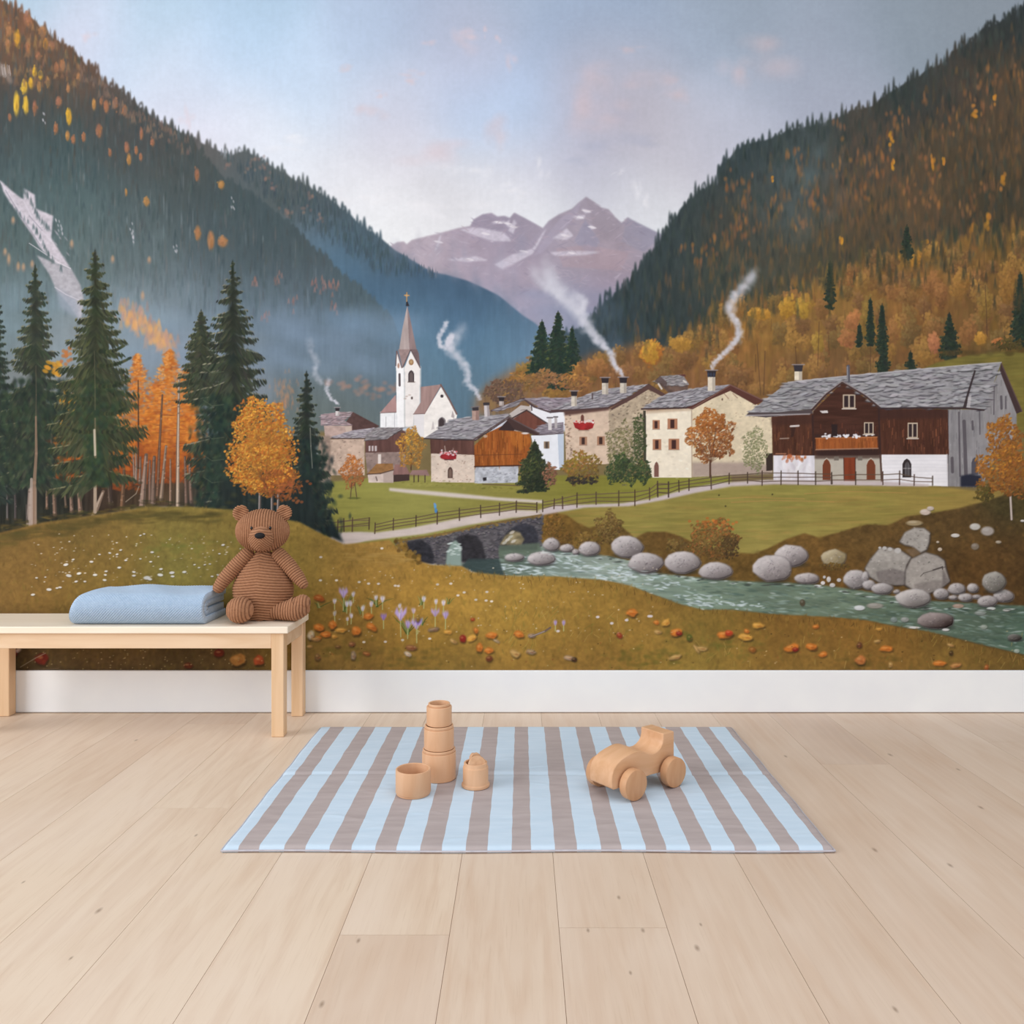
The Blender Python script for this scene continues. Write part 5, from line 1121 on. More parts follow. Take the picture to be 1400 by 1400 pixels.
    for k in range(330):
        th = R.uniform(0, 6.28); r = R.uniform(.78, 1.02)
        dab(358 + 50 * r * math.cos(th) * (1 if math.sin(th) > -.2 else .85), 616 + 70 * r * math.sin(th) * (1 if math.sin(th) < 0 else .75), R.uniform(1, 2), R.uniform(.8, 1.6), jit(pick(MC), .08), .85, R.uniform(-1, 1), .4)
    for k in range(40): dab(392 + R.normal(0, 12), 670 + R.normal(0, 10), 2.6, 2, jit((160, 92, 54), .1), .7)
    for k in range(14): line([(362, 660), (362 + R.normal(0, 26), 600 + R.uniform(-25, 30))], .8, (110, 72, 44), .35)
    # behind it, hazy orange
    for k in range(90): dab(388 + R.normal(0, 8), 540 + R.normal(0, 14), 2.4, 4, jit((186, 136, 104), .05), .25, 0, .1, 1)
    # young tree far right
    line([(1381, 600), (1380, 650), (1383, 710)], 2, (96, 84, 74), 1, 4); line([(1381, 670), (1383, 710)], 2.4, (206, 192, 184), .9)
    RC = [(176, 116, 48), (190, 130, 54), (160, 100, 46), (146, 94, 50)]
    leafy(1372, 600, 24, 30, RC, 330, 3, (110, 72, 42)); leafy(1372, 645, 38, 32, RC, 560, 3, (104, 68, 40)); leafy(1395, 640, 26, 40, RC, 300, 3, (104, 68, 40)); leafy(1345, 675, 12, 12, [(96, 84, 44), (112, 92, 46)], 80, 3, (64, 58, 36))


def paint_fore():
    # foreground meadow
    fg = field([(-120, 740, (96, 80, 44)), (0, 740, (104, 84, 44)), (30, 770, (130, 100, 54)), (60, 760, (124, 98, 50)), (120, 720, (92, 78, 42)), (160, 740, (140, 110, 56)), (200, 720, (110, 94, 48)), (250, 740, (132, 116, 58)), (240, 755, (120, 118, 58)), (150, 790, (126, 102, 48)), (60, 820, (110, 84, 40)), (150, 830, (104, 86, 40)), (280, 720, (120, 106, 52)), (300, 760, (134, 118, 58)), (290, 715, (124, 104, 52)),
                (400, 770, (140, 118, 54)), (430, 740, (138, 116, 56)), (470, 760, (160, 128, 66)), (530, 760, (166, 130, 66)), (500, 780, (150, 118, 52)), (600, 785, (156, 122, 54)), (560, 820, (146, 114, 50)), (650, 800, (154, 122, 58)), (700, 800, (150, 120, 56)), (760, 805, (142, 112, 52)), (830, 820, (134, 106, 48)), (900, 840, (122, 94, 44)), (700, 840, (140, 112, 46)), (600, 860, (132, 102, 42)), (480, 840, (128, 98, 42)), (480, 880, (102, 80, 38)), (560, 890, (108, 84, 38)), (700, 890, (112, 86, 40)), (800, 880, (112, 88, 38)),
                (900, 890, (110, 86, 38)), (1000, 870, (108, 84, 38)), (950, 880, (104, 90, 42)), (1100, 870, (112, 82, 38)), (1200, 870, (112, 82, 36)), (1200, 900, (92, 70, 34)), (1300, 890, (92, 72, 34)), (1390, 910, (84, 66, 32)), (1500, 930, (80, 64, 32)), (1100, 905, (90, 72, 34)), (800, 912, (96, 72, 36)), (500, 912, (92, 72, 36)), (620, 905, (88, 72, 36)), (430, 900, (84, 68, 36)), (300, 890, (72, 58, 34)), (150, 890, (64, 50, 32)), (40, 890, (56, 46, 30)), (-100, 890, (52, 44, 30)), (250, 910, (62, 50, 30)), (400, 850, (112, 92, 42))], 36)
    op = [(-170, 745), (-60, 736), (0, 728), (60, 714), (130, 704), (200, 693), (262, 693), (320, 697), (370, 706), (410, 714), (440, 730), (470, 744), (500, 742), (532, 738), (545, 750), (565, 765), (590, 772), (632, 774), (645, 782), (690, 787), (760, 788), (830, 794), (862, 801), (890, 812), (912, 820), (932, 828), (962, 834), (1000, 834), (1050, 840), (1100, 842), (1150, 845), (1185, 849), (1230, 858), (1262, 862), (1290, 869), (1345, 883), (1400, 896), (1580, 945), (1580, 960), (-170, 960)]
    lift = (1.05 + .31 * np.clip((GY - 770) / 130, 0, 1))[..., None]  # lower meadow brightened in the paint where the wall gets less light
    fg = fg * lift * np.array((1.02, 1.01, 1.06), np.float32)
    fill(op, fg, 1, .6, 'fm', .05)
    for x, y in scatter(op, 4200):
        near = min(1, max(0, (y - 720) / 190))
        c = lerp(tuple(at(x, y)), pick([(176, 144, 70), (96, 76, 36), (110, 106, 46), (150, 116, 50), (78, 62, 32), (130, 112, 50)]), R.uniform(.08, .38))
        dab(x, y, R.uniform(.7, 1.3) + near, R.uniform(2, 4.5) + 2 * near, jit(c, .04), .5, R.uniform(-.6, .6), .1)
    for x, y, n, c in [(245, 752, 40, (112, 120, 58)), (330, 740, 20, (120, 116, 56)), (480, 890, 40, (90, 84, 38)), (900, 895, 40, (92, 92, 40)), (1000, 885, 30, (84, 92, 40)), (930, 868, 20, (96, 94, 42)), (870, 905, 30, (84, 84, 36)), (300, 690, 10, (104, 96, 50)), (1190, 905, 30, (84, 74, 34)), (560, 905, 30, (78, 74, 36))]:
        for k in range(n): dab(x + R.normal(0, 25), y + R.normal(0, 7), R.uniform(3, 9), R.uniform(2, 5), jit(c, .06), .25, 0, 0)
    for k in range(200):
        x = R.uniform(640, 1400); y = np.interp(x, [640, 760, 862, 932, 1000, 1100, 1230, 1400], [782, 790, 803, 830, 837, 844, 860, 899]) + abs(R.normal(0, 5))
        line([(x, y + 3), (x + R.normal(0, 2), y - R.uniform(1, 5))], .8, jit(pick([(120, 88, 44), (88, 66, 34), (150, 118, 60)]), .08), .7)
    for k in range(90):
        t = R.random(); x = 545 + 25 * t + R.normal(0, 4); y = 742 + 26 * t + R.normal(0, 4); dab(x, y, 3, 3, jit(pick([(128, 98, 46), (100, 78, 40), (150, 118, 58)]), .07), .6)
    for k in range(46):
        dab(R.uniform(470, 560), R.normal(762, 6), R.uniform(4, 14), R.uniform(1, 2), jit((180, 146, 82), .04), .35, 0, .1)
    for x0, x1, y0, y1, n in [(690, 760, 835, 870, 46), (700, 760, 810, 830, 14), (680, 740, 870, 895, 26), (940, 1000, 875, 905, 20), (760, 860, 840, 880, 30), (1000, 1400, 870, 915, 40)]:
        for k in range(n):
            x, y = R.uniform(x0, x1), R.uniform(y0, y1)
            line([(x, y), (x + R.normal(2, 4), y - R.uniform(4, 10))], .8, jit(pick([(186, 158, 90), (166, 140, 70), (120, 116, 54)]), .06), .6)
    for k in range(260):
        x = R.uniform(-20, 300); y = np.interp(x, [-20, 60, 130, 200, 300], [732, 716, 705, 695, 697]) + 4 + abs(R.normal(0, 7))
        dab(x, y, R.uniform(6, 18), R.uniform(1.5, 4), jit(pick([(84, 74, 40), (96, 84, 46), (72, 66, 38)]), .05), .3, R.uniform(-.15, .1), 0)
    # white flowers on the left meadow
    for k in range(120):
        x = R.uniform(30, 330); y = 735 + 60 * R.random() + R.normal(0, 6)
        dab(x, y, R.uniform(.6, 1.6), R.uniform(.4, .8), jit((230, 220, 206), .04), R.uniform(.4, .9), 0, .4)
    for x, y, s in [(90, 772, 3.4), (125, 768, 2.6), (108, 784, 3.2), (94, 787, 4), (130, 786, 3), (104, 795, 2.4), (82, 803, 2.4), (67, 806, 3.6), (45, 813, 2.8), (143, 793, 2.6), (201, 790, 5.4), (205, 792, 3), (219, 786, 4), (235, 783, 3.6), (252, 782, 2.8), (236, 788, 2.6), (183, 782, 2.4), (183, 787, 2.6), (160, 758, 2), (165, 752, 2), (163, 776, 2.6), (172, 766, 2), (145, 781, 2.2), (144, 786, 2), (220, 778, 2.4), (206, 768, 2), (192, 764, 1.6), (208, 755, 2.4), (192, 732, 1.6), (197, 730, 1.6), (136, 758, 1.8), (150, 756, 2), (116, 795, 2), (100, 765, 2), (50, 790, 1.8), (78, 804, 2), (62, 789, 1.4), (290, 788, 2), (298, 786, 2), (305, 745, 2.4), (300, 757, 1.6), (272, 776, 1.6), (280, 772, 1.6), (287, 771, 1.6), (266, 772, 1.6), (308, 778, 2)]:
        dab(x + .5, y + .9, s, s * .5, (70, 60, 40), .6, 0, .3); dab(x, y, s, s * .5, jit((234, 228, 222), .03), .95, R.uniform(-.2, .2), .5)
    for k in range(130):
        x = R.uniform(440, 900); y = R.uniform(775, 870); dab(x, y, R.uniform(.6, 1.4), R.uniform(.5, .9), jit((226, 212, 190), .05), R.uniform(.3, .8), 0, .3)
    Z = zm(430, 640, 4.667)
    for x, y in [(38, 716), (140, 716), (285, 727), (345, 737), (408, 738), (515, 750), (535, 752), (870, 737), (955, 793), (915, 812), (1095, 845), (1130, 850), (1100, 790), (430, 512), (40, 568), (785, 742), (315, 1110), (452, 1108), (562, 1097), (735, 1088), (1030, 840)]:
        dab(*Z([(x, y)])[0], 2.2, 1.5, jit((232, 222, 212), .04), .9, 0, .4)
    # crocuses
    def croc(x, y, h, c, open_=1.0, lean=0):
        line([(x, y), (x + lean * .3, y + h * 1.2)], 1.2, (186, 190, 130), .9)
        for k in (-1, 0, 1):
            q = k * h * .24 * open_
            fill([(x - .5, y), (x + q - h * .15, y - h * .5), (x + q * 1.3 + lean, y - h), (x + q + h * .16, y - h * .5), (x + .5, y)], jit(lerp(c, (250, 246, 252), .35 if k == 0 else 0), .04), 1, .2)
        line([(x, y), (x + lean * .5, y - h * .7)], 1.0, lerp(c, (80, 50, 130), .5), .6)
    vio, wht, lil = (150, 118, 198), (236, 230, 240), (188, 164, 220)
    def blades(x, y, n, L, sp):
        for k in range(n):
            dx = R.normal(0, sp); line([(x + R.normal(0, 1), y), (x + dx * .5, y - L * .6), (x + dx, y - L * R.uniform(.7, 1.1))], 1.4, jit(pick([(88, 104, 50), (110, 122, 64), (66, 82, 42), (150, 152, 96)]), .08), .9, .6)
    for x, y, n, L, sp in [(195, 915, 9, 24, 10), (290, 930, 6, 14, 7), (400, 885, 8, 14, 8), (595, 1060, 14, 24, 13), (680, 872, 6, 13, 6), (855, 865, 4, 9, 7), (30, 890, 5, 8, 6), (690, 1000, 6, 12, 8)]:
        blades(*Z([(x, y)])[0], n, L, sp)
    for x, y, h, c, o in [(185, 825, 15, lil, 1), (548, 970, 19, lil, 1.1), (543, 890, 6, wht, .6), (596, 1020, 12, lil, .6), (650, 1025, 16, lil, 1.3), (660, 1000, 10, vio, 1), (440, 968, 10, vio, 1), (770, 945, 12, lil, 1.3), (836, 960, 12, lil, .8), (128, 862, 7, wht, .8), (247, 818, 7, wht, .7), (230, 878, 8, wht, .6), (207, 882, 8, wht, .6), (308, 910, 8, wht, .6), (362, 882, 8, wht, .6), (392, 840, 7, wht, .7), (434, 852, 9, wht, .8), (235, 955, 7, wht, .6), (128, 940, 7, (200, 196, 180), .6), (210, 972, 5, wht, .6), (698, 850, 8, wht, .7), (775, 865, 7, wht, .6), (823, 875, 8, wht, .7), (632, 925, 8, (214, 190, 206), .8)]:
        croc(*Z([(x, y)])[0], h, c, o, R.normal(0, 1))
    for x, y in [(510, 1000), (563, 1000)]: croc(650 + x / 4.667, 640 + y / 4.667, 7, lil, .6)
    for x, y in [(780, 950), (870, 990), (1108, 945), (1120, 945), (527, 1040), (965, 970)]: dab(650 + x / 4.667, 640 + y / 4.667, 2.6, 1.8, (226, 216, 220), .9)
    # fallen leaves
    def leaf(x, y, w, h, c, ang=0.0):
        ca, sa = math.cos(ang), math.sin(ang)
        P = []
        for k in range(11):
            th = 2 * math.pi * k / 11; r = 1 + R.uniform(-.22, .18)
            u, v = w * r * math.cos(th), h * r * math.sin(th); P.append((x + u * ca - v * sa, y + u * sa + v * ca))
        fill([(a + w * .14, b + h * .45) for a, b in P], (52, 40, 26), .7, .5)
        fill(P, c, 1, .25, 'f', .06)
        dab(x - w * .2, y - h * .3, w * .5, h * .35, lerp(c, (240, 190, 120), .45), .7, ang, .2); dab(x + w * .3, y + h * .3, w * .4, h * .3, lerp(c, (130, 60, 30), .5), .6, ang, .2)
    O, Y, D, RD, PL = (206, 122, 52), (214, 158, 72), (140, 92, 62), (140, 40, 36), (186, 150, 92)
    for x, y, w, h, c, a in [(30, 830, 8, 4, (170, 92, 44), .3), (30, 1020, 7, 5, O, .3), (115, 1000, 6, 6, O, .8), (168, 1033, 8, 3.4, Y, 0), (68, 1058, 7, 3.4, O, 0), (125, 1075, 5, 3, Y, .1), (265, 1038, 6.6, 7, O, .4), (365, 1015, 8.5, 4.5, O, .4), (345, 945, 6.5, 4, O, -.2), (20, 1085, 6, 2.4, O, -.1), (237, 1125, 5, 3.5, D, 0), (247, 1195, 3.6, 6, (150, 130, 110), 0), (332, 1185, 6, 3, (156, 96, 54), .2), (615, 1145, 8, 3.6, D, .1), (595, 1187, 5.4, 2.6, (206, 190, 172), .5), (760, 1030, 8, 2.6, (140, 116, 96), -.15), (853, 1046, 6, 3, Y, 0), (945, 1088, 4.6, 5, RD, 0), (1003, 1085, 8.6, 4, Y, -.4), (1030, 1035, 3, 5, O, -.3), (1128, 1068, 8.5, 5, O, 0), (1305, 1062, 7, 5, O, .1), (1052, 1145, 4.5, 6, O, 0), (1112, 1163, 7, 4.4, O, 0), (1280, 1183, 8, 5, PL, .3), (1380, 1172, 7, 3.4, (160, 136, 110), .1), (885, 1105, 6, 3, PL, .5), (1160, 1103, 5, 1.8, (190, 170, 140), .4), (1385, 1070, 5, 3, (150, 130, 120), 0), (1010, 966, 3, 2, (176, 70, 40), 0), (150, 1140, 4, 2.4, (110, 82, 50), 0), (1115, 1215, 5, 4, (110, 60, 40), 0), (660, 960, 3, 4, (150, 120, 60), 0)]:
        leaf(*Z([(x, y)])[0], w, h, c, a)
    Z = zm(650, 640, 4.667)
    for x, y, w, h, c, a in [(998, 922, 8, 5.4, O, 0), (1155, 985, 4.4, 3, O, .3), (1215, 985, 7, 4.6, Y, -.6), (1285, 1045, 8.5, 5.4, O, -.3), (1300, 1055, 4, 3, RD, 0), (920, 1068, 4.4, 3.6, (150, 60, 40), .4), (1163, 1046, 6, 2.6, PL, 0), (1275, 1206, 9, 3, PL, -.25), (598, 1212, 8, 3.2, (180, 150, 124), .2), (630, 1222, 4, 3, (60, 44, 34), 0), (1410, 1150, 7, 2.4, PL, 1)]:
        leaf(*Z([(x, y)])[0], w, h, c, a)
    line(Z([(350, 1078), (400, 1058), (445, 1040), (478, 1018)]), 2.8, (116, 96, 84), 1); line(Z([(350, 1076), (440, 1042)]), 1.2, (186, 170, 158), .8)
    Z = zm(900, 640, 5.6)
    for x, y, w, h, c, a in [(510, 1275, 12, 5.4, O, -.1), (540, 1262, 5, 4, (196, 70, 44), 0), (668, 1292, 10.5, 5, Y, .1), (678, 1248, 4, 3, O, .6), (762, 1205, 9, 4, Y, 0), (1208, 1215, 4.6, 2.6, O, 0), (1020, 1375, 10, 5, O, -.2), (1050, 1388, 4, 3, RD, 0), (1172, 1368, 8.5, 4.4, O, .1), (330, 1380, 8, 3, PL, .1), (720, 1390, 5, 4, (150, 96, 46), 0), (240, 1300, 4, 5, (84, 92, 42), 0)]:
        leaf(*Z([(x, y)])[0], w, h, c, a)
    Z = zm(1100, 640, 4.667)
    for x, y, w, h, c, a in [(72, 1012, 4.4, 2.2, O, 0), (474, 1027, 4.4, 1.8, Y, 0), (45, 1140, 8, 4, O, .1), (118, 1190, 6.4, 3.8, O, -.2), (355, 1225, 7, 6.5, (186, 116, 64), .2), (520, 1152, 9.4, 4, O, 0), (465, 1105, 5, 2, PL, 0), (862, 1245, 9.6, 3.4, O, 0), (965, 1260, 7.6, 3.4, (180, 126, 74), -.2), (1160, 1272, 3, 4, (170, 96, 50), .3), (350, 1130, 4, 4, (96, 60, 44), 0), (935, 1180, 3, 3, (60, 48, 30), 0), (930, 1130, 5, 2, PL, .3), (548, 1255, 3, 4, PL, 0)]:
        leaf(*Z([(x, y)])[0], w, h, c, a)
    # leaves glimpsed low on the left
    for x, y, w, h, c, a in [(17, 892, 8, 7, (150, 40, 40), 0), (25, 889, 4, 3, (200, 180, 170), -.6), (57, 901, 9, 8, (112, 44, 34), 0), (325, 902, 11, 8, (170, 120, 64), -.1), (354, 903, 8, 7, (176, 84, 52), 0), (300, 893, 7, 5, (104, 44, 34), 0), (257, 910, 7, 4, (96, 48, 34), 0), (425, 868, 5, 7, (206, 190, 160), .5), (432, 874, 7, 2.6, (170, 130, 80), 0), (436, 858, 7, 5, O, .4), (446, 868, 7, 3.4, O, 0), (434, 898, 4, 5, (120, 92, 60), 0), (423, 884, 5, 2, PL, 0)]:
        leaf(x, y, w, h, c, a)
    line([(28, 912), (48, 900), (62, 893)], 1.2, (150, 136, 116), .8); line([(40, 915), (80, 914)], 1, (120, 100, 80), .6)
    for k in range(70): dab(R.uniform(10, 370), R.uniform(888, 915), R.uniform(.6, 1.2), R.uniform(.5, .9), jit((190, 170, 120), .08), .6)
    for k in range(120):
        x = R.uniform(430, 1400); y = R.uniform(860, 916); dab(x, y, R.uniform(.6, 1.4), R.uniform(.5, 1), jit(pick([(206, 180, 130), (60, 44, 26), (150, 90, 50)]), .08), .6)


def paint_all():
    paint_far(); paint_village(); paint_ground(); paint_woods()
    # the spruce and maple stand before the village edge, the meadow before all
    paint_fore()
    IMG[:] = np.clip(IMG * (1 + .009 * N_FINE[..., None] + .005 * N_VERT[..., None]), 0, 255)


# ---------------------------------------------------------------- room shell
WALL_Y = 3.050
BASE_Y = 3.036
mw, N, L, b = material('wall_paint', (232, 232, 230), .85, .2)
noise_colour(mw, (229, 229, 227), (235, 235, 233), 60, bump=.05)
struct(link_obj('wall_back', box(-3.3, 3.3, WALL_Y, WALL_Y + .12, -0.05, 3.0), mw))

# floor: wide oak boards, own tones plus left-to-right light falloff put into them, over a dark joint
FW = .2405 * EYE
mf, N, L, b = material('oak_boards', (222, 198, 172), .48, .32)
tc = N.new('ShaderNodeTexCoord'); at_ = N.new('ShaderNodeAttribute'); at_.attribute_name = 'tone'
cx = N.new('ShaderNodeCombineXYZ')
mu = N.new('ShaderNodeMath'); mu.operation = 'MULTIPLY'; mu.inputs[1].default_value = 37.0
L.new(at_.outputs['Fac'], mu.inputs[0]); L.new(mu.outputs[0], cx.inputs[0]); L.new(mu.outputs[0], cx.inputs[1])
ad = N.new('ShaderNodeVectorMath'); ad.operation = 'ADD'; L.new(tc.outputs['Object'], ad.inputs[0]); L.new(cx.outputs[0], ad.inputs[1])


def grain(scale, stretch, detail, warp):
    mp = N.new('ShaderNodeMapping'); mp.inputs['Scale'].default_value = stretch; L.new(ad.outputs[0], mp.inputs[0])
    nz = N.new('ShaderNodeTexNoise'); nz.inputs['Scale'].default_value = scale; nz.inputs['Detail'].default_value = detail; nz.inputs['Distortion'].default_value = warp
    L.new(mp.outputs[0], nz.inputs['Vector'])
    return nz


def mixc(a, c, fac, mode='MIX'):
    mx = N.new('ShaderNodeMix'); mx.data_type = 'RGBA'; mx.blend_type = mode
    for s, v in ((6, a), (7, c)):
        if isinstance(v, tuple): mx.inputs[s].default_value = v
        else: L.new(v, mx.inputs[s])
    if isinstance(fac, float): mx.inputs[0].default_value = fac
    else: L.new(fac, mx.inputs[0])
    return mx.outputs[2]


def ramp(src, stops):
    cr = N.new('ShaderNodeValToRGB'); e = cr.color_ramp.elements
    while len(e) < len(stops): e.new(.5)
    for k, (p, c) in enumerate(stops): e[k].position = p; e[k].color = c
    L.new(src, cr.inputs[0]); return cr.outputs[0]


tone = ramp(at_.outputs['Fac'], [(0, rgba((196, 170, 150))), (.3, rgba((211, 187, 166))), (.65, rgba((221, 199, 177))), (1, rgba((227, 206, 184)))])
g1 = grain(2.2, (9, .9, 1), 4, 1.4)
wv = N.new('ShaderNodeTexWave'); wv.bands_direction = 'X'; wv.inputs['Scale'].default_value = 5; wv.inputs['Distortion'].default_value = 16; wv.inputs['Detail'].default_value = 3; wv.inputs['Detail Scale'].default_value = .8
mpw = N.new('ShaderNodeMapping'); mpw.inputs['Scale'].default_value = (2.2, .16, 1); L.new(ad.outputs[0], mpw.inputs[0]); L.new(mpw.outputs[0], wv.inputs['Vector'])
g2 = grain(30, (9, .35, 1), 3, .3)
g3 = grain(2.0, (1.6, .8, 1), 3, .5)
c = mixc(tone, rgba((200, 168, 142)), ramp(g1.outputs['Fac'], [(.42, (0, 0, 0, 1)), (.72, (.5, .5, .5, 1))]))
c = mixc(c, rgba((232, 213, 192)), ramp(wv.outputs['Fac'], [(.3, (.0, .0, .0, 1)), (.95, (.09, .09, .09, 1))]))
c = mixc(c, rgba((186, 156, 128)), ramp(g2.outputs['Fac'], [(.55, (0, 0, 0, 1)), (.8, (.32, .32, .32, 1))]))
c = mixc(c, rgba((230, 212, 196)), ramp(g3.outputs['Fac'], [(.4, (0, 0, 0, 1)), (.7, (.4, .4, .4, 1))]))
for px, py, s in [(135, 1245, 1.1), (268, 1142, .7), (490, 1286, .8), (804, 1272, .7), (879, 1272, .8), (846, 1227, .8), (1196, 1162, 1.1), (1074, 1034, 1.0), (1217, 1032, 1.3), (953, 1296, 1.0), (1341, 1104, 1.1), (1299, 1183, 1.0), (958, 1264, .6), (1310, 1052, 1.0), (862, 1330, .6), (97, 1310, .6), (186, 1012, 1.0), (440, 1373, .9), (32, 1206, .6), (1224, 1380, .8)]:
    Y = EYE * FPX / (py - 653); X = (px - 713) * Y / FPX
    mp = N.new('ShaderNodeMapping'); mp.vector_type = 'POINT'
    mp.inputs['Location'].default_value = (-X / (.006 * s), -Y / (.014 * s), 0); mp.inputs['Scale'].default_value = (1 / (.006 * s), 1 / (.014 * s), 0)
    L.new(tc.outputs['Object'], mp.inputs[0])
    ln = N.new('ShaderNodeVectorMath'); ln.operation = 'LENGTH'; L.new(mp.outputs[0], ln.inputs[0])
    c = mixc(c, rgba((118, 92, 72)), ramp(ln.outputs['Value'], [(.15, (.62, .62, .62, 1)), (1.0, (0, 0, 0, 1))]))
L.new(c, b.inputs['Base Color'])
bp = N.new('ShaderNodeBump'); bp.inputs['Strength'].default_value = .12; bp.inputs['Distance'].default_value = .0006
L.new(g2.outputs['Fac'], bp.inputs['Height']); L.new(bp.outputs[0], b.inputs['Normal'])
mg, *_ = material('board_joint', (150, 118, 92), .9, .1)
rng = np.random.default_rng(11)
V, F, T, MI = [], [], [], []
FY0, FY1 = -2.2, 3.048
ends = {-2: [1.5635], -1: [], 0: [1.588], 1: [], 2: [], 3: [], -3: [], 4: [2.494], 5: [], -4: [], -5: [2.163], -6: [2.9]}
tones = {(-2, 0): .3, (-2, 1): .62, (-1, 0): .42, (0, 0): .30, (0, 1): .36, (1, 0): .30, (2, 0): .24, (3, 0): .22, (-3, 0): .78, (-3, 1): .97, (-4, 0): .82, (4, 0): .26, (4, 1): .0, (5, 1): .2, (5, 0): .22, (6, 0): .3, (6, 1): .2, (7, 0): .24, (-5, 0): .85, (-5, 1): .95, (-6, 0): .9, (-6, 1): .5}  # left boards paler, right ones darker: light falloff carried by the tones
for k in range(-17, 16):
    xa = (.083 + .2405 * k) * EYE; xb = xa + FW
    cut = ends.get(k, [])
    if not cut: cut = [float(rng.uniform(-2, 3.0))] if k not in (-1, 1, 2, 3, -3, -4) else [float(rng.uniform(-1.5, .6))]
    ys = [FY0] + sorted(list(cut) + ([cut[0] - 2.2] if cut[0] - 2.2 > FY0 else [])) + [FY1]
    n = len(ys) - 1
    for i in range(n):
        ya, yb = ys[i], ys[i + 1]
        g = .00045
        q = len(V)
        z = 0.0
        V += [(xa + g, ya + g, z), (xb - g, ya + g, z), (xb - g, yb - g, z), (xa + g, yb - g, z), (xa + g, ya + g, z - .0015), (xb - g, ya + g, z - .0015), (xb - g, yb - g, z - .0015), (xa + g, yb - g, z - .0015)]
        F += [(q, q + 1, q + 2, q + 3), (q, q + 4, q + 5, q + 1), (q + 1, q + 5, q + 6, q + 2), (q + 2, q + 6, q + 7, q + 3), (q + 3, q + 7, q + 4, q)]
        key = (k, i - (n - 2)) if n >= 2 else (k, 0)
        key = (k, 1) if i == n - 1 and cut and len(ends.get(k, [])) else (k, 0)
        t = tones.get(key, float(rng.uniform(.2, .5) if k > 0 else rng.uniform(.55, .9)))
        T += [t + .001 * k] * 5; MI += [0] * 5
q = len(V)
V += [(-3.4, FY0, -.0015), (3.4, FY0, -.0015), (3.4, FY1, -.0015), (-3.4, FY1, -.0015), (-3.4, FY0, -.05), (3.4, FY0, -.05), (3.4, FY1, -.05), (-3.4, FY1, -.05)]
F += [(q, q + 1, q + 2, q + 3), (q + 4, q + 7, q + 6, q + 5), (q, q + 4, q + 5, q + 1), (q + 1, q + 5, q + 6, q + 2), (q + 2, q + 6, q + 7, q + 3), (q + 3, q + 7, q + 4, q)]
T += [.5] * 6; MI += [1] * 6
me = mesh_from(V, F)
a = me.attributes.new('tone', 'FLOAT', 'FACE'); a.data.foreach_set('value', T)
me.materials.append(mf); me.materials.append(mg); me.polygons.foreach_set('material_index', MI)
struct(link_obj('floor', me))

# baseboard with a small eased top
mb, *_ = material('baseboard_paint', (226, 227, 229), .45, .35)
noise_colour(mb, (233, 234, 237), (238, 239, 240), 8)
bbz = EYE - (917 - 653) * BASE_Y / FPX
struct(link_obj('baseboard_back', box(-3.3, 3.3, BASE_Y, WALL_Y - .0005, .002, bbz, .0035, 3), mb))

# ---------------------------------------------------------------- wallpaper mural
paint_all()
MUR_Y = WALL_Y - .0012
mx = ((GX - 713) * MUR_Y / FPX).ravel(); mz = (EYE - (GY - 653) * MUR_Y / FPX)
mz = mz.ravel()
nv = W * H
co = np.empty((nv, 3), np.float32); co[:, 0] = mx; co[:, 1] = MUR_Y; co[:, 2] = np.maximum(mz, bbz - .002)
me = bpy.data.meshes.new('mural')
me.vertices.add(nv); me.vertices.foreach_set('co', co.ravel())
idx = np.arange(nv).reshape(H, W)
quad = np.stack([idx[1:, :-1], idx[1:, 1:], idx[:-1, 1:], idx[:-1, :-1]], -1).reshape(-1, 4)
nf = len(quad)
me.loops.add(nf * 4); me.loops.foreach_set('vertex_index', quad.ravel().astype(np.int32))
me.polygons.add(nf); me.polygons.foreach_set('loop_start', np.arange(nf, dtype=np.int32) * 4)
me.update(calc_edges=True)
ca = me.color_attributes.new('painting', 'FLOAT_COLOR', 'POINT')
INK = 0.89
lc = np.ones((nv, 4), np.float32); lc[:, :3] = np.clip(lin(IMG.reshape(-1, 3)) * INK, 0, .92)
ca.data.foreach_set('color', lc.ravel())
mm, N, L, b = material('wallpaper_print', (128, 128, 128), .9, .12)
vc = N.new('ShaderNodeVertexColor'); vc.layer_name = 'painting'; L.new(vc.outputs['Color'], b.inputs['Base Color'])
tag(link_obj('mural', me, mm), 'wall-wide painted mural of an autumn alpine village with church and river, behind the bench', 'mural')

# ---------------------------------------------------------------- bench
mbw, N, L, b = material('birch_wood', (230, 200, 166), .5, .3)
noise_colour(mbw, (222, 188, 152), (236, 208, 178), 3, (.8, 8, 8), 4, .3, .7, .04, warp=.6)
mbl, N, L, b = material('birch_wood_upright', (230, 196, 158), .5, .3)
noise_colour(mbl, (220, 182, 142), (234, 200, 164), 3, (9, 9, .7), 4, .3, .7, .04, warp=.6)
BX0, BX1, BY0, BY1, ST = -1.875, -.762, 2.742, 3.0, .364
mbt, N, L, b = material('birch_seat_glare_tint', (246, 230, 210), .38, .45)  # whiter than legs and aprons: a white wall's reflection put into the colour
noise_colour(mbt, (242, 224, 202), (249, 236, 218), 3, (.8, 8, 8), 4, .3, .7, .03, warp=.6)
bench = empty('bench', ((BX0 + BX1) / 2, (BY0 + BY1) / 2, 0), 'low pale birch bench with square legs against the mural wall', 'bench')
bo = Vector(bench.location)


def bpart(name, x0, x1, y0, y1, z0, z1, m, bev=.0025):
    return link_obj(name, box(x0 - bo.x, x1 - bo.x, y0 - bo.y, y1 - bo.y, z0, z1, bev), m, bench)


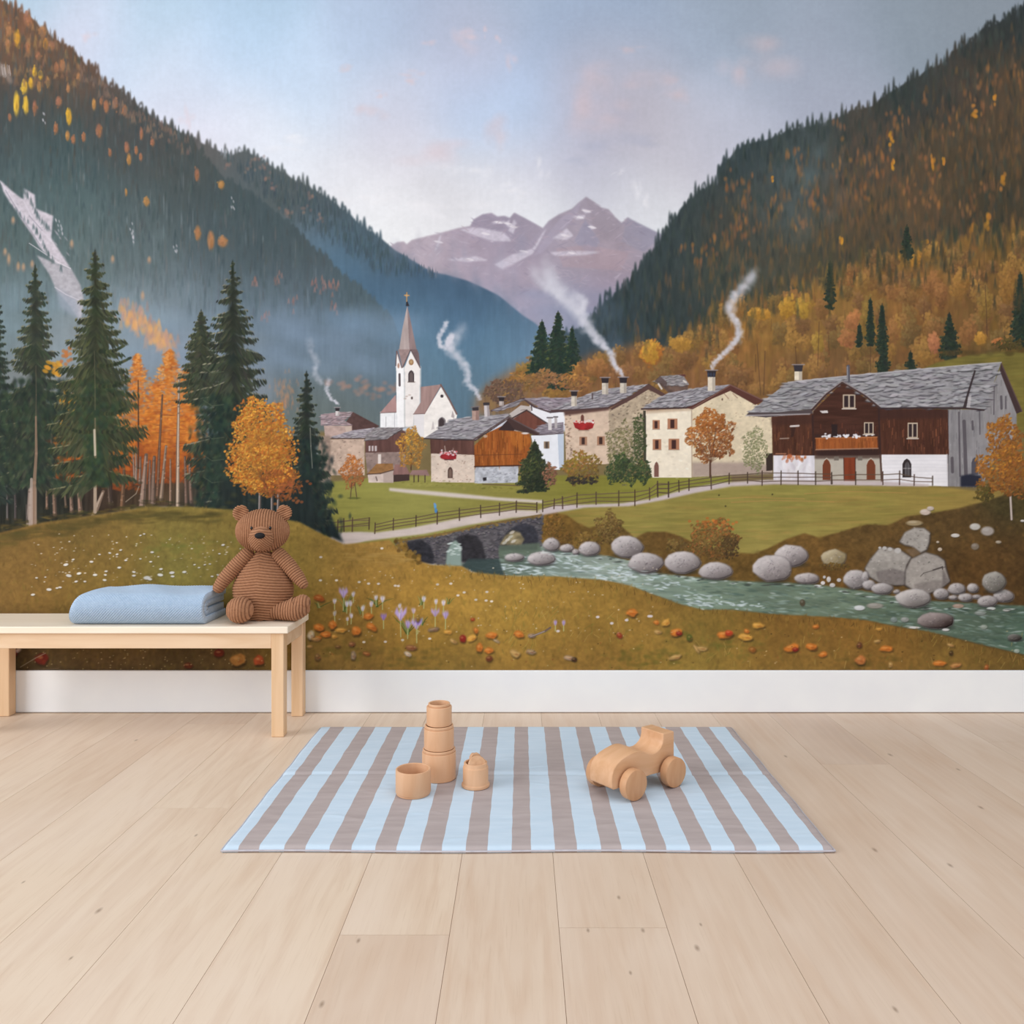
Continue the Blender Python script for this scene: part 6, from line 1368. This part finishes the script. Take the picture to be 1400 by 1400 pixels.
LW = .041
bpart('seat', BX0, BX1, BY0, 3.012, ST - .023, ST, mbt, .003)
fx0, fx1, fy0 = BX0 + .012, BX1 - .016, BY0 + .010
ry1 = 3.032
for x in (fx0, fx1 - LW):
    for y in (fy0, ry1 - LW):
        bpart('leg', x, x + LW, y, y + LW, .0005, ST - .0235, mbl)
AZ0, AZ1 = ST - .023 - .0505, ST - .0235
bpart('front_apron', fx0 + LW + .0005, fx1 - LW - .0005, fy0 + .003, fy0 + .023, AZ0, AZ1, mbw, .0015)
bpart('rear_apron', fx0 + LW + .0005, fx1 - LW - .0005, ry1 - .026, ry1 - .006, AZ0, AZ1, mbw, .0015)
for x in (fx0 + .003, fx1 - .023):
    bpart('side_apron', x, x + .02, fy0 + LW + .0005, ry1 - LW - .0005, AZ0, AZ1, mbw, .0015)

# ---------------------------------------------------------------- knitted blanket, folded, round fold at the front
mk, N, L, b = material('blue_knit', (168, 192, 218), .9, .1)
noise_colour(mk, (170, 191, 215), (184, 203, 224), 90, (1, 1, 1), 3)
b.inputs['Sheen Weight'].default_value = .25; b.inputs['Sheen Roughness'].default_value = .6


def arc(cy, cz, r, a0, a1, n):
    return [(cy + r * math.cos(a0 + (a1 - a0) * k / n), cz + r * math.sin(a0 + (a1 - a0) * k / n)) for k in range(n + 1)]


def densify(p, step):
    out = [p[0]]
    for a_, b_ in zip(p[:-1], p[1:]):
        n = max(1, int(math.dist(a_, b_) / step))
        out += [(a_[0] + (b_[0] - a_[0]) * k / n, a_[1] + (b_[1] - a_[1]) * k / n) for k in range(1, n + 1)]
    return np.array(out)


def fold_sheet(outer, inner, step, x0, x1, taper, stitch):
    """A thick knitted sheet: outer and inner skin of one U-shaped fold, drawn out along x."""
    loop = np.vstack([densify(outer, step), densify(inner[::-1], step)])
    n_out = len(densify(outer, step))
    n = len(loop)
    s = np.r_[0, np.cumsum(np.hypot(*np.diff(loop, axis=0).T))]
    tan = np.roll(loop, -1, 0) - np.roll(loop, 1, 0); tan /= np.linalg.norm(tan, axis=1)[:, None] + 1e-9
    nor = np.stack([tan[:, 1], -tan[:, 0]], 1)
    xs = np.arange(x0, x1 + 1e-6, step)
    nx = len(xs)
    P = np.zeros((nx, n, 3))
    cy, cz = .11, .046
    for j, x in enumerate(xs):
        k = min(1, max(0, (x - x0) / taper)); sc = math.sqrt(max(.02, 1 - (1 - k) ** 2)) if taper > 0 else 1
        e = min(1, (x1 - x) / .012); er = 1 - .06 * (1 - math.sqrt(max(0, 1 - (1 - e) ** 2)))
        jj = 2 * PI * x / .0092
        ph = 2 * PI * s / .0092
        d = .0034 * np.sin(jj) * np.sin(ph) * stitch
        yy = loop[:, 0] + nor[:, 0] * d; zz = loop[:, 1] + nor[:, 1] * d
        up_ = np.clip(zz / .1, 0, 1)
        zz = zz + up_ * (.0025 * math.sin(x * 19 + 1) + .002 * np.sin(x * 31 + yy * 23) - .004 * np.clip(yy / .2, 0, 1) * 0)
        if taper: zz = zz * (.55 + .45 * sc) ; yy = cy + (yy - cy) * (.86 + .14 * sc)
        P[j] = np.stack([np.full(n, x), yy, np.maximum(zz, 0.0006)], 1)
    me = grid_mesh(P, True)
    return me, n, nx


def cap_ends(me, n, nx, n_out):
    bm = bmesh.new(); bm.from_mesh(me); bm.verts.ensure_lookup_table()
    for j in (0, nx - 1):
        ring = [bm.verts[j * n + i] for i in range(n)]
        m = n_out; k = n - n_out
        # stitch the two skins of the sheet across its thickness
        i, q = 0, n - 1
        while i < m - 1 or q > m:
            if i < m - 1 and (q <= m or i / (m - 1) <= (n - 1 - q) / max(1, k - 1)):
                tri = (ring[i], ring[i + 1], ring[q]); i += 1
            else:
                tri = (ring[i], ring[q - 1], ring[q]); q -= 1
            try: bm.faces.new(tri)
            except ValueError: pass
    bmesh.ops.recalc_face_normals(bm, faces=bm.faces[:])
    bm.to_mesh(me); bm.free()


STEP = .0018
X_0, X_1 = -1.49, -1.048
out1 = [(.225, .0)] + [(.05, .0)] + arc(.05, .050, .050, -PI / 2, -1.5 * PI, 26) + [(.228, .102)]
in1 = [(.225, .022)] + [(.055, .022)] + arc(.052, .050, .028, -PI / 2, -1.5 * PI, 22) + [(.228, .079)]
out2 = [(.222, .0245)] + [(.075, .0245)] + arc(.062, .050, .0255, -PI / 2, -1.5 * PI, 18) + [(.222, .0765)]
in2 = [(.222, .046)] + [(.075, .046)] + arc(.074, .050, .004, -PI / 2, -1.5 * PI, 8) + [(.222, .055)]
bms = []
for o_, i_, tp, st, xa, xb in ((out1, in1, .034, 1.0, X_0, X_1), (out2, in2, .04, .8, X_0 + .02, X_1 - .006)):
    no = len(densify(o_, STEP))
    me_, n_, nx_ = fold_sheet(o_, i_, STEP, xa, xb, tp, st)
    cap_ends(me_, n_, nx_, no); bms.append(me_)
bm = bmesh.new()
for m_ in bms: bm.from_mesh(m_)
me = bpy.data.meshes.new('mesh'); bm.to_mesh(me); bm.free()
ctr = Vector((-1.27, 0, 0))
for v in me.vertices: v.co = v.co - ctr
tag(link_obj('blanket', me, mk, None, (-1.27, 2.757, ST + .0003), (0, 0, 0), True), 'folded light blue knitted blanket lying on the bench', 'blanket')

# ---------------------------------------------------------------- corduroy teddy bear
mt, N, L, b = material('brown_corduroy', (156, 108, 82), .92, .08)
noise_colour(mt, (158, 112, 83), (172, 125, 95), 120, (1, 1, 1), 3, bump=.1, dist=.0006)
b.inputs['Sheen Weight'].default_value = .25; b.inputs['Sheen Roughness'].default_value = .5
b.inputs['Sheen Tint'].default_value = rgba((220, 180, 150))
N = mt.node_tree.nodes; L = mt.node_tree.links; b = N['Principled BSDF']
wa = N.new('ShaderNodeAttribute'); wa.attribute_name = 'wale_shade'
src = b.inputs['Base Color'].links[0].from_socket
mx = N.new('ShaderNodeMix'); mx.data_type = 'RGBA'; mx.inputs[6].default_value = rgba((98, 62, 44)); L.new(src, mx.inputs[7]); L.new(wa.outputs['Fac'], mx.inputs[0]); L.new(mx.outputs[2], b.inputs['Base Color'])  # dark groove colour adds shade between the cords
mn, *_ = material('black_stitching', (22, 20, 22), .7, .3)
noise_colour(mn, (16, 15, 17), (30, 27, 29), 300, bump=.2)
me_bead, *_ = material('black_bead', (14, 13, 14), .15, .5)
DX, DY = -.8885, 2.895
bear = empty('teddy_bear', (DX, DY, ST + .0005), 'brown corduroy teddy bear sitting on the bench beside the blue blanket', 'soft toy')


def plush(name, centre, rad, phase, pitch=.0085, amp=.0013, rot=(0, 0, 0), shape=None, seg=150, mat=None, parent=bear):
    """Stuffed piece: a shaped ball whose cords are raised along lines of equal phase."""
    nu, nv_ = int(seg * 1.5), int(seg * 1.05)
    th = np.linspace(.002, PI - .002, nv_)[:, None]; ph = np.linspace(0, 2 * PI, nu, endpoint=False)[None]
    U = np.stack([np.sin(th) * np.cos(ph), np.sin(th) * np.sin(ph), np.cos(th) + 0 * ph], -1)
    P = U * np.array(rad)
    if shape is not None: P = shape(U, P)
    f = phase(U, P)
    q = np.ones(P.shape[:2])
    if pitch:
        q = np.abs(np.sin(PI * f / pitch))
        d = amp * 2.5 * (q ** 1.3 - .6)
        Nn = U / np.array(rad); Nn /= np.linalg.norm(Nn, axis=-1, keepdims=True)
        P = P + Nn * d[..., None]
    me = grid_mesh(P, True)
    a = me.attributes.new('wale_shade', 'FLOAT', 'POINT'); a.data.foreach_set('value', np.clip(q * 1.5, 0, 1).astype(np.float32).ravel())
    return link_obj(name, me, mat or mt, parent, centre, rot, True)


def egg(U, P):
    z = U[..., 2]
    k = np.where(z > 0, 1 - .46 * z ** 1.3, 1 - .04 * z * z)
    Q = P.copy(); Q[..., 0] *= k; Q[..., 1] *= k
    # flatten where it sits
    Q[..., 2] = np.maximum(Q[..., 2], -rad_b[2] * .80)
    return Q


rad_b = (.103, .083, .134)
plush('body', (0, 0, .1075), rad_b, lambda U, P: P[..., 2] * 1.0 + .009 * np.abs(np.arctan2(P[..., 0], -P[..., 1])), .0094, .0017, (0, 0, 0), egg, 190)


def headshape(U, P):
    Q = P.copy(); z = U[..., 2]
    k = 1 + .05 * np.clip(-z, 0, 1) - .05 * np.clip(z, 0, 1) ** 2
    Q[..., 0] *= k
    return Q


yaw = .16
hc = Vector((.0015, -.012, .3045))
head = plush('head', hc, (.0885, .074, .0735), lambda U, P: np.arcsin(np.clip(U[..., 0], -1, 1)) * .086, .0086, .0015, (0, 0, yaw), headshape, 190)
plush('muzzle', (0.004, -.0690, -.0235), (.0405, .0430, .0405), lambda U, P: P[..., 2] * .8 + np.abs(P[..., 0]) * .8 * np.where(P[..., 2] < .01, 1, .2), .0072, .0009, (0, 0, 0), None, 110, parent=head)
plush('nose', (.006, -.1105, -.0105), (.0165, .0085, .0105), lambda U, P: P[..., 0], 0, 0, (-.15, 0, 0), None, 48, mn, head)
for sx in (-1, 1):
    plush('eye', (sx * .030 + .004, -.0705, .0125), (.0047, .004, .0053), lambda U, P: P[..., 0], 0, 0, (0, 0, 0), None, 32, me_bead, head)


def earshape(U, P):
    Q = P.copy()
    dip = np.exp(-((U[..., 0] / .55) ** 2 + ((U[..., 2] - .1) / .55) ** 2)) * (U[..., 1] < 0)
    Q[..., 1] += .009 * dip
    return Q


for sx in (-1, 1):
    plush('ear', (sx * .0715, -.004, .0600), (.0265, .0125, .0270), lambda U, P: P[..., 0] * .75 + P[..., 2] * .65 * (1 if sx < 0 else -1), .0074, .0011, (0, sx * .45, sx * -.15), earshape, 90, parent=head)


def limb(name, pts, radii, phase='ring', pitch=.0085, amp=.0012, nseg=130):
    """Stuffed arm or leg: a smooth tube of changing thickness with round ends."""
    pts = np.array(pts, float); radii = np.array(radii, float)
    d = np.r_[0, np.cumsum(np.linalg.norm(np.diff(pts, axis=0), axis=1))]
    m = 150
    t = np.linspace(0, d[-1], m)
    # smooth the bone with a small quadratic ease
    B = np.stack([np.interp(t, d, pts[:, k]) for k in range(3)], 1)
    for _ in range(14): B[1:-1] = (B[:-2] + 2 * B[1:-1] + B[2:]) / 4
    Rr = np.interp(t, d, radii)
    for _ in range(8): Rr[1:-1] = (Rr[:-2] + 2 * Rr[1:-1] + Rr[2:]) / 4
    T0 = np.gradient(B, axis=0); T0 /= np.linalg.norm(T0, axis=1)[:, None]
    e0 = np.arccos(np.linspace(1, 0, 22)[:-1]); rings = []
    for k, a_ in enumerate(np.linspace(0.003, PI / 2, 22)[:-1]):
        rings.append((B[0] - T0[0] * Rr[0] * math.cos(a_), T0[0], Rr[0] * math.sin(a_), -Rr[0] * math.cos(a_)))
    for k in range(m): rings.append((B[k], T0[k], Rr[k], t[k]))
    for a_ in np.linspace(PI / 2, .003, 22)[1:]:
        rings.append((B[-1] + T0[-1] * Rr[-1] * math.cos(a_), T0[-1], Rr[-1] * math.sin(a_), d[-1] + Rr[-1] * math.cos(a_)))
    ref = np.array((0, 0, 1.0)) if abs(T0[0][2]) < .8 else np.array((0, 1.0, 0))
    P = np.zeros((len(rings), nseg, 3)); Q = np.zeros((len(rings), nseg), np.float32)
    for j, (c_, tg, r_, s_) in enumerate(rings):
        u = np.cross(ref, tg); u /= np.linalg.norm(u); v = np.cross(tg, u)
        for i in range(nseg):
            a_ = 2 * PI * i / nseg
            n_ = u * math.cos(a_) + v * math.sin(a_)
            f = s_ if phase == 'ring' else (a_ * .034 if phase == 'long' else c_[0] + r_ * n_[0])
            q = math.sqrt(abs(math.sin(PI * f / pitch)))
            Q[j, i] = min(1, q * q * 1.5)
            P[j, i] = c_ + n_ * (r_ + amp * 2.3 * (q ** 1.6 - .6) * min(1, r_ / .01))
    me = grid_mesh(P, True)
    a = me.attributes.new('wale_shade', 'FLOAT', 'POINT'); a.data.foreach_set('value', Q.ravel())
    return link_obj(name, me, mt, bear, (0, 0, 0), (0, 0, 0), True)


limb('arm', [(-.052, -.012, .222), (-.088, -.022, .182), (-.122, -.034, .140), (-.139, -.040, .113)], [.024, .0255, .0235, .0195], 'ring', .0085, .0009)
limb('arm', [(.056, -.008, .222), (.090, -.010, .185), (.124, -.016, .144), (.143, -.022, .122)], [.024, .0255, .0225, .0165])
# legs, soles towards the room
limb('leg', [(-.05, -.03, .040), (-.050, -.070, .042), (-.047, -.100, .046)], [.034, .036, .0435], 'x', .0098, .0016)
limb('leg', [(.050, -.030, .036), (.088, -.042, .034), (.122, -.052, .040), (.142, -.056, .054), (.150, -.058, .064)], [.032, .0315, .038, .038, .027], 'x', .0098, .0016)

# ---------------------------------------------------------------- striped play mat
mr1, *_ = material('pale_blue_cotton', (204, 221, 236), .9, .1)
noise_colour(mr1, (194, 212, 228), (202, 218, 233), 9, (1, 4.5, 1), 3, bump=.3, dist=.004)
mr2, *_ = material('taupe_cotton', (176, 163, 161), .9, .1)
noise_colour(mr2, (171, 158, 156), (182, 169, 167), 9, (1, 4.5, 1), 3, bump=.45, dist=.004)
RY0, RY1 = 1.905, 2.835
edge_px = [305, 327, 355, 389, 418, 451, 481, 513.6, 542.5, 575, 604.5, 637, 666.5, 699.5, 726, 758.5, 788.7, 821.6, 849.5, 882.4, 910.3, 942.5, 971.4, 1003, 1032.6, 1064.8, 1091, 1124, 1139]
xe = [(p - 713) * 1.913 / FPX for p in edge_px]
sub = 6
xs, mi = [], []
for k in range(len(xe) - 1):
    for j in range(sub):
        xs.append(xe[k] + (xe[k + 1] - xe[k]) * j / sub); mi.append(k % 2)
xs.append(xe[-1]); xs = np.array(xs)
ny = 150
ys = np.linspace(RY0, RY1, ny)
XX, YY = np.meshgrid(xs, ys)
rg = np.random.default_rng(5)
TH = .0125


def lump(n, sx, sy):
    z = np.zeros_like(XX)
    for _ in range(n):
        a_ = rg.uniform(0, 2 * PI); k = rg.uniform(.5, 1.5)
        z += np.sin(XX * k * sx * math.cos(a_) * 6.28 + YY * k * sy * math.sin(a_) * 6.28 + rg.uniform(0, 6.28))
    return z / n


ex = np.minimum(XX - xs[0], xs[-1] - XX); ey = np.minimum(YY - RY0, RY1 - YY)
ed = np.minimum(ex, ey)
rim = 1 - (1 - np.clip(ed / .014, 0, 1)) ** 2
ZZ = TH * (.35 + .65 * np.sqrt(np.clip(rim, 0, 1))) + .0006 * lump(10, 3, 5) + .0005 * lump(14, 5, 14)
ysm = .85 * FPX / (1059 - 653) - .03
ZZ -= .0035 * np.exp(-((YY - ysm + .006 * np.sin(XX * 5)) / .007) ** 2)
ZZ += .0014 * np.exp(-((YY - ysm - .018) / .012) ** 2)
for _ in range(110):
    kx = rg.integers(1, len(xe) - 1); x_ = (xe[kx] + xe[kx - 1]) / 2; y_ = rg.uniform(RY0 + .03, RY1 - .03)
    ZZ += rg.uniform(.0008, .0024) * np.exp(-((XX - x_) / rg.uniform(.015, .035)) ** 2 - ((YY - y_ + (XX - x_) * rg.uniform(-.5, .5)) / rg.uniform(.003, .007)) ** 2)
calm = np.zeros_like(XX)
for x_, y_, r_ in ((-.2300, 2.345, .06), (-.2866, 2.228, .06), (-.1245, 2.283, .05), (.2907, 2.185, .05), (.41, 2.278, .05), (.215, 2.283, .05), (.33, 2.375, .05)):
    calm = np.maximum(calm, np.clip(1.6 - np.hypot(XX - x_, YY - y_) / r_, 0, 1))
ZZ = ZZ * (1 - calm) + np.minimum(ZZ, TH) * calm
wob = .0009 * np.sin(YY * 17 + XX * 3) + .0007 * np.sin(YY * 41)
dxw = wob * np.exp(-np.minimum(XX - xs[0], xs[-1] - XX) / .3)
stitch_w = .0005 * np.sin(YY * 60 + XX * 90)
top = np.stack([XX + dxw + stitch_w * (ed > .01), YY + .003 * np.sin(XX * 9) * np.exp(-(YY - RY0) / .1), np.maximum(ZZ, .003)], -1)
mat_o = empty('play_mat', ((xs[0] + xs[-1]) / 2, (RY0 + RY1) / 2, .0006), 'blue and taupe striped quilted play mat spread on the wooden floor', 'rug')
off = np.array([mat_o.location.x, mat_o.location.y, 0])
nu = len(xs)
bot = top.copy(); bot[..., 2] = 0.0
Vv = np.vstack([(top - off).reshape(-1, 3), (bot - off).reshape(-1, 3)])
F = []; MI = []
for j in range(ny - 1):
    for i in range(nu - 1):
        q = j * nu + i; F.append((q, q + 1, q + nu + 1, q + nu)); MI.append(mi[i])
o2 = ny * nu
F.append((o2, o2 + nu * (ny - 1), o2 + nu * ny - 1, o2 + nu - 1)); MI.append(0)
F = F[:-1]; MI = MI[:-1]
for j in range(ny - 1):
    for i in range(nu - 1):
        q = o2 + j * nu + i; F.append((q, q + nu, q + nu + 1, q + 1)); MI.append(mi[i])
for i in range(nu - 1):
    F.append((i, o2 + i, o2 + i + 1, i + 1)); MI.append(mi[i])
    q = (ny - 1) * nu + i; F.append((q, q + 1, o2 + q + 1, o2 + q)); MI.append(mi[i])
for j in range(ny - 1):
    q = j * nu; F.append((q, q + nu, o2 + q + nu, o2 + q)); MI.append(mi[0])
    q = j * nu + nu - 1; F.append((q, o2 + q, o2 + q + nu, q + nu)); MI.append(mi[-1])
me = mesh_from(Vv, F); me.materials.append(mr1); me.materials.append(mr2); me.polygons.foreach_set('material_index', MI)
link_obj('quilted_cover', me, None, mat_o, smooth=True)
mp_, *_ = material('piping_cotton', (190, 186, 192), .85, .1)
noise_colour(mp_, (184, 180, 188), (198, 194, 200), 80)
loop = [top[0, i] for i in range(nu)] + [top[j, -1] for j in range(1, ny)] + [top[-1, i] for i in range(nu - 2, -1, -1)] + [top[j, 0] for j in range(ny - 2, 0, -1)]
loop = np.array(loop)
prev = np.roll(loop, 1, 0); nxt = np.roll(loop, -1, 0); tg = nxt - prev; tg[:, 2] = 0; tg /= np.linalg.norm(tg, axis=1)[:, None]
outw = np.stack([tg[:, 1], -tg[:, 0], 0 * tg[:, 0]], 1)
P = np.zeros((len(loop) + 1, 8, 3))
for k in range(len(loop) + 1):
    q = k % len(loop)
    c_ = loop[q] * np.array((1, 1, 0)) + np.array((0, 0, .0042)) + outw[q] * .0012
    for i in range(8):
        a_ = 2 * PI * i / 8
        P[k, i] = c_ + outw[q] * .0022 * math.cos(a_) + np.array((0, 0, .0022)) * math.sin(a_) - off
link_obj('piping', grid_mesh(P, True), mp_, mat_o, smooth=True)
MAT_Z = .0006 + TH + .0003

# ---------------------------------------------------------------- wooden toys on the mat
mc, N, L, b = material('beech_turned', (214, 164, 122), .5, .3)
noise_colour(mc, (212, 164, 126), (222, 178, 142), 6, (5, 5, .8), 4, .3, .7, .03, warp=.8)
mc2, N, L, b = material('beech_inside', (196, 144, 102), .6, .25)
noise_colour(mc2, (184, 132, 92), (206, 156, 114), 6, (5, 5, .8), 5, warp=.8)


def cup(r, h, lip, foot, loc, label):
    """Turned stacking cup: foot ring, wall, stepped lip and a hollow."""
    t = .0055; e = .0012
    pr = [(.001, .0004), (r - foot - e, 0.0004), (r - foot, .0004 + e)]
    if foot: pr += [(r - foot, .0045), (r - e * .6, .0056), (r, .0072)]
    rl = r - lip
    if lip:
        zl = h - (.0085 if lip < .004 else .008)
        pr += [(r, zl - .0022), (r - .0006, zl - .0008), (r - .0016, zl - .0002), (rl - .0016, zl + .0003), (rl - .0016, zl + .0010), (rl - .0003, zl + .0018), (rl, zl + .0028)]
    pr += [(rl, h - .0018), (rl - .0006, h - .0005), (rl - .0018, h), (rl - t + .0016, h), (rl - t + .0003, h - .001), (rl - t, h - .0025), (rl - t, .009), (rl - t - .003, .006), (.001, .006)]
    o = link_obj('stacking_cup', lathe(pr, 80), mc, None, loc, (0, 0, float(loc[0] * 40)), True)
    m = o.data.modifiers if False else None
    tag(o, label, 'cup', 'wooden stacking cups')
    return o


def smooth_angle(o, deg=35):
    me = o.data
    bm = bmesh.new(); bm.from_mesh(me)
    for e in bm.edges:
        if len(e.link_faces) == 2 and e.calc_face_angle(0) > math.radians(deg): e.smooth = False
    bm.to_mesh(me); bm.free()


tx, ty = -.2300, 2.345
z = MAT_Z
smooth_angle(cup(.0470, .0835, .0017, .0, (tx, ty, z), 'widest wooden cup at the foot of the tower of three'))
z += .0835 + .0003
smooth_angle(cup(.0415, .0650, .0017, .0, (tx, ty, z), 'middle wooden cup in the tower of three'))
z += .0650 + .0003
smooth_angle(cup(.0350, .0600, .0045, .0, (tx + .0005, ty, z), 'smallest wooden cup, open on top of the tower of three'))
smooth_angle(cup(.0465, .0665, .0, .0022, (-.2866, 2.228, MAT_Z), 'empty open wooden cup alone in front of the tower'))
# the right-hand cup: flanged foot, stepped lip
rc = (-.1245, 2.283)
pr = [(.001, .0004), (.0370, .0004), (.0382, .0016), (.0384, .0055), (.0376, .0078), (.0352, .0090), (.0345, .0102), (.0345, .0515), (.0338, .0535), (.0325, .0542), (.0318, .0552), (.0318, .0635), (.0310, .0648), (.0298, .065), (.0275, .065), (.0265, .064), (.0262, .062), (.0262, .014), (.024, .012), (.001, .012)]
o = link_obj('stacking_cup', lathe(pr, 80), mc, None, (rc[0], rc[1], MAT_Z), (0, 0, 0), True)
tag(o, 'wooden cup with flanged foot holding two round pegs, right of the tower', 'cup', 'wooden stacking cups'); smooth_angle(o)
mdk, *_ = material('beech_disc', (206, 160, 122), .4, .35)
noise_colour(mdk, (196, 148, 110), (216, 174, 138), 8, (5, 5, 1), 4, warp=.8)
disc_prof = [(.001, 0), (.0225, 0), (.0245, .002), (.0245, .009), (.0225, .011), (.001, .011)]
o = link_obj('wooden_disc', lathe(disc_prof, 56), mdk, None, (rc[0] + .0035, rc[1] - .006, MAT_Z + .0575), (math.radians(62), 0, .22), True)
tag(o, 'round wooden disc leaning at the front inside the flanged cup', 'toy block'); smooth_angle(o)
# a small saddle-shaped piece behind it
V = []; F = []
nn = 40
prof = []
for k in range(nn):
    a_ = 2 * PI * k / nn
    prof.append((.0155 * math.cos(a_) * (1 - .12 * math.sin(a_)), .019 * math.sin(a_) - .004 * math.exp(-(math.cos(a_) / .4) ** 2) * (math.sin(a_) > 0)))
for q, yy in enumerate((-.0085, -.007, .007, .0085)):
    s_ = .9 if q in (0, 3) else 1
    for x_, z_ in prof: V.append((x_ * s_, yy, z_ * s_))
for q in range(3):
    for k in range(nn):
        k2 = (k + 1) % nn; F.append((q * nn + k, q * nn + k2, (q + 1) * nn + k2, (q + 1) * nn + k))
F.append(tuple(range(nn))[::-1]); F.append(tuple(3 * nn + k for k in range(nn)))
o = link_obj('wooden_peg', mesh_from(V, F), mdk, None, (rc[0] - .002, rc[1] + .0145, MAT_Z + .0685), (math.radians(-10), 0, .3), True)
tag(o, 'rounded wooden peg standing behind the disc inside the flanged cup', 'toy block'); smooth_angle(o)

# toy car
mcar, N, L, b = material('beech_car', (216, 168, 122), .42, .35)
noise_colour(mcar, (208, 158, 116), (224, 178, 140), 5, (1.2, 7, 7), 5, .3, .7, .02, warp=.6)
mwh, N, L, b = material('beech_wheel', (206, 156, 114), .45, .3)
noise_colour(mwh, (198, 146, 106), (212, 164, 124), 8, (4, 1, 2), 5, warp=.8)
ang = math.atan2(.613, .79)
car = empty('toy_car', (.2527, 2.234, MAT_Z), 'natural wooden toy car with four round wheels parked on the striped mat', 'toy car', None, ang)
side = [(-.050, .031), (-.0555, .036), (-.0575, .050), (-.0560, .068), (-.0505, .083), (-.040, .0945), (-.025, .1025), (-.005, .1085), (.015, .1125), (.030, .1135), (.043, .1115), (.057, .1055), (.070, .0985), (.082, .0945), (.094, .0945), (.105, .098), (.115, .1045), (.122, .1135), (.125, .124), (.125, .1385), (.127, .1405), (.163, .1405), (.1655, .138), (.1655, .042), (.161, .037), (.135, .036), (.110, .0385), (.080, .040), (.050, .0385), (.025, .034), (.0, .031)]
side = [(u * 1.06 + .0025, z_) for u, z_ in side]
HW = .042
bm = bmesh.new()
va = [bm.verts.new((u, -HW, z_)) for u, z_ in side]; vb = [bm.verts.new((u, HW, z_)) for u, z_ in side]
fa = bm.faces.new(va); fb = bm.faces.new(vb[::-1])
n = len(side)
for k in range(n): bm.faces.new((va[k], vb[k], vb[(k + 1) % n], va[(k + 1) % n]))
bmesh.ops.recalc_face_normals(bm, faces=bm.faces[:])
bmesh.ops.bevel(bm, geom=[e for e in bm.edges if fa in e.link_faces or fb in e.link_faces], offset=.0022, segments=3, affect='EDGES', profile=.5)
me = bpy.data.meshes.new('mesh'); bm.to_mesh(me); bm.free()
o = link_obj('body', me, mcar, car, smooth=True); smooth_angle(o, 30)
wp = [(.001, 0), (.0375, 0), (.0392, .0008), (.0400, .0026), (.0400, .0214), (.0392, .0232), (.0375, .024), (.001, .024)]
for u in (.0, .152):
    ax = lathe([(.001, -.056), (.0045, -.056), (.0045, .060), (.001, .060)], 20)
    link_obj('axle', ax, mwh, car, (u, 0, .0400), (PI / 2, 0, 0), True)
    for s in (-1, 1):
        o = link_obj('wheel', lathe(wp, 64), mwh, car, (u, s * (HW + (.0075 if s < 0 else .0125)), .0401), (-s * PI / 2, 0, 0), True); smooth_angle(o)
